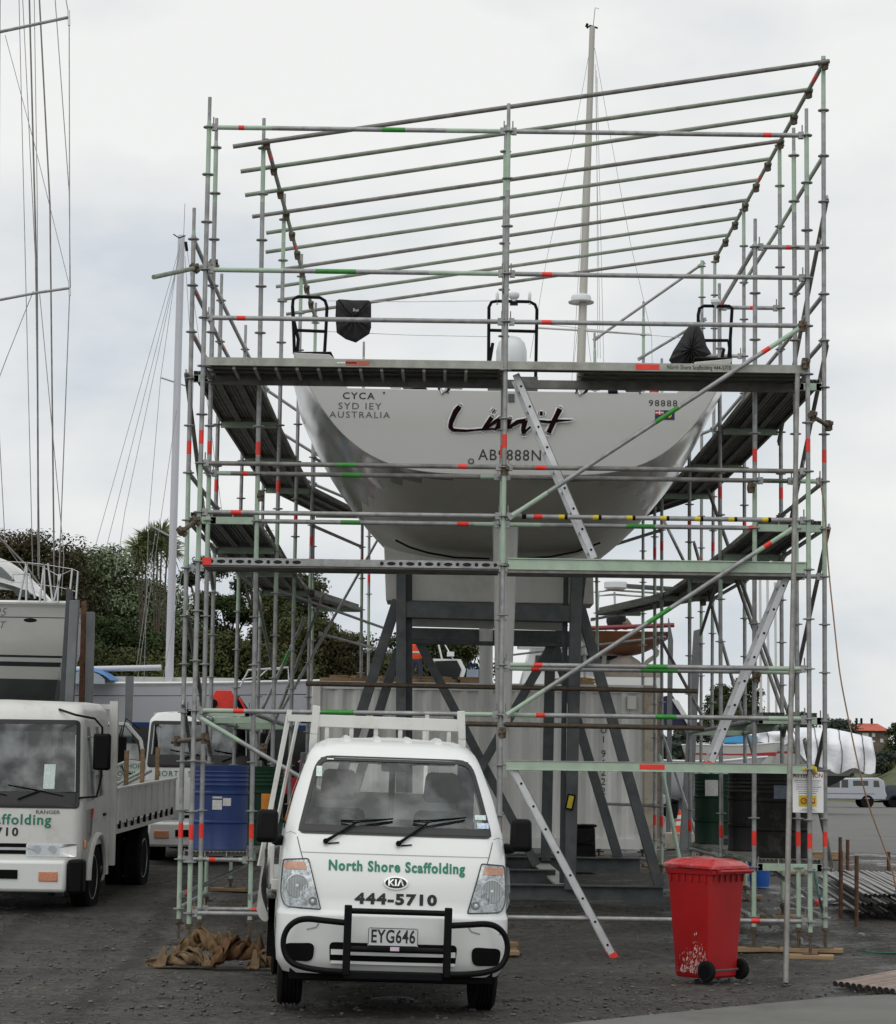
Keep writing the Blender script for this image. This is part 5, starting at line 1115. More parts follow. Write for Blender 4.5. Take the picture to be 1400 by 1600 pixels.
# red knuckle crane on the tray, cone on the dashboard
mb = MB(); c0 = Vector((.25, 2.15, 2.35)); mb.prism([c0 + Vector(q) for q in ((-.24, 0, 0), (.16, 0, 0), (.16, 0, .2), (.08, 0, .36), (-.16, 0, .36), (-.24, 0, .22))], (0, .3, 0), M['red']); mb.box((.25, 2.3, 1.7), (.25, .25, 1.3), M['red'])
mb.tube([Vector((.05, 2.12, 2.5)), Vector((.05, 2.16, 2.5))], .07, M['black'], 12); mb.beam((.4, 2.3, 2.6), (.62, 2.3, 2.3), .1, .12, M['black']); mb.tube([Vector((.45, 2.2, 2.6)), Vector((.6, 2.2, 2.35)), Vector((.6, 2.2, 2.1))], .02, M['red'], 6); mb.build('crane', t2, bevel=.02)
def cone(loc, h, label, cat='cone', rz=0):
    mb = MB(); r = h * .27; org = mat('cone_orange', (.75, .09, .02), .5, 0, .1, 8); wh = M['white']
    mb.box((0, 0, h * .02), (h * .56, h * .56, h * .04), org); mb.lathe([(r, h * .04), (r * .75, h * .3)], (0, 0, 0), org, 20); mb.lathe([(r * .75, h * .3), (r * .58, h * .48)], (0, 0, 0), wh, 20); mb.lathe([(r * .58, h * .48), (r * .5, h * .58)], (0, 0, 0), org, 20); mb.lathe([(r * .5, h * .58), (r * .35, h * .74)], (0, 0, 0), wh, 20); mb.lathe([(r * .35, h * .74), (r * .12, h), (.001, h)], (0, 0, 0), org, 20)
    o = mb.build('traffic_cone', origin=(0, 0, 0)); o.location = loc; tag(o, label, cat); return o
pp = t2.matrix_world @ Vector((0, 0, 0))
cone(Vector(t2.location) + Vector((-.15, .62, 1.585)), .3, 'small orange cone on the dashboard of the white crane truck')
# steel tubes carried on the first truck's tray, with stakes
tx0, ty0, tz0 = t1.location
for i in range(14):
    mb = MB(); x = 1.0 - (i % 7) * .1 - random.uniform(0, .04); z = 1.12 + (i // 7) * .055 + i * .022; a = Vector((x, 2.3 + random.uniform(0, .8), z)); b = Vector((x - random.uniform(-.1, .25), 6.1 - random.uniform(0, .6), z + random.uniform(.02, .25)))
    mb.tube([a, b], .024, G if i % 3 else PL, 8); o = mb.build('scaffold_tube', origin=(0, 0, 0)); o.location = t1.location; o.rotation_euler = t1.rotation_euler
    tag(o, 'steel scaffold tube lying in the heap on the truck tray', 'tube', 'steel tubes on the truck tray')
for i, (x, y) in enumerate(((1.02, 2.35), (1.02, 3.2), (1.02, 4.4), (1.02, 5.6))):
    mb = MB(); mb.box((x, y, 1.62), (.05, .06, .52), M['wood'] if i else M['rust']); mb.build('stake', t1)
# ================================================================ SMALLER THINGS IN THE YARD
# ---- wheelie bin
BX = at(1103, 1525, 19.4).x
bin_ = empty('wheelie_bin', (BX, 19.4, gz(19.4)), 'scuffed red wheelie bin with its lid shut, standing at the right front of the scaffold', 'bin', rz=R(44)); bin_.scale = (.95, .95, .96)
M['binred'] = mat('bin_red', (.36, .008, .01), .38, 0, .14, 3, dirt=(.33, .02, .02), dscale=5, damt=.6); M['scuff'] = mat('scuff_white', (.55, .33, .3), .7, 0, .3, 30)
def rr(w, d, r=.05, k=4, cx=0, cy=0):
    out = []
    for sx, sy, a0 in ((1, -1, -90), (1, 1, 0), (-1, 1, 90), (-1, -1, 180)):
        for i in range(k + 1): a = R(a0 + 90 * i / k); out.append((cx + sx * (w / 2 - r) + r * math.cos(a), cy + sy * (d / 2 - r) + r * math.sin(a)))
    return out
def loft(mb, rings, m, cap=True):
    n = len(rings[0]); vs = [Vector(p) for r in rings for p in r]; fs = []
    for i in range(len(rings) - 1):
        for j in range(n): j2 = (j + 1) % n; fs.append((i * n + j, i * n + j2, (i + 1) * n + j2, (i + 1) * n + j))
    if cap: fs += [tuple(reversed(range(n))), tuple((len(rings) - 1) * n + j for j in range(n))]
    mb.add(vs, fs, m)
mb = MB(); rg = []
for z, w, d in ((.03, .38, .38), (.05, .405, .41), (.25, .425, .43), (.5, .45, .465), (.75, .475, .495), (.93, .495, .52), (.935, .52, .545), (.975, .53, .56), (.98, .53, .56)): rg.append([(x, y, z) for x, y in rr(w, d, .045)])
loft(mb, rg, M['binred']); bb_ = mb.build('body', bin_, sharp=30)
mb = MB()
for i in range(6): mb.box((-.2 + i * .08, -.262, .9), (.012, .02, .06), M['binred']); mb.box((-.25, -.2 + i * .08, .9), (.02, .012, .06), M['binred'])
mb.box((0, -.292, .955), (.5, .035, .03), M['binred']); mb.build('rim_ribs', bin_)
mb = MB(); rg = []
for z, w, d in ((.982, .57, .60), (.985, .575, .605), (1.01, .575, .6), (1.03, .52, .54), (1.045, .48, .49), (1.06, .36, .38), (1.068, .2, .22)): rg.append([(x, y, z + .012 * (y > 0)) for x, y in rr(w, d, .07)])
loft(mb, rg, mat('bin_lid_red', (.40, .02, .022), .3, 0, .12, 3, dirt=(.62, .3, .3), dscale=7, damt=.75))
for x in (-.13, .13): mb.box((x, -.02, 1.052), (.03, .36, .03), MATS['bin_lid_red'])
mb.build('lid', bin_, bevel=.006)
mb = MB(); mb.tube([Vector((-.23, -.35, .965)), Vector((.23, -.35, .965))], .014, M['binred'], 10)
for x in (-.2, 0, .2): mb.box((x, -.315, .965), (.025, .08, .04), M['binred'])
mb.build('handle', bin_)
for x in (-.235, .235):
    mb = MB(); mb.lathe([(.02, -.028), (.06, -.03), (.084, -.026), (.092, -.012), (.092, .012), (.084, .026), (.06, .03), (.02, .028)], (x, -.2, .1), M['rubber'], 24, 'X'); w = mb.build('wheel', bin_)
    mb = MB(); mb.lathe([(.055, -.034), (.05, -.024), (.02, -.024), (.001, -.04)], (x, -.2, .1), M['black'], 16, 'X'); mb.lathe([(.055, .034), (.05, .024), (.02, .024), (.001, .04)], (x, -.2, .1), M['black'], 16, 'X'); mb.build('hub', w)
mb = MB(); mb.tube([Vector((-.22, -.2, .1)), Vector((.22, -.2, .1))], .012, M['steel'], 8); mb.build('axle', bin_)
mb = MB()
for i in range(420):
    t = random.betavariate(1.3, 2.2); y = -.19 + .36 * t; z = .075 + random.betavariate(1.1, 3) * .36 * (1.1 - abs(t - .35)); s_ = random.choice((.002, .003, .004, .004, .006, .011)) * random.uniform(.7, 1.3)
    x = -(.2045 + (z - .05) * .055) - .0012; tl = random.uniform(-.5, .5); q = [(y + s_ * random.uniform(.3, 1.3) * math.cos(a + tl), z + s_ * random.uniform(.5, 2.2) * math.sin(a)) for a in (0, 1.2, 2.4, 3.6, 5)]
    mb.add([(x - i * 2e-6, a, b) for a, b in q], [(0, 1, 2, 3, 4)], M['scuff'])
mb.keep = True; mb.build('scuff_marks', bb_)
# ---- drums
def drum(px, ytop, ybot, Y, z0, m, label, paper=(), lidm=None, group=None, kind='oil_drum'):
    c = at(px, ytop, Y); r = .292; o = empty(kind, (c.x, Y, z0), label, 'drum', group)
    mb = MB(); prof = [(.001, .012), (r - .02, .012), (r - .012, 0), (r, .004), (r, .02)]
    for zc in (.29, .59): 
        prof += [(r - .004, .03 if zc < .4 else .33), (r - .004, zc - .02), (r + .006, zc - .008), (r + .006, zc + .008), (r - .004, zc + .02)]
    for i in range(4): z = .66 + i * .045; prof += [(r - .004, z), (r + .001, z + .012), (r - .004, z + .024)]
    prof += [(r, .86), (r, .876), (r - .012, .88), (r - .02, .868), (.001, .868)]
    if kind == 'blue_drum':
        for i in range(4): pass
    mb.lathe(prof, (0, 0, 0), m, 36); mb.build('body', o, sharp=25)
    mb = MB(); mb.tube([Vector((.15, -.1, .866)), Vector((.15, -.1, .882))], .035, M['steel'], 12); mb.build('bung', o)
    for a, z, w, h, pm in paper:
        mb = MB(); a = R(a); pts = []
        for i in range(5): t = a + (i / 4 - .5) * w / r; pts += [((r + .002) * math.sin(t), -(r + .002) * math.cos(t), z - h / 2), ((r + .002) * math.sin(t), -(r + .002) * math.cos(t), z + h / 2)]
        mb.add(pts, [(2 * i, 2 * i + 2, 2 * i + 3, 2 * i + 1) for i in range(4)], pm); mb.build('paper_label', o)
    return o
M['dblue'] = mat('drum_blue', (.006, .03, .14), .42, 0, .12, 3, dirt=(.02, .04, .12), dscale=6); M['dgreen'] = mat('drum_green', (.005, .03, .014), .4, 0, .15, 4, dirt=(.03, .035, .03), dscale=6, spec=.2)
M['dblack'] = mat('drum_black', (.004, .004, .004), .35, 0, .2, 4, dirt=(.04, .037, .033), dscale=4, spec=.2); M['dsoot'] = mat('drum_soot', (.007, .0065, .006), .6, 0, .2, 3, dirt=(.09, .085, .075), dscale=2.2, spec=.2, damt=.8)
pap = mat('paper', (.6, .6, .58), .8, 0, .12, 40, dirt=(.3, .3, .3), dscale=90)
drum(346, 1192, 1322, 23.72, zk(1) + .085, M['dblue'], 'blue steel drum with two paper labels, on the scaffold deck beside the truck', [(-1, .47, .1, .1, pap), (19, .5, .085, .08, pap), (-1, .545, .1, .02, pap)], kind='oil_drum')
drum(404, 1200, 1310, 25.6, zk(1) + .085, M['dgreen'], 'dark green drum with an orange patch, behind and right of the blue drum', [(28, .48, .16, .24, mat('orange_patch', (.6, .22, .02), .6, 0, .15, 10))])
drum(1121, 1205, 1315, 28.6, zk(1) + .085, M['dgreen'], 'dark green drum with a white notice on its side, behind the red bin', [(-22, .7, .17, .2, pap), (10, .09, .14, .04, M['steel'])])
drum(1177, 1210, 1330, 25.9, zk(1) + .085, M['dblack'], 'shiny black drum between the green drum and the sooty drum')
drum(1220, 1212, 1340, 23.75, zk(1) + .085, M['dsoot'], 'sooty dull black drum with a dusty patch, left of the warning sign', [(-8, .68, .15, .14, mat('faded_label', (.08, .1, .13), .7, 0, .3, 20))])
# ---- bucket
p = at(1187, 1384, 31); mb = MB(); mb.lathe([(.13, 0), (.155, .33), (.165, .33), (.165, .35), (.15, .35), (.14, .1), (.001, .09)], (0, 0, 0), mat('bucket_blue', (.01, .09, .38), .4), 24)
o = mb.build('bucket', origin=(0, 0, 0)); o.location = (p.x, 31, gz(31)); tag(o, 'small blue plastic bucket on the gravel behind the red bin', 'bucket')
# ---- hessian sacks
from mathutils import noise as mnoise
M['hess'] = mat('hessian', (.165, .115, .068), .95, 0, .2, 30, bump=.004, bscale=120, dirt=(.11, .07, .035), dscale=5, damt=.7, spec=.1); M['hess2'] = mat('hessian_rust', (.115, .066, .035), .95, 0, .25, 25, bump=.004, bscale=120, dirt=(.08, .045, .022), dscale=5, spec=.1); M['hess3'] = mat('hessian_brown', (.14, .092, .05), .95, 0, .2, 25, bump=.004, bscale=120, dirt=(.08, .05, .025), dscale=5, spec=.1)
# crumpled sacks: one settled sheet of cloth, points in millimetres (x, y, z, ...), laid down several times turned and sized
CLOTH = (
-542,131,12,-562,120,2,-558,98,13,-542,80,4,-524,61,4,-504,42,6,-501,29,29,-489,10,19,-474,-7,19,-458,-22,15,-439,-38,12,-415,-54,6,-389,-71,4,-361,-88,4,-334,-105,4,-309,-120,4,-287,
-132,4,-266,-138,4,-261,-158,13,-236,-152,7,-221,-126,14,-252,-115,4,-245,-82,2,-238,-51,3,-209,-58,4,-183,-64,4,-163,-72,2,-153,-52,2,-137,-35,4,-110,-36,9,-86,-51,2,-94,-23,2,-66,
-12,5,-46,10,16,-27,17,2,-2,15,14,-10,-1,1,10,3,10,29,16,7,51,34,6,71,58,12,91,85,1,114,110,0,128,135,7,-546,100,27,-534,123,25,-525,111,5,-509,92,4,-493,73,4,-493,61,25,-484,42,13,
-470,26,22,-460,11,9,-445,-5,4,-424,-21,4,-401,-35,12,-376,-50,4,-349,-67,5,-323,-83,8,-301,-99,14,-284,-114,22,-269,-130,28,-252,-146,36,-223,-152,33,-244,-127,33,-252,-96,31,-250,
-63,28,-219,-49,29,-192,-40,28,-170,-40,20,-155,-57,21,-135,-60,19,-148,-37,23,-125,-51,9,-98,-38,18,-76,-38,4,-60,-27,23,-53,-8,4,-29,-3,7,-24,16,18,-8,31,1,14,28,1,23,46,19,44,63,
14,61,86,5,80,109,1,101,132,2,113,147,24,-521,97,41,-506,116,32,-497,123,8,-482,105,4,-479,90,20,-469,71,21,-465,54,6,-451,42,18,-441,27,4,-423,11,4,-401,-4,4,-377,-18,11,-352,-34,4,
-327,-50,8,-305,-66,19,-291,-84,32,-275,-99,40,-268,-118,49,-247,-132,55,-219,-146,58,-221,-117,38,-242,-91,51,-232,-83,22,-206,-71,35,-186,-57,44,-168,-61,32,-154,-53,47,-150,-72,28,
-136,-50,42,-107,-46,32,-89,-67,11,-66,-48,26,-56,-40,2,-42,-27,14,-24,-15,26,-13,2,27,-8,27,30,1,46,18,12,70,11,34,87,6,51,107,15,64,129,2,84,149,2,104,162,6,-500,99,52,-487,103,28,
-482,128,27,-467,120,11,-459,102,23,-459,88,7,-445,71,2,-429,58,11,-412,43,2,-392,28,8,-367,14,4,-341,-1,8,-320,-18,21,-307,-37,38,-303,-59,53,-289,-75,64,-275,-92,68,-255,-96,59,-247,
-117,76,-216,-128,75,-200,-112,48,-217,-82,48,-219,-102,22,-197,-82,14,-179,-74,24,-174,-82,44,-156,-82,55,-129,-74,54,-116,-77,24,-86,-78,44,-53,-73,28,-43,-68,3,-21,-54,5,-11,-37,
17,-3,-19,9,9,-7,25,15,16,31,17,44,36,18,72,34,22,98,25,33,122,21,49,141,16,65,160,16,78,175,10,-481,116,54,-467,95,41,-460,120,37,-454,137,24,-449,122,8,-438,106,6,-421,92,6,-401,79,
3,-378,63,6,-353,47,15,-332,29,29,-318,9,48,-319,-13,66,-308,-32,81,-286,-43,85,-268,-55,85,-268,-76,95,-264,-72,70,-242,-90,70,-217,-104,88,-186,-106,70,-192,-77,55,-192,-96,33,-188,
-114,16,-171,-102,4,-153,-94,14,-129,-93,19,-114,-114,31,-80,-112,34,-51,-103,13,-18,-99,3,-2,-89,18,17,-73,19,19,-58,3,24,-37,2,28,-10,1,38,9,22,41,38,31,41,69,30,39,93,40,42,118,44,
58,134,38,78,141,30,93,149,19,-461,132,51,-449,106,56,-437,108,34,-429,130,32,-423,128,10,-414,111,23,-406,88,34,-400,62,37,-375,44,44,-349,38,60,-320,36,73,-320,14,93,-298,-1,102,-289,
-21,115,-276,-39,120,-262,-56,116,-244,-67,108,-241,-77,83,-233,-72,54,-208,-84,74,-182,-95,94,-169,-75,73,-170,-98,58,-161,-112,41,-150,-128,31,-131,-137,19,-105,-140,7,-72,-134,2,
-37,-128,3,0,-126,4,25,-122,24,39,-111,6,52,-93,4,50,-75,17,52,-53,5,55,-22,2,55,11,2,65,33,24,65,63,34,64,88,41,65,110,50,60,107,30,74,117,16,80,125,32,-441,143,40,-428,121,54,-418,
99,48,-407,115,38,-395,121,20,-391,100,5,-379,77,14,-366,77,41,-358,70,70,-339,58,93,-322,42,113,-300,26,122,-283,11,131,-268,-6,131,-254,-22,126,-242,-41,120,-238,-47,96,-255,-57,76,
-223,-63,76,-194,-66,65,-179,-70,93,-151,-79,92,-145,-93,74,-134,-105,60,-118,-117,51,-95,-129,42,-66,-138,34,-33,-147,27,2,-152,19,35,-153,6,57,-133,3,72,-121,15,78,-102,18,71,-85,
2,73,-61,16,75,-28,13,79,5,3,83,38,9,88,62,27,88,86,34,89,100,50,87,106,34,92,92,18,103,112,15,-419,150,32,-407,130,47,-397,111,56,-386,99,40,-371,109,26,-361,98,2,-349,80,23,-336,61,
46,-326,78,72,-307,62,91,-297,59,117,-280,44,128,-266,25,121,-257,7,114,-253,-12,104,-261,-35,102,-245,-26,82,-230,-48,79,-217,-51,52,-200,-47,77,-172,-52,78,-147,-57,79,-130,-71,71,
-113,-85,65,-93,-98,58,-67,-110,50,-38,-121,43,-6,-127,33,26,-137,34,54,-141,25,77,-141,13,91,-128,2,94,-105,4,88,-87,16,92,-60,3,98,-27,3,103,7,2,108,38,9,109,66,16,111,80,38,114,100,
45,111,116,31,116,96,23,115,85,7,-402,140,15,-386,132,32,-377,123,50,-365,103,51,-350,95,31,-334,97,6,-327,67,14,-314,77,41,-302,87,67,-289,79,90,-277,62,105,-292,45,105,-278,29,98,
-279,8,94,-278,-14,84,-270,-32,68,-250,-44,51,-230,-22,54,-201,-22,55,-179,-39,55,-159,-30,66,-139,-40,62,-121,-51,60,-100,-64,60,-78,-78,59,-54,-90,45,-27,-100,36,3,-108,44,31,-117,
44,57,-123,40,81,-125,34,100,-118,29,117,-102,20,120,-77,9,124,-47,2,128,-15,4,133,17,2,135,46,8,136,69,17,134,82,33,133,103,32,134,124,33,129,112,13,132,90,19,-373,139,6,-364,122,18,
-356,116,37,-346,117,59,-331,98,44,-314,97,18,-303,70,8,-294,65,36,-282,84,53,-290,67,68,-270,59,78,-290,52,75,-295,32,66,-296,8,60,-278,-3,44,-254,-9,36,-235,-20,17,-207,-23,18,-179,
-25,22,-154,-26,28,-146,-9,43,-135,-27,35,-114,-31,41,-92,-44,42,-69,-56,49,-45,-70,53,-25,-71,37,1,-79,44,26,-85,42,48,-89,32,70,-86,30,91,-75,30,110,-60,31,129,-38,32,149,-17,24,165,
5,10,168,33,6,167,57,16,165,79,24,160,96,35,147,111,49,150,107,25,152,119,5,131,101,2,-380,151,40,-358,150,34,-338,139,30,-337,114,32,-314,118,50,-297,94,38,-282,84,12,-274,56,19,-263,
73,36,-261,72,59,-263,54,46,-261,37,60,-258,16,72,-258,24,48,-248,24,24,-232,16,3,-205,14,4,-180,13,14,-160,14,32,-165,5,8,-149,-4,5,-130,-16,4,-109,-19,11,-87,-24,25,-65,-26,42,-41,
-40,50,-16,-53,51,-7,-52,29,17,-54,25,38,-49,30,59,-43,32,79,-30,29,99,-14,19,117,7,16,135,30,19,153,42,37,175,54,45,197,65,46,195,88,47,192,108,44,177,124,56,170,129,32,167,103,20,
152,85,5,-387,168,8,-368,159,2,-354,138,3,-333,120,4,-309,113,22,-282,118,39,-265,92,34,-250,75,16,-242,52,25,-234,67,41,-231,59,62,-230,44,80,-219,30,62,-215,9,43,-201,17,22,-196,45,
23,-175,55,5,-157,55,22,-156,48,4,-140,40,14,-133,25,26,-133,17,2,-110,11,4,-84,2,9,-59,-4,25,-40,-26,32,-13,-30,37,11,-36,41,12,-24,25,30,-19,15,49,-9,16,68,9,17,87,30,25,109,51,32,
128,70,43,151,88,49,173,98,58,185,91,77,206,95,82,197,116,78,208,134,65,200,130,37,192,113,13,180,86,4,-369,192,13,-362,173,25,-343,156,21,-323,144,4,-298,123,4,-274,110,16,-248,111,
33,-233,88,32,-219,69,26,-209,51,35,-206,42,55,-197,35,78,-191,8,70,-176,7,46,-164,32,34,-159,62,38,-149,84,21,-132,82,3,-123,64,14,-112,52,2,-112,46,25,-110,27,9,-120,9,28,-97,-8,28,
-70,-2,44,-42,-8,48,-13,-10,51,7,-12,43,27,-8,35,45,-22,36,53,0,42,73,17,48,96,36,58,119,54,68,143,76,77,169,85,81,157,102,92,174,112,102,195,119,102,218,126,95,229,120,72,221,114,44,
200,95,30,205,82,4,-348,191,26,-356,185,4,-332,169,4,-308,156,19,-283,143,3,-258,126,7,-233,111,13,-214,102,28,-200,83,30,-189,66,40,-181,47,51,-172,36,74,-165,7,76,-147,6,51,-139,38,
49,-127,61,33,-118,87,27,-106,93,8,-102,73,2,-102,65,22,-93,45,9,-90,18,18,-101,7,45,-96,-25,49,-65,-23,60,-34,-30,61,-8,-34,62,15,-33,56,35,-30,45,50,-15,58,70,-16,42,93,2,50,118,22,
58,144,43,66,168,62,75,149,69,94,160,82,110,180,92,116,202,98,113,225,104,105,226,97,77,234,93,48,210,75,39,197,62,15,-352,211,6,-334,198,20,-308,183,21,-283,171,4,-254,158,3,-230,141,
3,-207,127,10,-188,113,19,-175,96,27,-167,81,42,-161,61,55,-151,35,62,-145,17,86,-129,-1,64,-117,27,49,-106,55,39,-97,82,38,-85,89,20,-77,78,4,-81,56,7,-79,45,33,-79,19,50,-80,-8,71,
-81,-44,78,-52,-59,68,-22,-65,71,4,-67,68,23,-65,58,42,-57,47,62,-39,49,82,-23,63,106,-18,43,132,6,45,158,30,51,162,40,79,154,48,103,170,60,115,191,68,114,214,73,107,235,79,89,253,84,
67,238,63,53,225,52,29,218,50,3,-317,218,23,-299,212,2,-270,199,4,-240,187,4,-214,173,16,-207,154,35,-181,148,33,-163,133,39,-149,117,38,-139,99,33,-133,78,48,-131,58,70,-120,28,72,
-116,0,90,-98,12,66,-91,42,62,-79,57,44,-63,72,39,-49,65,22,-48,39,21,-47,21,48,-47,-7,68,-45,-37,84,-41,-71,87,-37,-101,67,-9,-105,61,14,-107,66,34,-101,58,52,-88,48,72,-67,46,88,-50,
67,116,-32,64,143,-18,45,168,5,50,156,13,77,171,29,88,186,32,104,205,40,94,216,53,73,243,50,60,271,49,51,258,37,27,244,25,5,255,50,4,-282,243,4,-253,235,5,-227,221,20,-209,203,42,-190,
186,59,-177,167,71,-178,144,79,-165,125,81,-147,113,78,-137,94,68,-115,104,57,-108,75,53,-99,54,76,-92,24,88,-84,-6,93,-71,14,74,-57,30,62,-40,37,49,-17,44,47,-11,18,44,-10,-4,65,-8,
-37,80,-7,-70,89,-5,-104,84,-4,-132,71,4,-143,48,26,-140,52,44,-132,61,64,-114,52,83,-91,45,97,-61,47,124,-56,66,152,-35,62,178,-21,50,172,-14,75,183,-3,91,193,9,74,210,18,57,239,16,
55,271,9,57,271,6,26,280,4,4,291,28,4,299,51,2,-241,263,19,-234,247,47,-221,226,69,-205,204,89,-192,185,104,-180,165,113,-168,146,116,-158,126,115,-147,107,109,-134,89,98,-114,84,77,
-88,89,63,-77,63,58,-68,43,80,-60,18,94,-50,-8,94,-35,0,78,-19,12,75,4,12,68,24,-3,55,22,-31,68,25,-63,82,25,-96,90,27,-126,79,25,-154,74,29,-165,53,36,-160,33,56,-151,45,78,-135,57,
94,-105,58,113,-76,55,135,-52,45,159,-59,65,182,-40,68,197,-23,62,206,-26,82,218,-16,63,244,-3,69,262,-21,48,284,-21,25,307,-14,5,323,9,12,334,30,4,340,52,4,-215,234,21,-202,224,48,
-184,225,74,-171,211,96,-163,196,116,-157,176,127,-147,156,128,-138,136,127,-127,115,121,-115,92,113,-100,76,95,-76,73,77,-56,72,56,-49,47,64,-38,30,80,-27,13,94,-15,-6,101,-7,-17,87,
18,-17,82,43,-24,75,48,-51,62,43,-83,67,45,-114,76,50,-141,89,49,-165,79,51,-176,59,56,-173,37,70,-155,26,94,-143,42,113,-114,45,127,-83,37,154,-67,44,171,-44,52,193,-58,53,210,-43,
53,220,-48,72,242,-36,64,269,-24,72,297,-21,51,317,-31,27,340,-17,12,358,5,5,368,27,4,373,49,4,-200,213,36,-175,228,41,-162,217,65,-153,200,84,-166,183,95,-152,169,104,-131,163,109,
-117,143,109,-101,122,106,-108,107,84,-81,102,85,-53,95,82,-38,72,79,-29,50,78,-16,34,69,-6,23,86,5,4,90,17,-14,97,25,-38,94,44,-50,78,70,-59,71,67,-87,61,68,-116,69,69,-143,75,72,-167,
83,75,-176,64,82,-175,41,92,-164,18,107,-135,21,131,-110,27,152,-82,32,162,-52,22,183,-34,31,205,-47,34,220,-62,42,229,-69,62,254,-57,69,283,-44,76,308,-44,52,336,-29,42,351,-4,32,377,
1,21,388,24,18,372,38,26,-194,223,15,-175,207,29,-171,197,53,-149,188,60,-161,171,68,-142,162,73,-140,139,81,-122,121,75,-98,130,63,-72,120,61,-59,99,47,-39,84,42,-22,67,43,-5,55,53,
4,51,71,15,33,72,26,14,78,36,-6,84,47,-29,91,58,-53,94,67,-78,85,89,-79,68,89,-105,80,93,-131,80,92,-151,68,105,-168,66,112,-167,44,124,-154,21,135,-126,9,143,-92,3,165,-64,9,194,-56,
21,207,-32,14,225,-26,32,239,-42,40,251,-62,50,259,-82,71,285,-67,86,310,-45,77,332,-24,68,354,-4,57,371,12,43,396,17,43,379,31,50,-202,201,3,-198,192,26,-182,175,35,-163,164,39,-144,
153,40,-143,132,45,-120,141,40,-102,120,31,-74,112,22,-45,106,20,-17,105,19,5,102,32,4,101,54,19,88,49,30,68,52,39,47,56,48,29,69,58,8,79,67,-17,79,77,-42,83,89,-65,92,98,-89,90,114,
-91,71,113,-114,63,119,-134,55,134,-146,67,147,-155,47,146,-127,36,158,-97,26,181,-90,1,202,-64,4,220,-43,2,240,-42,22,248,-25,8,262,-29,25,273,-44,43,282,-65,65,290,-94,77,309,-70,
62,334,-52,57,357,-35,49,376,-18,38,387,-10,57,377,5,72,-183,223,3,-183,198,2,-176,176,4,-165,157,5,-153,138,7,-129,133,8,-101,132,4,-70,134,4,-39,135,5,-10,133,5,5,145,25,20,142,44,
35,129,55,46,112,63,55,90,64,63,68,55,71,43,60,79,17,67,89,-4,82,98,-29,89,109,-52,82,118,-74,80,131,-93,90,137,-111,78,141,-109,56,158,-121,53,179,-130,37,179,-103,32,194,-102,6,215,
-78,20,243,-71,4,244,-61,27,260,-62,6,270,-45,6,284,-26,2,294,-39,23,303,-59,45,298,-92,51,323,-94,67,335,-79,45,357,-64,36,375,-49,49,369,-37,68,352,-24,74,-162,225,21,-158,210,3,-149,
190,3,-138,171,4,-132,159,22,-112,164,9,-83,162,2,-50,164,2,-18,166,4,12,164,6,38,159,14,54,153,32,64,151,51,73,132,60,80,109,68,87,82,60,87,57,76,98,28,76,110,1,70,119,-25,80,129,-45,
93,135,-69,95,151,-79,82,157,-94,71,168,-117,72,188,-106,62,208,-111,38,210,-121,12,228,-98,31,253,-92,13,241,-83,38,266,-85,33,267,-64,38,284,-57,28,287,-54,4,312,-44,5,323,-58,29,
319,-90,36,322,-117,54,346,-106,46,366,-91,49,364,-77,67,344,-66,68,329,-57,81,-137,219,25,-159,211,29,-156,188,28,-140,174,30,-117,181,27,-93,173,24,-68,156,24,-39,168,26,-9,182,25,
22,186,21,48,182,28,69,175,34,86,160,38,93,139,43,100,115,55,110,88,67,108,62,85,122,34,77,134,4,75,144,-23,76,151,-48,80,159,-66,93,164,-86,100,177,-94,85,195,-105,74,194,-133,59,211,
-146,36,240,-131,28,245,-112,3,245,-115,34,251,-106,56,267,-90,60,282,-79,46,295,-78,29,293,-76,5,322,-66,2,345,-65,22,341,-96,26,340,-123,37,349,-125,60,368,-112,66,353,-103,78,333,
-95,83,311,-89,87,-144,222,2,-139,205,17,-137,201,38,-132,183,51,-120,164,45,-94,166,47,-65,160,48,-33,157,44,-8,159,24,16,171,39,39,176,50,61,173,57,79,162,63,95,144,68,108,120,80,
125,92,91,136,61,94,146,28,91,158,-1,92,169,-26,90,177,-48,85,181,-69,80,187,-84,95,189,-108,97,189,-131,80,217,-141,66,237,-149,39,239,-146,5,263,-125,5,268,-110,26,269,-120,47,284,
-110,62,278,-102,42,289,-104,18,316,-96,16,343,-91,4,371,-85,16,369,-106,34,365,-132,35,371,-129,57,364,-135,76,342,-126,77,321,-118,74,298,-115,84,-125,201,3,-114,214,17,-113,210,39,
-108,191,50,-105,172,64,-98,148,64,-75,138,51,-48,136,37,-18,136,38,3,147,52,26,150,62,45,149,74,63,138,82,78,118,90,92,92,98,105,63,107,120,32,114,136,4,118,152,-21,119,168,-42,117,
185,-57,112,199,-68,99,206,-80,80,208,-107,83,212,-138,86,212,-164,64,227,-171,36,251,-163,18,265,-138,26,281,-125,10,292,-126,28,284,-140,44,307,-127,42,328,-119,24,351,-123,2,380,
-119,4,402,-116,20,402,-126,44,393,-141,57,380,-158,66,357,-159,65,340,-144,58,317,-141,68,291,-136,75,-94,188,10,-98,192,31,-86,210,30,-83,201,50,-81,182,66,-77,160,77,-72,134,79,-47,
130,67,-33,112,54,-9,112,60,8,116,75,28,109,75,46,95,80,63,74,81,78,47,87,93,19,93,107,-9,100,121,-34,107,136,-54,113,152,-69,120,171,-81,120,192,-89,114,212,-95,99,232,-102,79,232,
-133,72,236,-165,70,236,-190,50,256,-173,41,275,-167,28,267,-157,8,285,-151,2,307,-147,5,336,-147,5,365,-152,4,393,-156,19,420,-155,7,434,-156,30,426,-167,50,408,-180,50,391,-180,36,
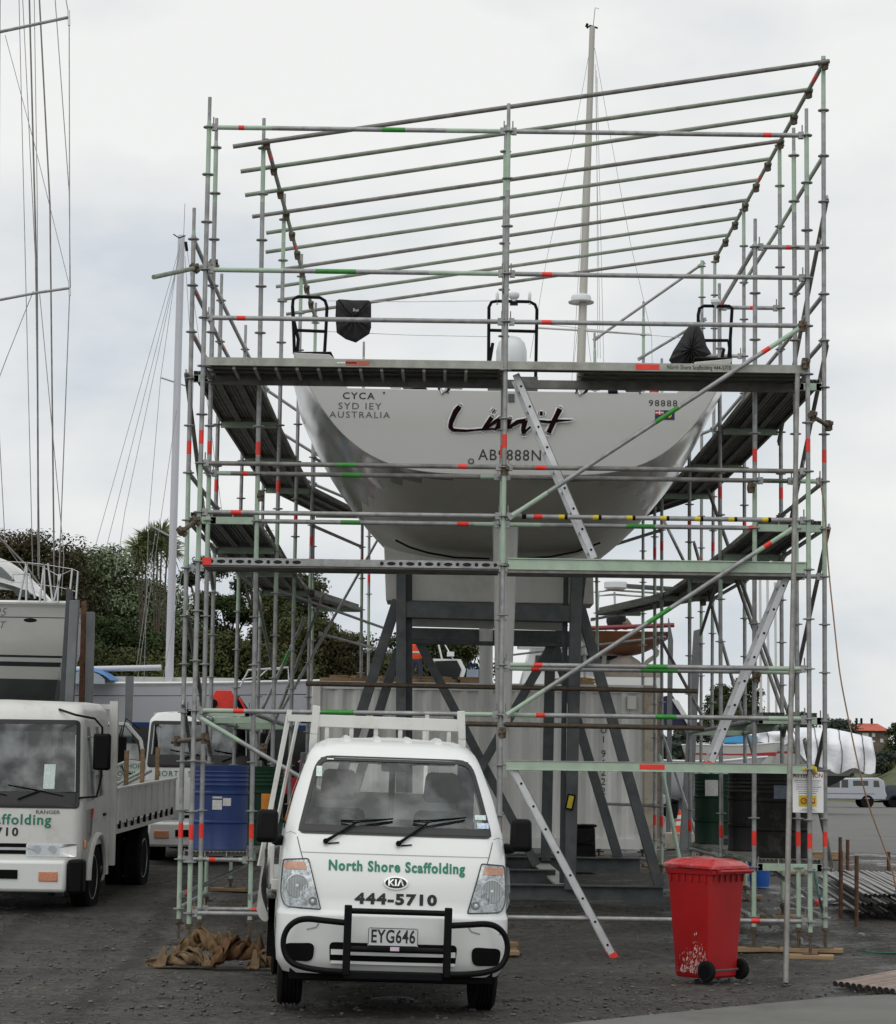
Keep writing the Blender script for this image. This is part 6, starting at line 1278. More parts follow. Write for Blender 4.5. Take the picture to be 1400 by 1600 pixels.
366,-179,38,343,-174,50,320,-169,67,293,-163,74,-63,201,23,-75,185,11,-73,186,36,-56,202,44,-55,189,64,-53,164,66,-48,147,84,-46,125,96,-39,104,86,-28,86,77,-8,77,73,12,68,77,28,50,
79,44,27,88,58,1,96,73,-24,107,88,-47,111,102,-69,113,118,-85,113,137,-95,110,159,-101,107,181,-112,114,206,-118,106,231,-123,92,255,-131,75,255,-155,57,262,-181,58,266,-203,44,267,
-203,22,283,-197,9,307,-190,11,333,-188,14,362,-193,4,395,-195,4,426,-196,4,439,-202,25,461,-198,38,445,-210,49,428,-215,36,404,-216,34,383,-209,49,355,-204,56,325,-199,62,299,-193,
75,-58,222,4,-52,198,5,-55,180,22,-40,185,42,-31,191,64,-30,166,62,-26,145,73,-22,128,88,-17,109,101,-14,87,104,-9,66,105,0,45,104,13,22,103,25,-4,106,39,-32,110,54,-57,110,71,-78,107,
87,-96,103,105,-107,99,126,-113,95,149,-120,93,174,-127,96,197,-140,105,225,-146,98,252,-151,88,274,-159,74,286,-166,53,290,-183,38,301,-198,29,311,-219,23,329,-225,7,358,-222,4,387,
-227,16,418,-227,21,444,-233,6,469,-224,10,474,-234,31,460,-243,47,437,-245,49,414,-247,40,393,-238,55,363,-232,62,332,-227,63,304,-218,61,-33,224,2,-48,213,24,-36,191,14,-22,202,34,
-13,183,46,-4,163,58,-2,151,77,3,131,87,6,110,94,10,91,104,15,71,114,22,48,119,32,24,122,44,-3,126,56,-30,130,68,-55,132,79,-78,131,91,-98,128,105,-115,121,121,-128,112,142,-140,102,
165,-149,91,192,-153,84,218,-166,85,244,-174,89,265,-182,75,285,-189,64,305,-193,56,323,-195,43,337,-208,28,355,-226,22,373,-248,14,402,-251,5,425,-254,25,454,-249,26,464,-249,3,476,
-257,21,463,-266,36,442,-270,47,417,-269,51,389,-262,50,360,-251,47,330,-243,44,302,-232,41,-35,193,0,-24,221,2,-3,202,6,11,201,29,20,188,50,24,174,68,27,156,81,30,135,87,32,114,93,
32,91,93,21,70,92,35,51,99,49,29,106,63,6,114,77,-18,122,89,-41,126,100,-62,129,113,-81,128,127,-98,125,144,-113,120,164,-129,117,183,-149,114,199,-172,104,217,-191,94,237,-198,78,257,
-205,65,277,-211,56,295,-211,43,316,-218,40,340,-224,45,367,-223,42,387,-240,31,406,-262,26,422,-263,4,435,-266,25,445,-268,3,466,-276,2,449,-281,15,429,-286,26,405,-279,26,378,-269,
24,349,-257,21,323,-240,16,295,-231,14,
)
nx, ny = 44, 32
def sack(px, py, Y, rz, sx, sy, sz, lift, m, label, flip=1):
    vs = [Vector((CLOTH[i] * sx * flip, CLOTH[i + 1] * sy, CLOTH[i + 2] * sz)) * .001 for i in range(0, len(CLOTH), 3)]; M_ = Euler((0, 0, rz)).to_matrix(); vs = [M_ @ v + Vector((0, 0, lift * math.exp(-(v.x * v.x + v.y * v.y) * 6))) for v in vs]
    mb = MB(); mb.keep = True; mb.add(vs, [(j * nx + i, j * nx + i + 1, (j + 1) * nx + i + 1, (j + 1) * nx + i) for j in range(ny - 1) for i in range(nx - 1)], m)
    o = mb.build('hessian_sack', origin=(0, 0, 0), sharp=180); sd_ = o.modifiers.new('thick', 'SOLIDIFY'); sd_.thickness = .006; sb_ = o.modifiers.new('sub', 'SUBSURF'); sb_.levels = 1; sb_.render_levels = 1
    o.location = (at(px, py, Y).x, Y, gz(Y)); tag(o, label, 'sack', 'sacks heaped on the ground')
sack(288, 1470, 19.95, .05, .62, 1.0, 1.35, .03, M['hess'], 'pale hessian sack spread flat at the left end of the heap')
sack(325, 1460, 20.4, 3.3, .66, .95, 1.5, .16, M['hess3'], 'crumpled brown sack at the back of the heap, under the ledger')
sack(376, 1478, 19.95, .25, .62, 1.0, 1.75, .09, M['hess2'], 'rust brown sack at the right end of the heap beside the pickup wheel', -1)
sack(408, 1490, 19.3, .6, .2, .4, 1.3, .05, M['hess'], 'small rolled sack touching the pickup front wheel')
# ---- ladders
def ladder(a, b, Ya, Yb, dy, label, n, feet=True, w=.07, sec=True):
    p = at(a[0], a[1], Ya); q = at(b[0], b[1], Yb); o = empty('ladder', tuple(q), label, 'ladder'); d = q - p; D = Vector((0, dy, 0))
    side = d.normalized().cross(Vector((0, 1, 0)))
    for i, s_ in enumerate((0, 1)):
        mb = MB(); mb.beam(p + D * s_, q + D * s_, .028, w, M['alu'], up=side); mb.beam(p + D * s_ + side * w * .46 - Vector((0, .003, 0)), q + D * s_ + side * w * .46 - Vector((0, .003, 0)), .032, .006, M['galvd'], up=side); st_ = mb.build('stile', o, world=True)
        if feet: mb = MB(); dn_ = d.normalized(); mb.beam(q + D * s_ - dn_ * .01, q + D * s_ + dn_ * .045, .04, w + .01, M['red'], up=side); mb.build('rubber_foot', o, world=True).parent = st_
        mb = MB()
        for k_ in range(n): c = p.lerp(q, (k_ + .6) / n) + D * s_ - Vector((0, .0155, 0)); mb.tube([c - Vector((0, .004, 0)), c], .013, M['black'], 8)
        mb.build('rivets', o, world=True).parent = st_
    for k_ in range(n):
        c = p.lerp(q, (k_ + .6) / n); mb = MB(); mb.tube([c, c + D], .015, M['alu'], 8); mb.build('rung', o, world=True)
    return o
ladder((806, 585), (929, 872), 22.72, 22.72, .38, 'aluminium ladder from the top deck hatch down past the yacht stern', 9, feet=False, w=.07)
ladder((803, 1203), (957, 1491), 22.55, 22.45, .38, 'aluminium ladder standing on the gravel between the pickup and the red bin', 8)
ladder((1233, 893), (1111, 1192), 22.72, 22.72, .38, 'aluminium ladder inside the right bay, below the green deck beam', 8, w=.068)
# ---- warning sign tied to the right front upright
p = at(1262.5, 1238, YA + .06); sg = empty('warning_sign', tuple(p), 'white ATTENTION warning sign tied to the right front scaffold upright', 'sign')
mb = MB(); mb.box((0, 0, 0), (.31, .006, .405), M['white']); mb.build('panel', sg, bevel=.002)
mb = MB(); writing(mb, 'ATTENTION', .062, lambda x, y: Vector((x, -.0042, .165 + y)), mat('sign_red', (.32, .03, .02), .5), bold=.02, sx=.86); mb.build('heading', sg)
mb = MB(); gy = mat('sign_grey', (.3, .3, .3), .6)
for i, w in enumerate((.26, .24, .22, .25, .23, .20, .18)): mb.box((random.uniform(-.01, .01), -.0042, .115 - i * .021), (w, .0015, .006 if i % 3 else .009), gy)
mb.box((0, -.0042, -.168), (.13, .0015, .008), gy); mb.box((0, -.0042, -.184), (.17, .0015, .005), gy); mb.build('small_print', sg)
mb = MB(); mb.box((-.005, -.0045, -.085), (.18, .002, .11), M['yellow']); mb.build('yellow_panel', sg)
mb = MB(); c = Vector((-.045, -.006, -.085)); mb.tube([c + Vector((.027 * math.cos(t), 0, .027 * math.sin(t))) for t in [i * math.pi / 12 for i in range(24)]], .005, MATS['sign_red'], 6, closed=True); mb.beam(c + Vector((-.018, 0, -.018)), c + Vector((.018, 0, .018)), .008, .004, MATS['sign_red']); mb.build('prohibition_symbol', sg)
mb = MB(); mb.box((.05, -.0062, -.085), (.04, .0015, .05), MATS['sign_red']); mb.box((.05, -.0075, -.08), (.02, .0015, .03), M['yellow']); mb.build('symbol', sg)
for x in (-.09, .07):
    mb = MB(); mb.tube([Vector((x * .5, -.09, .23)), Vector((x, -.03, .20)), Vector((x * 1.1, .01, .24)), Vector((x * .3, .0, .26)), Vector((x * .5, -.09, .23))], .018, M['yellow'], 6); mb.build('tie', sg)
# ---- rack of tubes at the right edge, with rusty stakes
M['tubew'] = mat('wet_tube', (.16, .15, .135), .3, .5, .3, 5, dirt=(.1, .06, .035), dscale=5)
k_ = 0
for row in range(3):
    for i in range(17):
        px = 1352 + i * 7.4 - row * 4 + random.uniform(-1, 1); py = 1399 + row * 14 + (i % 2) * 2; Y0 = 26.2 + random.uniform(-.15, .2); a = at(px, py, Y0); b = a + Vector((.02, 3.0, 0)); b.z = gz(b.y) + .33 - row * .09 + .03; a.z = max(a.z, gz(Y0) + .03)
        mb = MB(); mb.tube([a, b], .0242, M['tubew'], 10, cap=False); mb.tube([a + (b - a).normalized() * .004, b], .020, M['hole'], 8); o = mb.build('scaffold_tube', origin=(0, 0, 0)); org = (a + b) / 2
        o.location = org; me = o.data
        for v in me.vertices: v.co -= org
        tag(o, ['wet scaffold tube in the top layer of the stack at the right edge', 'wet scaffold tube in the middle layer of the stack at the right edge', 'wet scaffold tube in the bottom layer of the stack at the right edge'][row], 'tube', 'stacked tubes at the right edge')
def rod(x, y0, y1, Y, label, m=None, r=.024):
    b = at(x, y1, Y); t = at(x + .5, y0, Y); b.z = min(b.z, gz(Y)) ; mb = MB(); mb.tube([Vector((0, 0, b.z - gz(Y) - .02)), t - Vector((b.x, b.y, gz(Y)))], r, m or M['rust'], 8); o = mb.build('stake', origin=(0, 0, 0)); o.location = (b.x, b.y, gz(Y)); tag(o, label, 'stake', 'rusty stakes at the tube stack')
rod(1313.5, 1329, 1405, 26.6, 'rusty stake at the near left corner of the tube stack'); rod(1338, 1337, 1425, 25.6, 'dark rusty stake nearest the camera at the tube stack'); rod(1312.5, 1308, 1368, 29.4, 'mossy stake with a yellowish top, at the far left of the tube stack', M['bronze']); rod(1324, 1312, 1364, 30, 'brown stake right of the mossy one at the tube stack'); rod(1388, 1331, 1370, 29.6, 'dark stake at the right edge of the photo behind the tubes')
# ---- tubes laid on the concrete in the corner
for i in range(11):
    px = 1305 + i * 9.6 + (3 if i > 4 else 0); py = 1537 + (7 if i > 4 else 0) + (i % 5) * 1.2; a = atz(px, py, .04); d = Vector((.62, 1.0, 0)).normalized() * 1.9; b = a + d; org = (a + b) / 2
    mb = MB(); mb.tube([a - org, b - org], .0225 + (i % 3) * .0015, mat('rusty_pale_tube', (.26, .2, .165), .65, .1, .2, 6, dirt=(.16, .09, .06), dscale=4), 10, cap=False); mb.tube([a - org + d * .002, b - org], .022, M['hole'], 8); o = mb.build('steel_pipe', origin=(0, 0, 0)); o.location = org; tag(o, 'rusty pale pipe lying in the row on the ground in the bottom right corner', 'pipe', 'pipes in the bottom right corner')
# ---- hose and cords
def cord(pts, r, m, name, label, cat, smooth=4):
    P = [Vector(p) for p in pts]; fine = []
    for i in range(len(P) - 1):
        p0, p1, p2, p3 = [P[max(0, min(len(P) - 1, j))] for j in (i - 1, i, i + 1, i + 2)]
        for k in range(smooth): t = k / smooth; fine.append(.5 * ((2 * p1) + (p2 - p0) * t + (2 * p0 - 5 * p1 + 4 * p2 - p3) * t * t + (3 * p1 - p0 - 3 * p2 + p3) * t ** 3))
    fine.append(P[-1]); org = fine[len(fine) // 2].copy(); mb = MB(); mb.tube([q - org for q in fine], r, m, 6); o = mb.build(name, origin=(0, 0, 0)); o.location = org; tag(o, label, cat); return o
cord([at(1272, 1358, 22.9), at(1277, 1385, 22.85), at(1283, 1415, 22.8), atz(1292, 1444, .0), atz(1306, 1466, -.05), atz(1322, 1479, -.05), atz(1345, 1487, -.05), atz(1372, 1489, -.05), atz(1420, 1489, -.04)], .014, mat('hose_green', (.01, .09, .055), .4), 'garden_hose', 'dark green hose running from the scaffold foot over the wet ground', 'hose')
cord([at(1280, 745, 23), at(1289, 800, 22.9), at(1294, 880, 22.6), at(1303, 970, 22.4), at(1312, 1050, 22.2), at(1325, 1120, 22.1), at(1342, 1200, 22.0), at(1358, 1260, 22), at(1380, 1320, 22), at(1396, 1368, 22), at(1404, 1420, 22), at(1415, 1470, 22)], .0075, mat('cable_brown', (.22, .12, .06), .5), 'power_cable', 'thin brown cable hanging in a long curve from the scaffold right side', 'cable')
cord([atz(1298, 1424, -.04), atz(1308, 1426, -.02), atz(1320, 1430, -.04), atz(1338, 1434, -.04), atz(1352, 1439, -.04), atz(1372, 1438, -.04), atz(1390, 1440, -.04), atz(1420, 1443, -.04)], .009, mat('cord_yellow', (.32, .22, .06), .6), 'extension_cord', 'muddy yellow cord lying on the ground near the tube stack', 'cord')
# ---- loose timber
def tim(px, py, w, d, h, rz, label, Z=None, n=1):
    p = atz(px, py, Z if Z is not None else 0); p.z = gz(p.y); mb = MB()
    for i in range(n): mb.box((.03 * i, .02 * i, h / 2 + h * i * 1.02), (w * (1 - .1 * i), d, h), M['wood'], rot=(0, 0, .12 * i))
    o = mb.build('timber_block', origin=(0, 0, 0), bevel=.004); o.location = (p.x, p.y, p.z); o.rotation_euler.z = rz; tag(o, label, 'timber', 'loose timber under the scaffold')
tim(928, 1357, .5, .2, .04, .05, 'flat timber board on the gravel left of the right cradle leg', .3); tim(940, 1380, .12, .5, .05, .25, 'short timber block pointing at the camera near the cradle base', .12)
tim(790, 1487, .2, .12, .05, .2, 'pair of timber blocks on the gravel right of the pickup bumper', -.05, 2); tim(912, 1457, .16, .1, .05, 0, 'dark wooden chock on the gravel left of the long ladder', -.05); tim(1025, 1380, .4, .2, .05, .1, 'timber packer under the right end of the cradle base', .15)
tim(1230, 1404, .5, .2, .04, 0, 'long board on the mud right of the bin', 0); tim(1278, 1372, .8, .3, .04, .05, 'pale stacked boards on the ground behind the right corner', .15, 3)

p = at(912, 1335, 33.0); mb = MB(); mb.box((0, 0, .32), (.34, .4, .64), M['dblack'], taper=.9); mb.box((0, 0, .66), (.36, .42, .04), M['dblack']); mb.box((-.02, -.2, .4), (.3, .04, .04), M['dblack']); o = mb.build('black_crate', origin=(0, 0, 0), bevel=.03); o.location = (p.x, 33, gz(33)); tag(o, 'black plastic crate against the container between the right cradle legs', 'crate')
# ================================================================ BOATS, CARS, TREES BEHIND
def boat(name, loc, rz, L_, B_, zk_, zs_, rows, label, cat='boat', n=2.6, deckm=None, stern=.8, rake=.5, tum=0):
    """rows: list of (z, material above that z) from the keel up; bow at +x"""
    o = empty(name, loc, label, cat, rz=rz); mb = MB(); NS = 36
    zl = sorted(set([zk_ + (zs_ - zk_) * i / 14 for i in range(15)] + [z for z, _ in rows if zk_ < z < zs_]))
    def st(s): 
        b = B_ / 2 * (stern + (1 - stern) * math.sin(min(1, s / .45) * math.pi / 2)) * (1 if s < .45 else max(0.0, math.cos((s - .45) / .55 * math.pi / 2)) ** .75)
        zb = zk_ + (zs_ - zk_) * (.38 * max(0, (.25 - s) / .25) ** 1.5 + .75 * max(0, (s - .6) / .4) ** 2.2); sh = zs_ + (s - .4) ** 2 * .5 * (1 if s > .4 else .3); return b, zb, sh
    def pt(s, z, sg):
        b, zb, sh = st(s); z2 = zb + (sh - zb) * max(0, (z - zb) / (zs_ - zb)) if z > zb else zb; t = max(0, (z - zb) / (zs_ - zb)) if zs_ > zb else 0
        x = s * L_ + rake * (s - .9) / .1 * (t - .4) * (s > .9) - (t * .3 if s < .02 else 0)
        return Vector((x, sg * b * (t ** (1 / n)), z if z < zs_ - .35 and z > zb else (z2 if z > zb else zb)))
    for sg in (-1, 1):
        for j in range(len(zl) - 1):
            zc = (zl[j] + zl[j + 1]) / 2; mm = [m for z, m in rows if z <= zc][-1]
            for i in range(NS): mb.add([pt(i / NS, zl[j], sg), pt((i + 1) / NS, zl[j], sg), pt((i + 1) / NS, zl[j + 1], sg), pt(i / NS, zl[j + 1], sg)], [(0, 1, 2, 3)], mm)
    for j in range(len(zl) - 1):
        zc = (zl[j] + zl[j + 1]) / 2; mm = [m for z, m in rows if z <= zc][-1]; mb.add([pt(0, zl[j], -1), pt(0, zl[j], 1), pt(0, zl[j + 1], 1), pt(0, zl[j + 1], -1)], [(0, 1, 2, 3)], mm)
    h = mb.build('hull', o, sharp=50)
    mb = MB()
    for i in range(NS): a, b = pt(i / NS, zs_, -1), pt((i + 1) / NS, zs_, -1); c, d = pt((i + 1) / NS, zs_, 1), pt(i / NS, zs_, 1); k = Vector((0, 0, -.04)); mb.add([a + k, b + k, c + k, d + k], [(0, 1, 2, 3)], deckm or M['body'])
    mb.build('deck', o)
    mb = MB()
    for sg in (-1, 1): mb.tube([pt(i / NS, zs_, sg) + Vector((0, 0, .01)) for i in range(NS + 1)], .03, M['body'], 6)
    mb.build('gunwale', o); mb = MB(); mb.box((L_ * .5, 0, zk_ / 2 + .1), (L_ * .45, .18, zk_ + .2), M['steel'])
    for x in (.3, .62):
        mb.box((x * L_, 0, .3), (.15, B_ * .8, .14), M['steel'])
        for s_ in (-1, 1): mb.beam((x * L_, s_ * B_ * .38, .1), (x * L_, s_ * B_ * .36, lerp(zk_, zs_, .35)), .1, .1, M['steel'])
    mb.build('keel_stand', o); return o, pt
def wl(p, o): return Vector(p) - Vector(o.location)
def wires(o, segs, r=.006, m=None, name='rigging'):
    for s_ in segs:
        mb = MB(); mb.tube([at(x, y, Y) for x, y, Y in s_], r, m or M['galvd'], 5); mb.build(name, o, world=True)
# --- yacht at the left edge
M['hullw'] = mat('hull_cream', (.52, .52, .49), .16, 0, .04, 1.5, coat=.5, dirt=(.44, .44, .41), dscale=1.2, damt=.6); M['stripe'] = mat('hull_stripe', (.03, .035, .04), .2, coat=.4); M['anti'] = mat('dark_antifoul', (.045, .048, .05), .7, 0, .2, 4)
YL = 29.0; e_ = at(72, 940, YL)
ly, lp = boat('sailing_yacht', (e_.x, YL + 1.1, 0), R(182), 11.5, 2.7, 1.7, 3.83, [(0, M['anti']), (2.88, M['hullw']), (3.04, M['stripe']), (3.1, M['hullw']), (3.155, M['stripe']), (3.185, M['hullw']), (3.645, M['stripe']), (3.658, M['hullw'])], 'cream yacht with dark stripes on steel props above the left truck', stern=.72, n=3.2)
mb = MB(); yy = YL - .35
q_ = at(0, 0, YL)
for t_, x, y, sz in (('95', 6, 957, .14), ('ST', 4, 977, .13)): 
    c = at(x, y, 28.76); writing(mb, t_, sz, lambda a, b, c=c: Vector((c.x + a, c.y - .02, c.z + b)), M['steel'], shear=.3, bold=.005, space=1.1)
mb.build('lettering', ly, world=False).location = (0, 0, 0)
lt = [c for c in ly.children if c.name.startswith('lettering')][0]; lt.parent = None; lt.parent = ly; lt.matrix_parent_inverse = (Matrix.Translation(ly.location) @ Matrix.Rotation(R(184), 4, 'Z')).inverted()
def wchild(mb, name, root):
    """a part given in world coordinates under a turned root"""
    o = mb.build(name); o.parent = root; bpy.context.view_layer.update(); o.matrix_parent_inverse = (Matrix.Translation(root.location) @ root.rotation_euler.to_matrix().to_4x4()).inverted(); return o
def wtube(root, name, pts, r, m, n=6): mb = MB(); mb.tube([at(*p) for p in pts], r, m, n); return wchild(mb, name, root)
mb = MB(); c = at(47, 969, 28.8); mb.lathe([(.001, 0), (.085, .0), (.085, .03)], c, M['black'], 20, 'Y', sx=.32, sy=1.0); wchild(mb, 'hull_port', ly)
YS = 29.0
for x0, y0, x1, y1 in ((42, 878, 30, 938), (42, 878, 41, 938), (69, 881, 62, 940), (69, 881, 70, 940), (92, 897, 90, 942), (95, 897, 84, 940), (113, 889, 108, 938), (122, 893, 119, 936), (75, 880, 82, 938)): wtube(ly, 'stanchion', [(x1, y1, YS), (x0, y0, YS)], .014, M['alu'])
wtube(ly, 'pushpit_rail', [(20, 905, YS), (20, 897, YS), (46, 897, YS), (55, 935, YS)], .014, M['alu'])
for pts in ([(-20, 876, YS), (42, 879, YS), (69, 882, YS), (113, 889, YS), (122, 893, YS)], [(-20, 908, YS), (40, 910, YS), (95, 918, YS), (118, 924, YS)], [(42, 880, YS), (66, 885, YS + .3), (92, 900, YS), (113, 890, YS)]): wtube(ly, 'guard_wire', pts, .005, M['alu'])
mb = MB(); mb.grid(lambda u, v: at(-60 + 120 * u, 0, YS + .3 + v * 1.5) * Vector((1, 1, 0)).length * 0 + Vector((at(-60 + 115 * u, 930, YS).x, YS + .3 + v * 1.6, 3.95 + (1 - u ** 2.2) * .62 * math.sin(math.pi * (.12 + v * .76)))), 14, 10, M['hullw']); wchild(mb, 'coachroof', ly)
mb = MB(); a = at(20, 922, YS + .45); mb.prism([at(18, 919, YS + .3), at(44, 922, YS + .3), at(47, 934, YS + .3), at(26, 931, YS + .3)], (0, .03, 0), M['stripe']); wchild(mb, 'cabin_window', ly)
mb = MB(); mb.prism([at(-30, 880, YS + .4), at(-2, 884, YS + .4), at(22, 906, YS + .4), at(4, 915, YS + .4), at(-30, 905, YS + .4)], (0, .9, 0), mat('grey_canvas', (.14, .16, .16), .8)); wchild(mb, 'spray_hood', ly)
# mast and rig at the very left
YM = 30.6
mb = MB(); mb.tube([at(-8, -60, YM), at(-14, 940, YM)], .085, mat('mast_grey', (.30, .29, .31), .35, .3), 14); wchild(mb, 'mast', ly)
mb = MB(); mb.tube([at(-6, 51, YM), at(60, 37, YM), at(107, 27, YM)], .024, M['galv'], 8); mb.tube([at(107, 16, YM), at(108, 40, YM)], .018, M['alu'], 6); wchild(mb, 'spreader', ly)
mb = MB(); mb.tube([at(-8, 470, YM), at(60, 457, YM), at(109, 450, YM)], .02, M['galv'], 8); mb.tube([at(108, 438, YM), at(109, 462, YM)], .016, M['alu'], 6); wchild(mb, 'spreader', ly)
for pts, r in (([(98, -30), (108, 28), (109, 452), (92, 905)], .008), ([(29, -30), (41, 470), (52, 930)], .006), ([(45, -30), (58, 460), (60, 900)], .013), ([(60, -30), (78, 320), (85, 930)], .012), ([(84, -30), (108, 300), (110, 450)], .007), ([(8, 55), (55, 230), (108, 445)], .005), ([(53, -30), (58, 300), (61, 905)], .006),
               ([(34, -30), (55, 400), (62, 880)], .006), ([(52, 455), (10, 560), (-20, 640)], .006), ([(62, 460), (100, 870), (96, 930)], .006), ([(-10, 510), (8, 850), (62, 925)], .006), ([(-15, 825), (38, 880), (70, 925)], .014)):
    wtube(ly, 'rigging', [(x, y, YM) for x, y in pts], r, M['galvd'] if r > .01 else M['galv'], 5)
def post(poly, Y, th, m, label):
    pts = [at(x, y, Y) for x, y in poly]; org = Vector((sum(p.x for p in pts) / len(pts), Y, gz(Y))); b = min(p.z for p in pts)
    pts = [p if p.z > b + .5 else Vector((p.x, p.y, gz(Y))) for p in pts]; mb = MB(); mb.prism([p - org for p in pts], (0, th, 0), m); o = mb.build('steel_prop', origin=(0, 0, 0), bevel=.006); o.location = org; tag(o, label, 'prop', 'steel props beside the left yacht')
post([(104, 917), (112, 922), (100, 1095), (84, 1095)], 28.3, .12, MATS['dark_steel'], 'dark slanting steel prop against the stern of the left yacht')
post([(109, 938), (123, 937), (108, 1100), (96, 1100)], 28.15, .1, mat('grey_steel', (.15, .16, .165), .5, .1, .15, 5), 'grey flanged steel prop just right of the dark slanting one'); post([(127, 940), (134, 938), (136, 1105), (124, 1105)], 28.6, .12, M['rust'], 'rusty upright steel prop behind the left truck'); post([(135, 956), (147, 956), (146, 1105), (136, 1105)], 28.5, .1, MATS['grey_steel'], 'grey steel prop paired with the rusty one'); post([(196, 1057), (208, 1057), (204, 1120), (197, 1120)], 36, .1, MATS['grey_steel'], 'short grey prop in front of the white yacht hull')
# --- second yacht, lying across behind the trucks
M['hullg'] = mat('hull_pale', (.50, .51, .55), .22, 0, .03, 1.5, coat=.4); M['bluep'] = mat('blue_stripe', (.02, .06, .2), .3)
Y2b = 42.0; s0 = at(-150, 1075, Y2b)
wy, wp = boat('sailing_yacht', (s0.x, Y2b + 1.3, 0), R(-1), 8.2, 2.8, 1.1, 3.33, [(0, M['anti']), (2.56, M['bluep']), (2.63, M['hullg']), (3.1, M['stripe']), (3.115, M['hullg'])], 'pale yacht with a single white mast and blue dodger behind the trucks', stern=.75)
mb = MB(); mb.tube([at(283.5, 368, Y2b + .3), at(264, 1072, Y2b + .3)], .068, mat('mast_white', (.50, .51, .55), .35, 0, .03, 2), 14, r2=.078); wchild(mb, 'mast', wy)
mb = MB(); mb.tube([at(112, 1046, Y2b), at(252, 1043, Y2b)], .055, MATS['mast_white'], 10); wchild(mb, 'boom', wy)
mb = MB()
for x in (102, 118): pass
mb.grid(lambda u, v: Vector((lerp(at(103, 1075, Y2b).x, at(182, 1075, Y2b).x, u), Y2b - .8 + v * 1.8, 3.3 + math.sin(u * math.pi * .93 + .1) ** .6 * .33 * (.75 + .25 * math.sin(v * math.pi)))), 12, 8, mat('dodger_blue', (.03, .16, .42), .6)); wchild(mb, 'spray_dodger', wy)
mb = MB(); mb.grid(lambda u, v: Vector((lerp(at(112, 1075, Y2b).x, at(174, 1075, Y2b).x, u), Y2b - .83, 3.3 + v * math.sin(u * math.pi * .9 + .15) ** .6 * .24)), 12, 3, mat('clear_vinyl', (.3, .35, .4), .2)); wchild(mb, 'dodger_window', wy)
mb = MB(); mb.box(at(235, 1068, Y2b + 1), (3.4, 1.3, .2), M['hullw']); wchild(mb, 'coachroof', wy)
for x0, x1 in ((155, 182), (184, 222)): mb = MB(); mb.box(at((x0 + x1) / 2, 1083, Y2b - .04 - .03), ((x1 - x0) / 83, .03, .07), M['stripe']); wchild(mb, 'cabin_window', wy)
for a, b in (((251, 590), (300, 606)), ((232, 820), (292, 852))): wtube(wy, 'spreader', [(*a, Y2b), (*b, Y2b + 1)], .016, M['alu'])
for pts in ([(281, 380), (251, 590), (232, 820), (225, 1070)], [(281, 385), (150, 850)], [(280, 400), (165, 860)], [(282, 390), (195, 800), (180, 900)], [(276, 640), (215, 1060)], [(289, 400), (302, 600), (292, 850), (255, 1060)], [(291, 380), (360, 900)], [(243, 830), (212, 1050)]): wtube(wy, 'rigging', [(x, y, Y2b) for x, y in pts], .0055, M['galv'], 5)
wtube(wy, 'masthead_gear', [(271, 366, Y2b), (280, 372, Y2b), (290, 368, Y2b)], .012, M['black']); wtube(wy, 'antenna', [(287, 368, Y2b), (289, 318, Y2b)], .004, M['black']); wtube(wy, 'furler', [(290, 378, Y2b), (292, 392, Y2b)], .03, M['black'])
wtube(wy, 'bow_rail', [(375, 1073, Y2b), (388, 1047, Y2b), (450, 1043, Y2b), (452, 1073, Y2b)], .02, M['alu']); wtube(wy, 'bow_rail', [(378, 1062, Y2b), (405, 1058, Y2b), (418, 1046, Y2b), (440, 1046, Y2b)], .016, M['alu'])
# --- motor launch and people behind the container
Yb = 62.0; c = at(700, 1083, Yb)
M['glassd'] = mat('dark_window', (.015, .017, .018), .08, 0, .05, 2, coat=.8)
ml, mp_ = boat('motor_launch', (at(610, 1100, Yb).x, Yb + 1.5, 0), 0, 6.0, 3.0, 1.6, 3.9, [(0, M['anti']), (2.2, M['body'])], 'white motor launch with a dark wrap-around windscreen behind the container')
mb = MB(); mb.prism([at(680, 1079, Yb), at(670, 1029, Yb), at(720, 1030, Yb), at(728, 1046, Yb), at(716, 1079, Yb)], (0, 2, 0), M['body']); wchild(mb, 'wheelhouse', ml)
mb = MB(); mb.prism([at(690, 1077, Yb), at(679, 1033, Yb), at(714, 1032, Yb), at(721, 1046, Yb), at(712, 1077, Yb)], (0, -.04, 0), M['glassd']); wchild(mb, 'windscreen', ml)
mb = MB(); mb.tube([at(683, 998, Yb), at(702, 1078, Yb)], .025, M['body'], 6); mb.tube([at(690, 998, Yb), at(708, 1030, Yb)], .02, M['body'], 6); mb.box(at(704, 1022, Yb), (.2, .2, .12), M['body']); wchild(mb, 'radar_arch', ml)
bb2 = boat('cruiser', (at(722, 1100, Yb + 6).x, Yb + 7, 0), 0, 4, 2.4, 1.6, 4.1, [(0, M['bluep']), (2.2, M['hullg'])], 'small grey-blue boat with a bright blue canopy behind the container')[0]
mb = MB(); mb.grid(lambda u, v: Vector((lerp(at(729, 1040, Yb + 6).x, at(750, 1040, Yb + 6).x, u), Yb + 6 + v * 1.6, at(740, 1046, Yb + 6).z + .17 * math.sin(u * math.pi) ** .4)), 10, 4, mat('canopy_blue', (.02, .22, .72), .5)); wchild(mb, 'canopy', bb2)
mb = MB(); mb.prism([at(727, 1075, Yb + 6), at(730, 1046, Yb + 6), at(748, 1046, Yb + 6), at(748, 1075, Yb + 6)], (0, 1.6, 0), mat('vinyl_grey', (.22, .27, .33), .3)); wchild(mb, 'cockpit_screen', bb2)
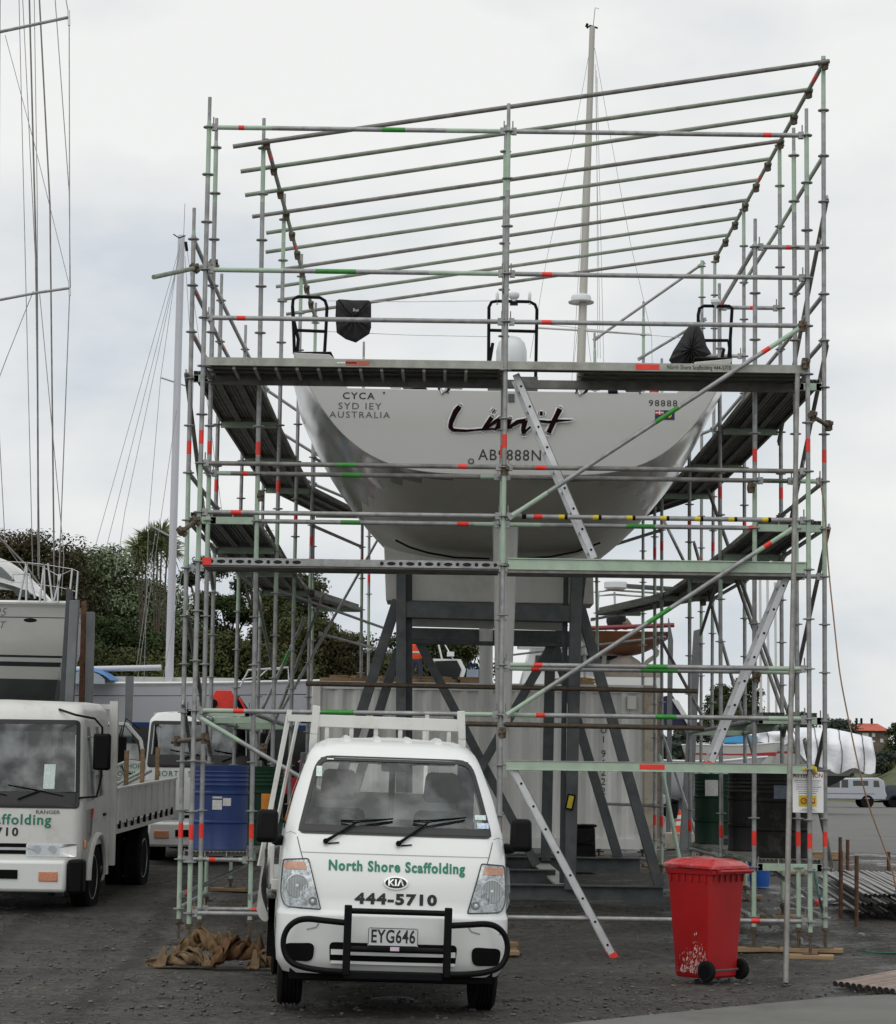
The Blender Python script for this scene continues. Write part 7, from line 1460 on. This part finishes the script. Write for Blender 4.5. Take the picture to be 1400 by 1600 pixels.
# worker in orange seen through the cradle
def person(px, pyfeet, Y, z0, h, label):
    p = at(px, pyfeet, Y); k = h / 1.75; o = empty('person', (p.x, Y, z0), label, 'person')
    J = {'pel': (0, 0, .95), 'ch': (0, .0, 1.25), 'nk': (0, .01, 1.47), 'hd': (0, -.01, 1.58), 'ht': (0, 0, 1.70), 'sl': (-.19, 0, 1.41), 'el': (-.26, .02, 1.14), 'hl': (-.22, -.14, .95), 'fl': (-.21, -.2, .9), 'sr': (.19, 0, 1.41), 'er': (.27, .03, 1.14), 'hr': (.25, -.1, .92), 'fr': (.25, -.15, .86), 'pl': (-.1, 0, .9), 'kl': (-.12, -.02, .5), 'al': (-.13, .02, .08), 'tl': (-.14, -.12, .04), 'pr': (.1, 0, .9), 'kr': (.13, -.02, .5), 'ar': (.14, .02, .08), 'tr': (.15, -.12, .04)}
    rad = {'pel': .15, 'ch': .16, 'nk': .06, 'hd': .085, 'ht': .075, 'sl': .07, 'el': .048, 'hl': .035, 'fl': .03, 'pl': .1, 'kl': .065, 'al': .045, 'tl': .04}
    E_ = [('pel', 'ch'), ('ch', 'nk'), ('nk', 'hd'), ('hd', 'ht'), ('ch', 'sl'), ('sl', 'el'), ('el', 'hl'), ('hl', 'fl'), ('ch', 'sr'), ('sr', 'er'), ('er', 'hr'), ('hr', 'fr'), ('pel', 'pl'), ('pl', 'kl'), ('kl', 'al'), ('al', 'tl'), ('pel', 'pr'), ('pr', 'kr'), ('kr', 'ar'), ('ar', 'tr')]
    ks = list(J); me = bpy.data.meshes.new('person_body'); me.from_pydata([tuple(c * k for c in J[q]) for q in ks], [(ks.index(a), ks.index(b)) for a, b in E_], []); b = bpy.data.objects.new('person_body', me); C.objects.link(b); b.parent = o
    md = b.modifiers.new('skin', 'SKIN'); md.use_smooth_shade = True
    for i, q in enumerate(ks): r = rad.get(q) or rad.get(q[:-1] + 'l', .06); me.skin_vertices[0].data[i].radius = (r * k, r * k * (.7 if q in ('ch', 'pel') else 1)); me.skin_vertices[0].data[i].use_root = q == 'pel'
    b.modifiers.new('sub', 'SUBSURF').levels = 1; me.materials.append(mat('dark_overalls', (.03, .035, .05), .9))
    mb = MB(); mb.lathe([(.12, .95), (.165, 1.0), (.185, 1.2), (.2, 1.36), (.14, 1.44), (.07, 1.46)], (0, 0, 0), mat('hivis_orange', (.75, .08, .015), .7, 0, .1, 10), 18, sy=1, sx=1); v = mb.build('vest', o); v.scale = (k, k * .72, k)
    mb = MB(); mb.lathe([(.181, 1.12), (.187, 1.13), (.190, 1.17), (.188, 1.18)], (0, 0, 0), M['alu'], 18); v2 = mb.build('reflective_band', o); v2.scale = (k * 1.02, k * .75, k)
    mb = MB(); mb.lathe([(.135, 1.64), (.11, 1.65), (.105, 1.70), (.08, 1.76), (.001, 1.79)], (0, 0, 0), mat('helmet_red', (.6, .05, .03), .4), 16); v3 = mb.build('helmet', o); v3.scale = (k, k, k)
    mb = MB(); mb.blob((0, -.085, 1.6), (.02, .02, .022), mat('skin', (.45, .27, .2), .6), 8); mb.blob((0, -.02, 1.585), (.078, .082, .1), MATS['skin'], 14); v4 = mb.build('face', o); v4.scale = (k, k, k)
    return o
person(649, 1083, 61, 3.9, 1.75, 'worker in an orange vest and red helmet behind the left cradle post')
# --- boat with the tall mast and radome, right of the yacht
Yr = 45.0; M['varn'] = mat('varnished_wood', (.15, .06, .025), .35, 0, .25, 4, coat=.3)
ms, msp = boat('motor_sailer', (at(905, 1100, Yr).x, Yr - .3, 0), R(90), 9.0, 3.0, 1.3, 3.3, [(0, M['anti']), (2.2, M['body'])], 'white motor sailer with a tall cream mast carrying a radome, behind the container')
mb = MB(); mb.tube([at(925.5, 42, Yr), at(908, 560, Yr), at(894, 1064, Yr)], [.058, .088, .09], mat('mast_cream', (.42, .41, .36), .4, 0, .05, 2), 14); wchild(mb, 'mast', ms)
mb = MB(); mb.lathe([(.03, -.12), (.26, -.1), (.27, -.08), (.2, -.06)], at(908, 466, Yr), M['hullw'], 20); mb.lathe([(.2, 0), (.21, .03), (.2, .1), (.16, .13), (.001, .14)], at(908, 466, Yr) - Vector((0, 0, .06)), M['dome'], 24); wchild(mb, 'radome', ms)
for pts in ([(838, 512), (905, 516)], [(905, 516), (1018, 523)]): wtube(ms, 'spreader', [(x, y, Yr) for x, y in pts], .024, M['hullw'])
for pts in ([(922, 75), (890, 250), (855, 400), (828, 560)], [(929, 75), (955, 220), (985, 380), (1018, 523), (1020, 610)], [(932, 110), (934, 560)], [(930, 100), (938, 560)], [(933, 120), (944, 600)], [(914, 240), (900, 500), (893, 600)], [(908, 470), (896, 570)], [(912, 470), (925, 580)]): wtube(ms, 'rigging', [(x, y, Yr) for x, y in pts], .005, M['galv'], 5)
wtube(ms, 'masthead_gear', [(917, 44, Yr), (922, 40, Yr), (934, 44, Yr)], .02, M['black']); wtube(ms, 'wind_vane', [(927, 40, Yr), (930, 12, Yr), (936, 14, Yr)], .006, M['black']); wtube(ms, 'masthead_light', [(916, 42, Yr), (918, 37, Yr)], .028, M['black'])
mb = MB(); mb.prism([at(815, 1068, Yr), at(830, 1012, Yr), at(985, 1012, Yr), at(1000, 1068, Yr)], (0, 2.2, 0), M['body']); wchild(mb, 'wheelhouse', ms)
for x0, x1 in ((835, 862), (868, 896), (902, 940), (946, 975)): mb = MB(); mb.prism([at(x0, 1046, Yr - .02), at(x0 + 2, 1024, Yr - .02), at(x1, 1024, Yr - .02), at(x1, 1046, Yr - .02)], (0, -.02, 0), M['glassd']); wchild(mb, 'window', ms)
mb = MB(); mb.box(at(910, 1008, Yr + 1), (2.6, 2.4, .08), M['hullw']); wchild(mb, 'wheelhouse_roof', ms)
mb = MB(); mb.lathe([(.18, 0), (.235, .03), (.235, .14), (.2, .17), (.001, .18)], at(962, 921, Yr), M['dome'], 24); wchild(mb, 'radar', ms)
for pts in ([(928, 925), (955, 922), (1030, 927), (1040, 935)], [(930, 931), (960, 929), (1035, 934)], [(935, 925), (932, 1012)], [(1022, 930), (1028, 1012)], [(960, 925), (963, 1000)]): wtube(ms, 'gantry', [(x, y, Yr) for x, y in pts], .022, M['alu'])
mb = MB(); mb.box(at(1010, 918, Yr + .5), (.95, 1.2, .05), M['steel'], rot=(.05, .05, 0)); wchild(mb, 'solar_panel', ms)
for x in range(835, 960, 14):
    if random.random() < .8: wtube(ms, 'cabin_rail', [(x, 1010, Yr), (x + random.uniform(-2, 2), 985 - random.random() * 12, Yr)], .014, M['alu'])
mb = MB(); mb.blob(at(963, 968, Yr), (.2, .3, .22), M['canvas'], 12, .08); mb.blob(at(975, 975, Yr), (.15, .2, .12), mat('tan_bag', (.2, .16, .12), .9), 10, .1); o = mb.build('kit_bags', origin=(0, 0, 0)); tag(o, 'dark and tan bags piled on the wooden dinghy behind the scaffold', 'bag')
mb = MB(); mb.grid(lambda u, v: Vector((lerp(at(905, 990, Yr - 1).x, at(1044, 985, Yr - 1).x, u), Yr - 1.4 + v * 1.0, at(960, 988, Yr - 1).z - .0 - math.sin(v * math.pi) ** .6 * (.12 + .34 * math.sin(min(1, (1 - u) * 2.4) * math.pi / 2 * .9)) * math.sin(min(1, u * 4 + .1) * math.pi / 2) * (1.0))), 20, 12, M['varn'])
mb.tube([Vector((lerp(at(900, 990, Yr - 1).x, at(1050, 985, Yr - 1).x, i / 10), Yr - 1.42, at(960, 988, Yr - 1).z + .03 + .01 * i)) for i in range(11)], .045, mat('maroon_rail', (.22, .03, .035), .5), 8); o = mb.build('wooden_dinghy', origin=(0, 0, 0)); tag(o, 'varnished wooden dinghy with a maroon rail slung above the container', 'dinghy')
mb = MB(); mb.blob(at(977, 1052, Yr - 1), (.4, .3, .35), mat('taupe_cover', (.25, .21, .18), .9, 0, .15, 5), 14, .05); mb.blob(at(1010, 1058, Yr - 1), (.3, .3, .25), MATS['taupe_cover'], 12, .06); wchild(mb, 'engine_cover', ms)
mb = MB(); mb.box(at(960, 1070, Yr - 1.3), (1.9, .1, .3), M['body']); wchild(mb, 'hull_side', ms)
for i, (x, y) in enumerate(((868, 1040), (912, 1062), (930, 1064))):
    cc = at(x, y, 36.5); cc.z = cont.location.z + 2.8 + .05 if i else cc.z
    cord([at(x + 10 * math.cos(t) * (1 + t * .03), y + 2 * math.sin(t) + (i == 0) * t * .6, 36.2 + .3 * math.sin(t)) for t in [k * .7 for k in range(20)]], .02, MATS['cord_yellow'], 'rope_coil', ['yellow rope coil hanging behind the cradle above the container', 'yellow rope coil on the container roof behind the right cradle leg', 'loose yellow rope at the right end of the container roof'][i], 'rope', 2)
# dark slanting boards and a grey pole seen right of the container
for poly, Y, m, lab in (([(1085, 985), (1096, 982), (1080, 1230), (1062, 1230)], 40, MATS['grey_steel'], 'tall grey tapering post between the container and the ladder'), ([(1045, 965), (1052, 1000), (1048, 1100), (1042, 1100)], 41, MATS['grey_steel'], 'narrow grey post just right of the container')): post(poly, Y, .15, m, lab)
cord([at(1018, 1010 + i * 8, 44) + Vector((.12 * math.sin(i * 1.3), 0, 0)) for i in range(14)], .05, mat('old_rope', (.33, .31, .26), .9), 'rope_hank', 'thick hank of pale rope hanging right of the container', 'rope', 2)
mb = MB(); mb.prism([at(1030, 1090, 46), at(1050, 1085, 46), at(1085, 1140, 46), at(1040, 1135, 46)], (0, 1.5, 0), M['navy']); mb.prism([at(1048, 1090, 45.9), at(1060, 1095, 45.9), at(1088, 1142, 45.9), at(1078, 1138, 45.9)], (0, 1.5, 0), M['body']); o = mb.build('boat_bow', origin=(0, 0, 0)); tag(o, 'navy and white boat bow poking out right of the container', 'boat')
# --- boats on the right under white wrap
Yw = 92.0
wb, wbp = boat('wrapped_boat', (at(1120, 1200, Yw).x, Yw + 1.3, 0), 0, 6.4, 2.6, 1.4, 3.25, [(0, M['anti']), (2.0, M['hullw']), (2.87, mat('red_stripe', (.4, .03, .04), .4)), (2.96, M['hullw'])], 'white boat with a red stripe half wrapped in white plastic at the right', stern=.9)
M['wrap'] = mat('white_plastic', (.74, .75, .78), .35, 0, .04, 1, bump=.1, bscale=1.6)
mb = MB()
def wr(u, v):
    x = lerp(at(1128, 1200, Yw).x, at(1366, 1200, Yw).x, u); t = v * 2 - 1; zt = 3.85 + .12 * math.sin(u * 3) - .25 * max(0, u - .75) * 4 * (u > .75) ; zb = lerp(3.2, 2.2, min(1, max(0, (u - .45) / .2))) + .12 * math.sin(u * 31)
    fold = .07 * math.sin(u * 47 + abs(t) * 5) + .06 * math.sin(u * 19 - abs(t) * 9) + .09 * abs(math.sin(u * 23 + abs(t) * 4))
    z = zt - (zt - zb) * abs(t) ** 2.2; y = Yw + 1.3 + math.copysign(min(1, abs(t) * 1.6) ** .7 * (1.35 + fold), t); return Vector((x + .04 * math.sin(v * 20), y, z))
mb.grid(wr, 70, 30, M['wrap']); c_ = at(1366, 1180, Yw)
mb.add([wr(1, j / 30) for j in range(31)], [tuple(range(31))], M['wrap']); o = mb.build('plastic_wrap', origin=(0, 0, 0), sharp=180); tag(o, 'loose white plastic sheeting draped over the boat at the right', 'plastic sheet')
for u_ in (.3, .48, .62, .78, .93):
    mb = MB(); mb.tube([wr(u_, v_ / 16) * 1.0 + Vector((0, -.03 if v_ < 8 else .03, .015)) for v_ in range(17)], .018, M['steel'], 5); rp = mb.build('tie_rope', bpy.data.objects['plastic_wrap'])
mb = MB(); mb.prism([at(1127, 1160, Yw - 4), at(1132, 1150, Yw - 4), at(1165, 1147, Yw - 4), at(1184, 1151, Yw - 4), at(1184, 1161, Yw - 4)], (0, 1.6, 0), mat('cover_blue', (.06, .33, .62), .5, 0, .1, 1)); o = mb.build('boat_cover', origin=(0, 0, 0)); tag(o, 'bright blue boat cover right of the slanting ladder', 'cover')
b3 = boat('small_boat', (at(1085, 1200, Yw - 4).x, Yw - 3, 0), 0, 3.4, 2.0, 1.3, 3.1, [(0, M['hullw']), (2.72, MATS['red_stripe']), (2.78, M['hullw'])], 'small white boat under the blue cover behind the ladder', stern=.9)[0]
b4 = boat('open_boat', (at(1020, 1200, 70).x, 71, 0), 0, 3.4, 2.0, 1.1, 2.3, [(0, M['hullg'])], 'low grey open boat beyond the container right end', stern=.9)[0]
for i, (x, y0, y1) in enumerate(((1190, 830, 1160), (1202, 880, 1150), (1214, 910, 1150), (1180, 905, 1160))):
    mb = MB(); a = at(x, y1, 110 + i * 6); b = at(x - 3, y0, 110 + i * 6); a.z = 0.3; org = a.copy(); mb.tube([a - org, b - org], .07, M['hullw'], 8); o = mb.build('yacht_mast', origin=(0, 0, 0)); o.location = org; tag(o, ['white mast with crosstrees, tallest of the cluster at the right', 'second white mast from the left of the cluster at the right', 'rightmost thin mast of the cluster at the right', 'leftmost mast of the cluster at the right'][i], 'mast', 'distant yacht masts')
mb = MB(); q = at(1190, 955, 110); mb.tube([q - Vector((.5, 0, 0)), q + Vector((.9, 0, -.05))], .03, M['hullw'], 6)
# --- vehicles far right
def carside(name, Y, x0, x1, ybot, prof, wins, m, label, wheels, W=1.7, flip=False, cat='car'):
    """prof and windows in units of length along x (0..1) and metres in z"""
    a = at(x0, ybot, Y); b = at(x1, ybot, Y); L_ = b.x - a.x; o = empty(name, (a.x, Y, gz(Y)), label, cat); mb = MB()
    mb.prism([(x * L_, 0, z) for x, z in prof], (0, W, 0), m); mb.build('body', o, bevel=.06)
    for w in wins: mb = MB(); mb.prism([(x * L_, -.004, z) for x, z in w], (0, .01, 0), M['glassd']); mb.build('window', o)
    for wx in wheels:
        for y in (.08, W - .08): wheel(o, (wx * L_, y, .36), .36, .2)
        for ch in o.children:
            pass
    return o
def turnwheels(o):
    for ch in o.children:
        if ch.name.startswith('wheel'):
            me = ch.data; zs_ = [v.co.copy() for v in me.vertices]; c = sum(zs_, Vector()) / len(zs_)
            for mm_ in [me] + [k.data for k in ch.children]:
                for v in mm_.vertices: d = v.co - c; v.co = c + Vector((d.y, d.x, d.z))
M['silver2'] = mat('silver_paint', (.42, .44, .48), .25, .4, .03, 3, coat=.5)
sp = carside('pickup_truck', 125, 1247, 1386, 1257, [(0, .45), (.0, .8), (.03, .95), (.22, 1.05), (.33, 1.62), (.9, 1.68), (.97, 1.5), (.985, .9), (1, .7), (.99, .45)], [[(.30, 1.1), (.36, 1.52), (.47, 1.54), (.47, 1.1)], [(.49, 1.1), (.49, 1.54), (.565, 1.54), (.565, 1.1)], [(.62, 1.2), (.62, 1.5), (.79, 1.5), (.79, 1.22)], [(.85, 1.15), (.85, 1.52), (.91, 1.5), (.92, 1.15)]], M['silver2'], 'silver double-cab pickup with a canopy parked at the far right', (.2, .78), cat='pickup')
turnwheels(sp)
mb = MB(); mb.box((at(1317, 1200, 125).x - sp.location.x + .3, -.012, .78), (2.9, .01, .03), M['steel']); mb.build('trim_strip', sp)
dt = carside('dark_trailer', 128, 1380, 1440, 1257, [(0, .4), (0, .95), (.1, 1.3), (.6, 1.3), (1, 1.0), (1, .4)], [[(.1, 1.0), (.14, 1.25), (.4, 1.25), (.45, 1.0)]], mat('dark_slate', (.03, .045, .06), .5), 'dark slate vehicle cut off by the right edge of the photo', (.3, .8)); turnwheels(dt)
rc = carside('red_car', 47, 424, 520, 1215, [(0, .5), (.02, .9), (.14, 1.0), (.25, 1.42), (.7, 1.42), (.85, 1.0), (1, .9), (1, .5)], [[(.2, 1.05), (.27, 1.36), (.45, 1.36), (.45, 1.05)]], mat('car_red', (.4, .02, .03), .3, coat=.5), 'red car mostly hidden behind the green drum on the left', (.2, .8)); turnwheels(rc); rc.location.z = 1.0 - 0.4
gv_ = carside('grey_van', 50, 415, 500, 1180, [(0, .5), (.0, 1.5), (.08, 2.1), (1, 2.1), (1, .5)], [[(.1, 1.5), (.14, 1.95), (.5, 1.95), (.5, 1.5)]], M['silver2'], 'grey van behind the red car on the left', (.2, .8), cat='van'); turnwheels(gv_)
dk = carside('blue_car', 75, 1040, 1120, 1260, [(0, .45), (.02, .8), (.2, .9), (.32, 1.38), (.7, 1.38), (.85, .92), (1, .8), (1, .45)], [[(.25, .95), (.33, 1.3), (.5, 1.3), (.5, .95)], [(.53, .95), (.53, 1.3), (.68, 1.3), (.78, .95)]], mat('car_slate', (.06, .07, .09), .3, coat=.5), 'dark slate car behind the orange cone right of the container', (.2, .8)); turnwheels(dk)
p = at(1062, 1260, 41); cone((p.x, 41, .75), .42, 'orange and white traffic cone on a block right of the container'); mb = MB(); mb.box((0, 0, .15), (.5, .5, .3), MATS['beige_steel']); o = mb.build('concrete_block', origin=(0, 0, 0), bevel=.02); o.location = (p.x, 41, .45); tag(o, 'pale concrete block under the traffic cone', 'block')
# --- house with red roof on the hill
Yh = 430; h0 = at(1337, 1165, Yh); w_ = at(1388, 1165, Yh).x - h0.x; ho = empty('house', (h0.x, Yh, h0.z), 'red-roofed brown house on the hill at the far right', 'house'); mpx = Yh / 3500
zz = 24 * mpx
mb = MB(); mb.box((w_ / 2 + .5, 4, zz / 2 - 2), (w_ * .86, 8, zz + 4), mat('house_brown', (.13, .10, .08), .9, 0, .3, .8)); mb.build('wall', ho)
mb = MB(); e0 = zz - .1; mb.add([(-.3, -1, e0), (w_ + .3, -1, e0), (w_ + .3, 9, e0), (-.3, 9, e0), (w_ * .2, 4, e0 + 1.5), (w_ * .8, 4, e0 + 1.5)], [(0, 1, 5, 4), (1, 2, 5), (2, 3, 4, 5), (3, 0, 4), (3, 2, 1, 0)], mat('red_tiles', (.42, .09, .05), .8, 0, .15, 1.5)); rf = mb.build('roof', ho)
for x in (.15, .3, .62): mb = MB(); mb.box((w_ * x, 4, e0 + 1.8), (.4, .4, 1.4), M['dark']); mb.build('chimney', rf)
for x, z in ((.2, .35), (.35, .7), (.55, .7), (.8, .35), (.25, .7)): mb = MB(); mb.box((w_ * x, -.02, zz * z), (.6, .06, .7), M['hullw']); mb.build('window', ho)
# --- trees
def leafmat(nm, c, c2): return mat(nm, c, .9, 0, .35, .8, dirt=c2, dscale=.45, damt=.9, spec=.12)
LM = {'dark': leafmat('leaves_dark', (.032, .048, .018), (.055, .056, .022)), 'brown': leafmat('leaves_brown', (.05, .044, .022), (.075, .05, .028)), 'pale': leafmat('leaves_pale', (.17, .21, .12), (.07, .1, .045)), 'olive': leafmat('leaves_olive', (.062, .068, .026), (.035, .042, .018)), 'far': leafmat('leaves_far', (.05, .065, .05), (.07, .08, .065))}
BARK = mat('bark', (.07, .055, .04), .9, 0, .3, 5)
import numpy as np
def tree(px, ytop, Y, w, leaf, label, zbase=.35, n=34000, ls=.07, hfrac=.75, seed=0, airy=0., group='trees behind the boats', cat='tree', name='broadleaf_tree', leaf2=None):
    rnd = random.Random(seed * 77 + 5); rs = np.random.RandomState(seed * 13 + 1); t = at(px, ytop, Y); H = t.z - zbase; o = empty(name, (t.x, Y, zbase), label, cat, group); mb = MB()
    tr = max(.1, H * .022); mb.tube([Vector((0, 0, -.3)), Vector((w * .02, 0, H * .3)), Vector((-w * .02, .1, H * .6)), Vector((0, 0, H * .86))], [tr, tr * .8, tr * .5, tr * .15], BARK, 8)
    cl = []; K = 34 if airy else 110
    for i in range(K):
        a = rnd.uniform(0, 2 * math.pi); zf = 1 - hfrac * rnd.random() ** 1.1; rad = w / 2 * math.sqrt(max(.08, 1 - ((zf - (1 - hfrac * .55)) / (hfrac * .6)) ** 2)) * (rnd.uniform(.3, 1.0) if airy else rnd.uniform(.15, .95))
        r = w * (rnd.uniform(.07, .13) if airy else rnd.uniform(.11, .2)); c = (rad * math.cos(a), rad * .8 * math.sin(a), min(zf * H, H - r * .7)); cl.append((*c, r))
        if i % 4 == 0: q = Vector(c); mb.tube([Vector((0, 0, q.z * .72)), (Vector((0, 0, q.z * .8)) + q) / 2, q], [tr * .4, tr * .25, .03], BARK, 5)
    cl.append((0, 0, H - w * .1, w * .12)); mb.build('trunk', o)
    cl = np.array(cl); per = n // len(cl); C0 = np.repeat(cl, per, 0); N_ = len(C0); d = rs.normal(size=(N_, 3)); d /= np.linalg.norm(d, axis=1)[:, None]
    q = C0[:, :3] + d * np.array([1, 1, .72]) * C0[:, 3:4] * (rs.rand(N_, 1) ** .45) * (1 + airy * rs.rand(N_, 1))
    nr = d + rs.uniform(-.8, .8, (N_, 3)) + np.array([0, 0, .35]); nr /= np.linalg.norm(nr, axis=1)[:, None]; a = np.cross(nr, rs.normal(size=(N_, 3))); a /= np.linalg.norm(a, axis=1)[:, None]; b = np.cross(nr, a)
    a *= ls * rs.uniform(.5, 1.2, (N_, 1)); b *= ls * rs.uniform(.35, .8, (N_, 1)); V = np.stack([q - a, q - b * .7, q + a, q + b], 1).reshape(-1, 3)
    me = bpy.data.meshes.new('crown'); me.from_pydata(V.tolist(), [], (np.arange(N_ * 4).reshape(-1, 4)).tolist()); me.materials.append(leaf)
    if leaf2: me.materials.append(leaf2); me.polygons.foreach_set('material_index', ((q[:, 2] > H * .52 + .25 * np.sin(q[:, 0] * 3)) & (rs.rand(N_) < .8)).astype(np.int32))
    cr2 = bpy.data.objects.new('crown', me); C.objects.link(cr2); cr2.parent = o; return o
tree(28, 828, 72, 5.6, LM['brown'], 'dark brown-tinged tree behind the left yacht masts', seed=1, hfrac=.85, leaf2=LM['brown'])
tree(105, 862, 76, 4.4, LM['olive'], 'olive tree between the brown tree and the pale-topped tree', seed=2, hfrac=.88)
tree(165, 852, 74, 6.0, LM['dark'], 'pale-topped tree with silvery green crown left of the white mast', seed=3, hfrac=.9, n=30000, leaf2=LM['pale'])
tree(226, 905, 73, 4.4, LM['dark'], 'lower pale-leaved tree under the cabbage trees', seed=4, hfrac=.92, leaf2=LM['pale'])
tree(150, 960, 68, 3.8, LM['dark'], 'low dark bushy tree right of the rusty prop', seed=5, hfrac=.95); tree(60, 950, 69, 4.0, LM['dark'], 'low dark bushy tree behind the yacht stanchions', seed=6, hfrac=.95); tree(235, 985, 69, 3.6, LM['dark'], 'low dark bushy tree just left of the white mast', seed=7, hfrac=.95)
for i, (x, y, Y_, w) in enumerate(((-10, 850, 80, 6), (70, 870, 82, 6), (140, 885, 82, 6), (200, 900, 82, 6), (255, 940, 82, 4.5), (120, 1000, 66, 5), (190, 1010, 66, 5), (20, 1000, 66, 5))):
    tree(x, y, Y_, w, LM['dark'] if i % 2 else LM['olive'], ['dense tree at the back behind the left edge masts', 'dense tree at the back behind the yacht rail', 'dense tree at the back left of the pale-topped tree', 'dense tree at the back under the pale-topped crown', 'dense tree at the back under the cabbage trees', 'dense low bush between the rusty prop and the white mast', 'dense low bush above the blue dodger', 'dense low bush behind the left yacht hull'][i], seed=60 + i, hfrac=.96)
tree(318, 868, 78, 4.2, LM['dark'], 'sparse dark pine between the front scaffold uprights', seed=8, hfrac=.8, n=14000, airy=.35, name='pine_tree'); tree(405, 825, 80, 4.6, LM['dark'], 'tall open dark pine behind the left side decks', seed=9, hfrac=.75, n=20000, airy=.3, name='pine_tree')
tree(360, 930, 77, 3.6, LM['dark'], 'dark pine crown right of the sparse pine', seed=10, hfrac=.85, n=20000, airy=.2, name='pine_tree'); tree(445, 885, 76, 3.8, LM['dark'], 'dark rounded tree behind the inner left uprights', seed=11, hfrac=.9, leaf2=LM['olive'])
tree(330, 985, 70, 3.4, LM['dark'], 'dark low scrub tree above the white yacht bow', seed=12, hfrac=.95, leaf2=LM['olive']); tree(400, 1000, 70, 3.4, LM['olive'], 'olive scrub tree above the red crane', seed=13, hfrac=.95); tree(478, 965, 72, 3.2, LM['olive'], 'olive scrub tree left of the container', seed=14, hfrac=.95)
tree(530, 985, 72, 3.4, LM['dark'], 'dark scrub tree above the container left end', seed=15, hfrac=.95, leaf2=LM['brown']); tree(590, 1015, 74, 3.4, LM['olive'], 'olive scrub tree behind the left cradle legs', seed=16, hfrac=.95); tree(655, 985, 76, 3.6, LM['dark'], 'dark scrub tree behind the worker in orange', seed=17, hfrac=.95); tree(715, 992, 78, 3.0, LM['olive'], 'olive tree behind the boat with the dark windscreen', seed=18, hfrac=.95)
for i, (x, y, w) in enumerate(((1130, 1070, 2.6), (1166, 1058, 2.8), (1247, 1112, 2.6))): tree(x, y, 150 + i * 5, w, LM['dark'], ['dark distant tree left of the slanting ladder', 'dark distant tree behind the ladder middle', 'dark distant tree behind the right scaffold corner'][i], seed=20 + i, n=8000, ls=.11, hfrac=.5, group='distant trees at the right')
tree(1309, 1122, 230, 5.2, LM['far'], 'distant conifer left of the red-roofed house', seed=24, n=7000, ls=.18, hfrac=.85, group='distant trees at the right', name='conifer'); tree(1404, 1128, 300, 5.0, LM['dark'], 'dark conifer right of the red-roofed house', seed=25, n=7000, ls=.2, hfrac=.9, group='distant trees at the right', name='conifer')
for i in range(9): tree(1290 + i * 16, 1172 + (i % 3) * 9, 190 + i * 6, 3.5, LM['olive'] if i % 2 else LM['far'], 'low shrub on the grassy bank at the right', seed=30 + i, n=3500, ls=.17, hfrac=.95, group='shrubs on the grassy bank', name='shrub', cat='shrub', zbase=3.0)
# cabbage trees: bare stems ending in spiky tufts
def cabbage(px, ytop, Y, heads, label, seed):
    rnd = random.Random(seed); t = at(px, ytop, Y); zb_ = .35; o = empty('cabbage_tree', (t.x, Y, zb_), label, 'tree', 'cabbage trees'); mb = MB(); mbl = MB(); lm = mat('cabbage_leaf', (.13, .15, .06), .5, 0, .3, 2)
    for hx, hy in heads:
        c = at(hx, hy, Y) - Vector((t.x, Y, zb_)); mb.tube([Vector((0, 0, -.2)), Vector((c.x * .2, 0, c.z * .45)), Vector((c.x * .7, 0, c.z * .75)), c], [.05, .035, .03, .025], BARK, 7)
        for i in range(110):
            d = Vector((rnd.gauss(0, 1), rnd.gauss(0, 1), rnd.gauss(.25, 1))).normalized(); L_ = rnd.uniform(.45, .75); sd = d.orthogonal().normalized() * .022; m_ = c + d * L_ * .5; e2 = c + d * L_ - Vector((0, 0, .16 * L_))
            mbl.add([c - sd, c + sd, m_ + sd, e2, m_ - sd], [(0, 1, 2, 4), (4, 2, 3)], lm)
    mb.build('trunk', o); mbl.keep = True; mbl.build('crown', o)
cabbage(234, 850, 71, [(216, 856), (228, 846), (222, 866)], 'left cabbage tree with drooping tufts, left of the white mast', 3); cabbage(252, 842, 71, [(240, 840), (253, 834), (262, 848), (246, 856), (268, 862)], 'right cabbage tree, its tufts touching the white mast', 5)
# ribbon of far scrub closing the horizon behind the yard
for i, (x0, x1, y) in enumerate(((560, 980, 1148), (980, 1300, 1140))):
    vs = []; fs = []; rnd = random.Random(50 + i); Y = 240
    for k in range(9000):
        x = rnd.uniform(x0, x1); top = y + 10 * math.sin(x * .05) + 6 * math.sin(x * .17); p = at(x, lerp(top, 1225, rnd.random() ** 1.3), Y + rnd.uniform(-4, 4)); s_ = rnd.uniform(.15, .45); a = Vector((rnd.uniform(-1, 1), rnd.uniform(-1, 1), rnd.uniform(-1, 1))).normalized() * s_; b = a.orthogonal().normalized() * s_ * .8
        q = len(vs); vs += [p - a, p - b, p + a, p + b]; fs.append((q, q + 1, q + 2, q + 3))
    me = bpy.data.meshes.new('scrub'); me.from_pydata(vs, [], fs); me.materials.append(LM['far']); o = bpy.data.objects.new('far_scrub', me); C.objects.link(o); tag(o, ['far belt of scrub on the horizon behind the container', 'far belt of scrub on the horizon behind the wrapped boats'][i], 'scrub', kind='stuff')
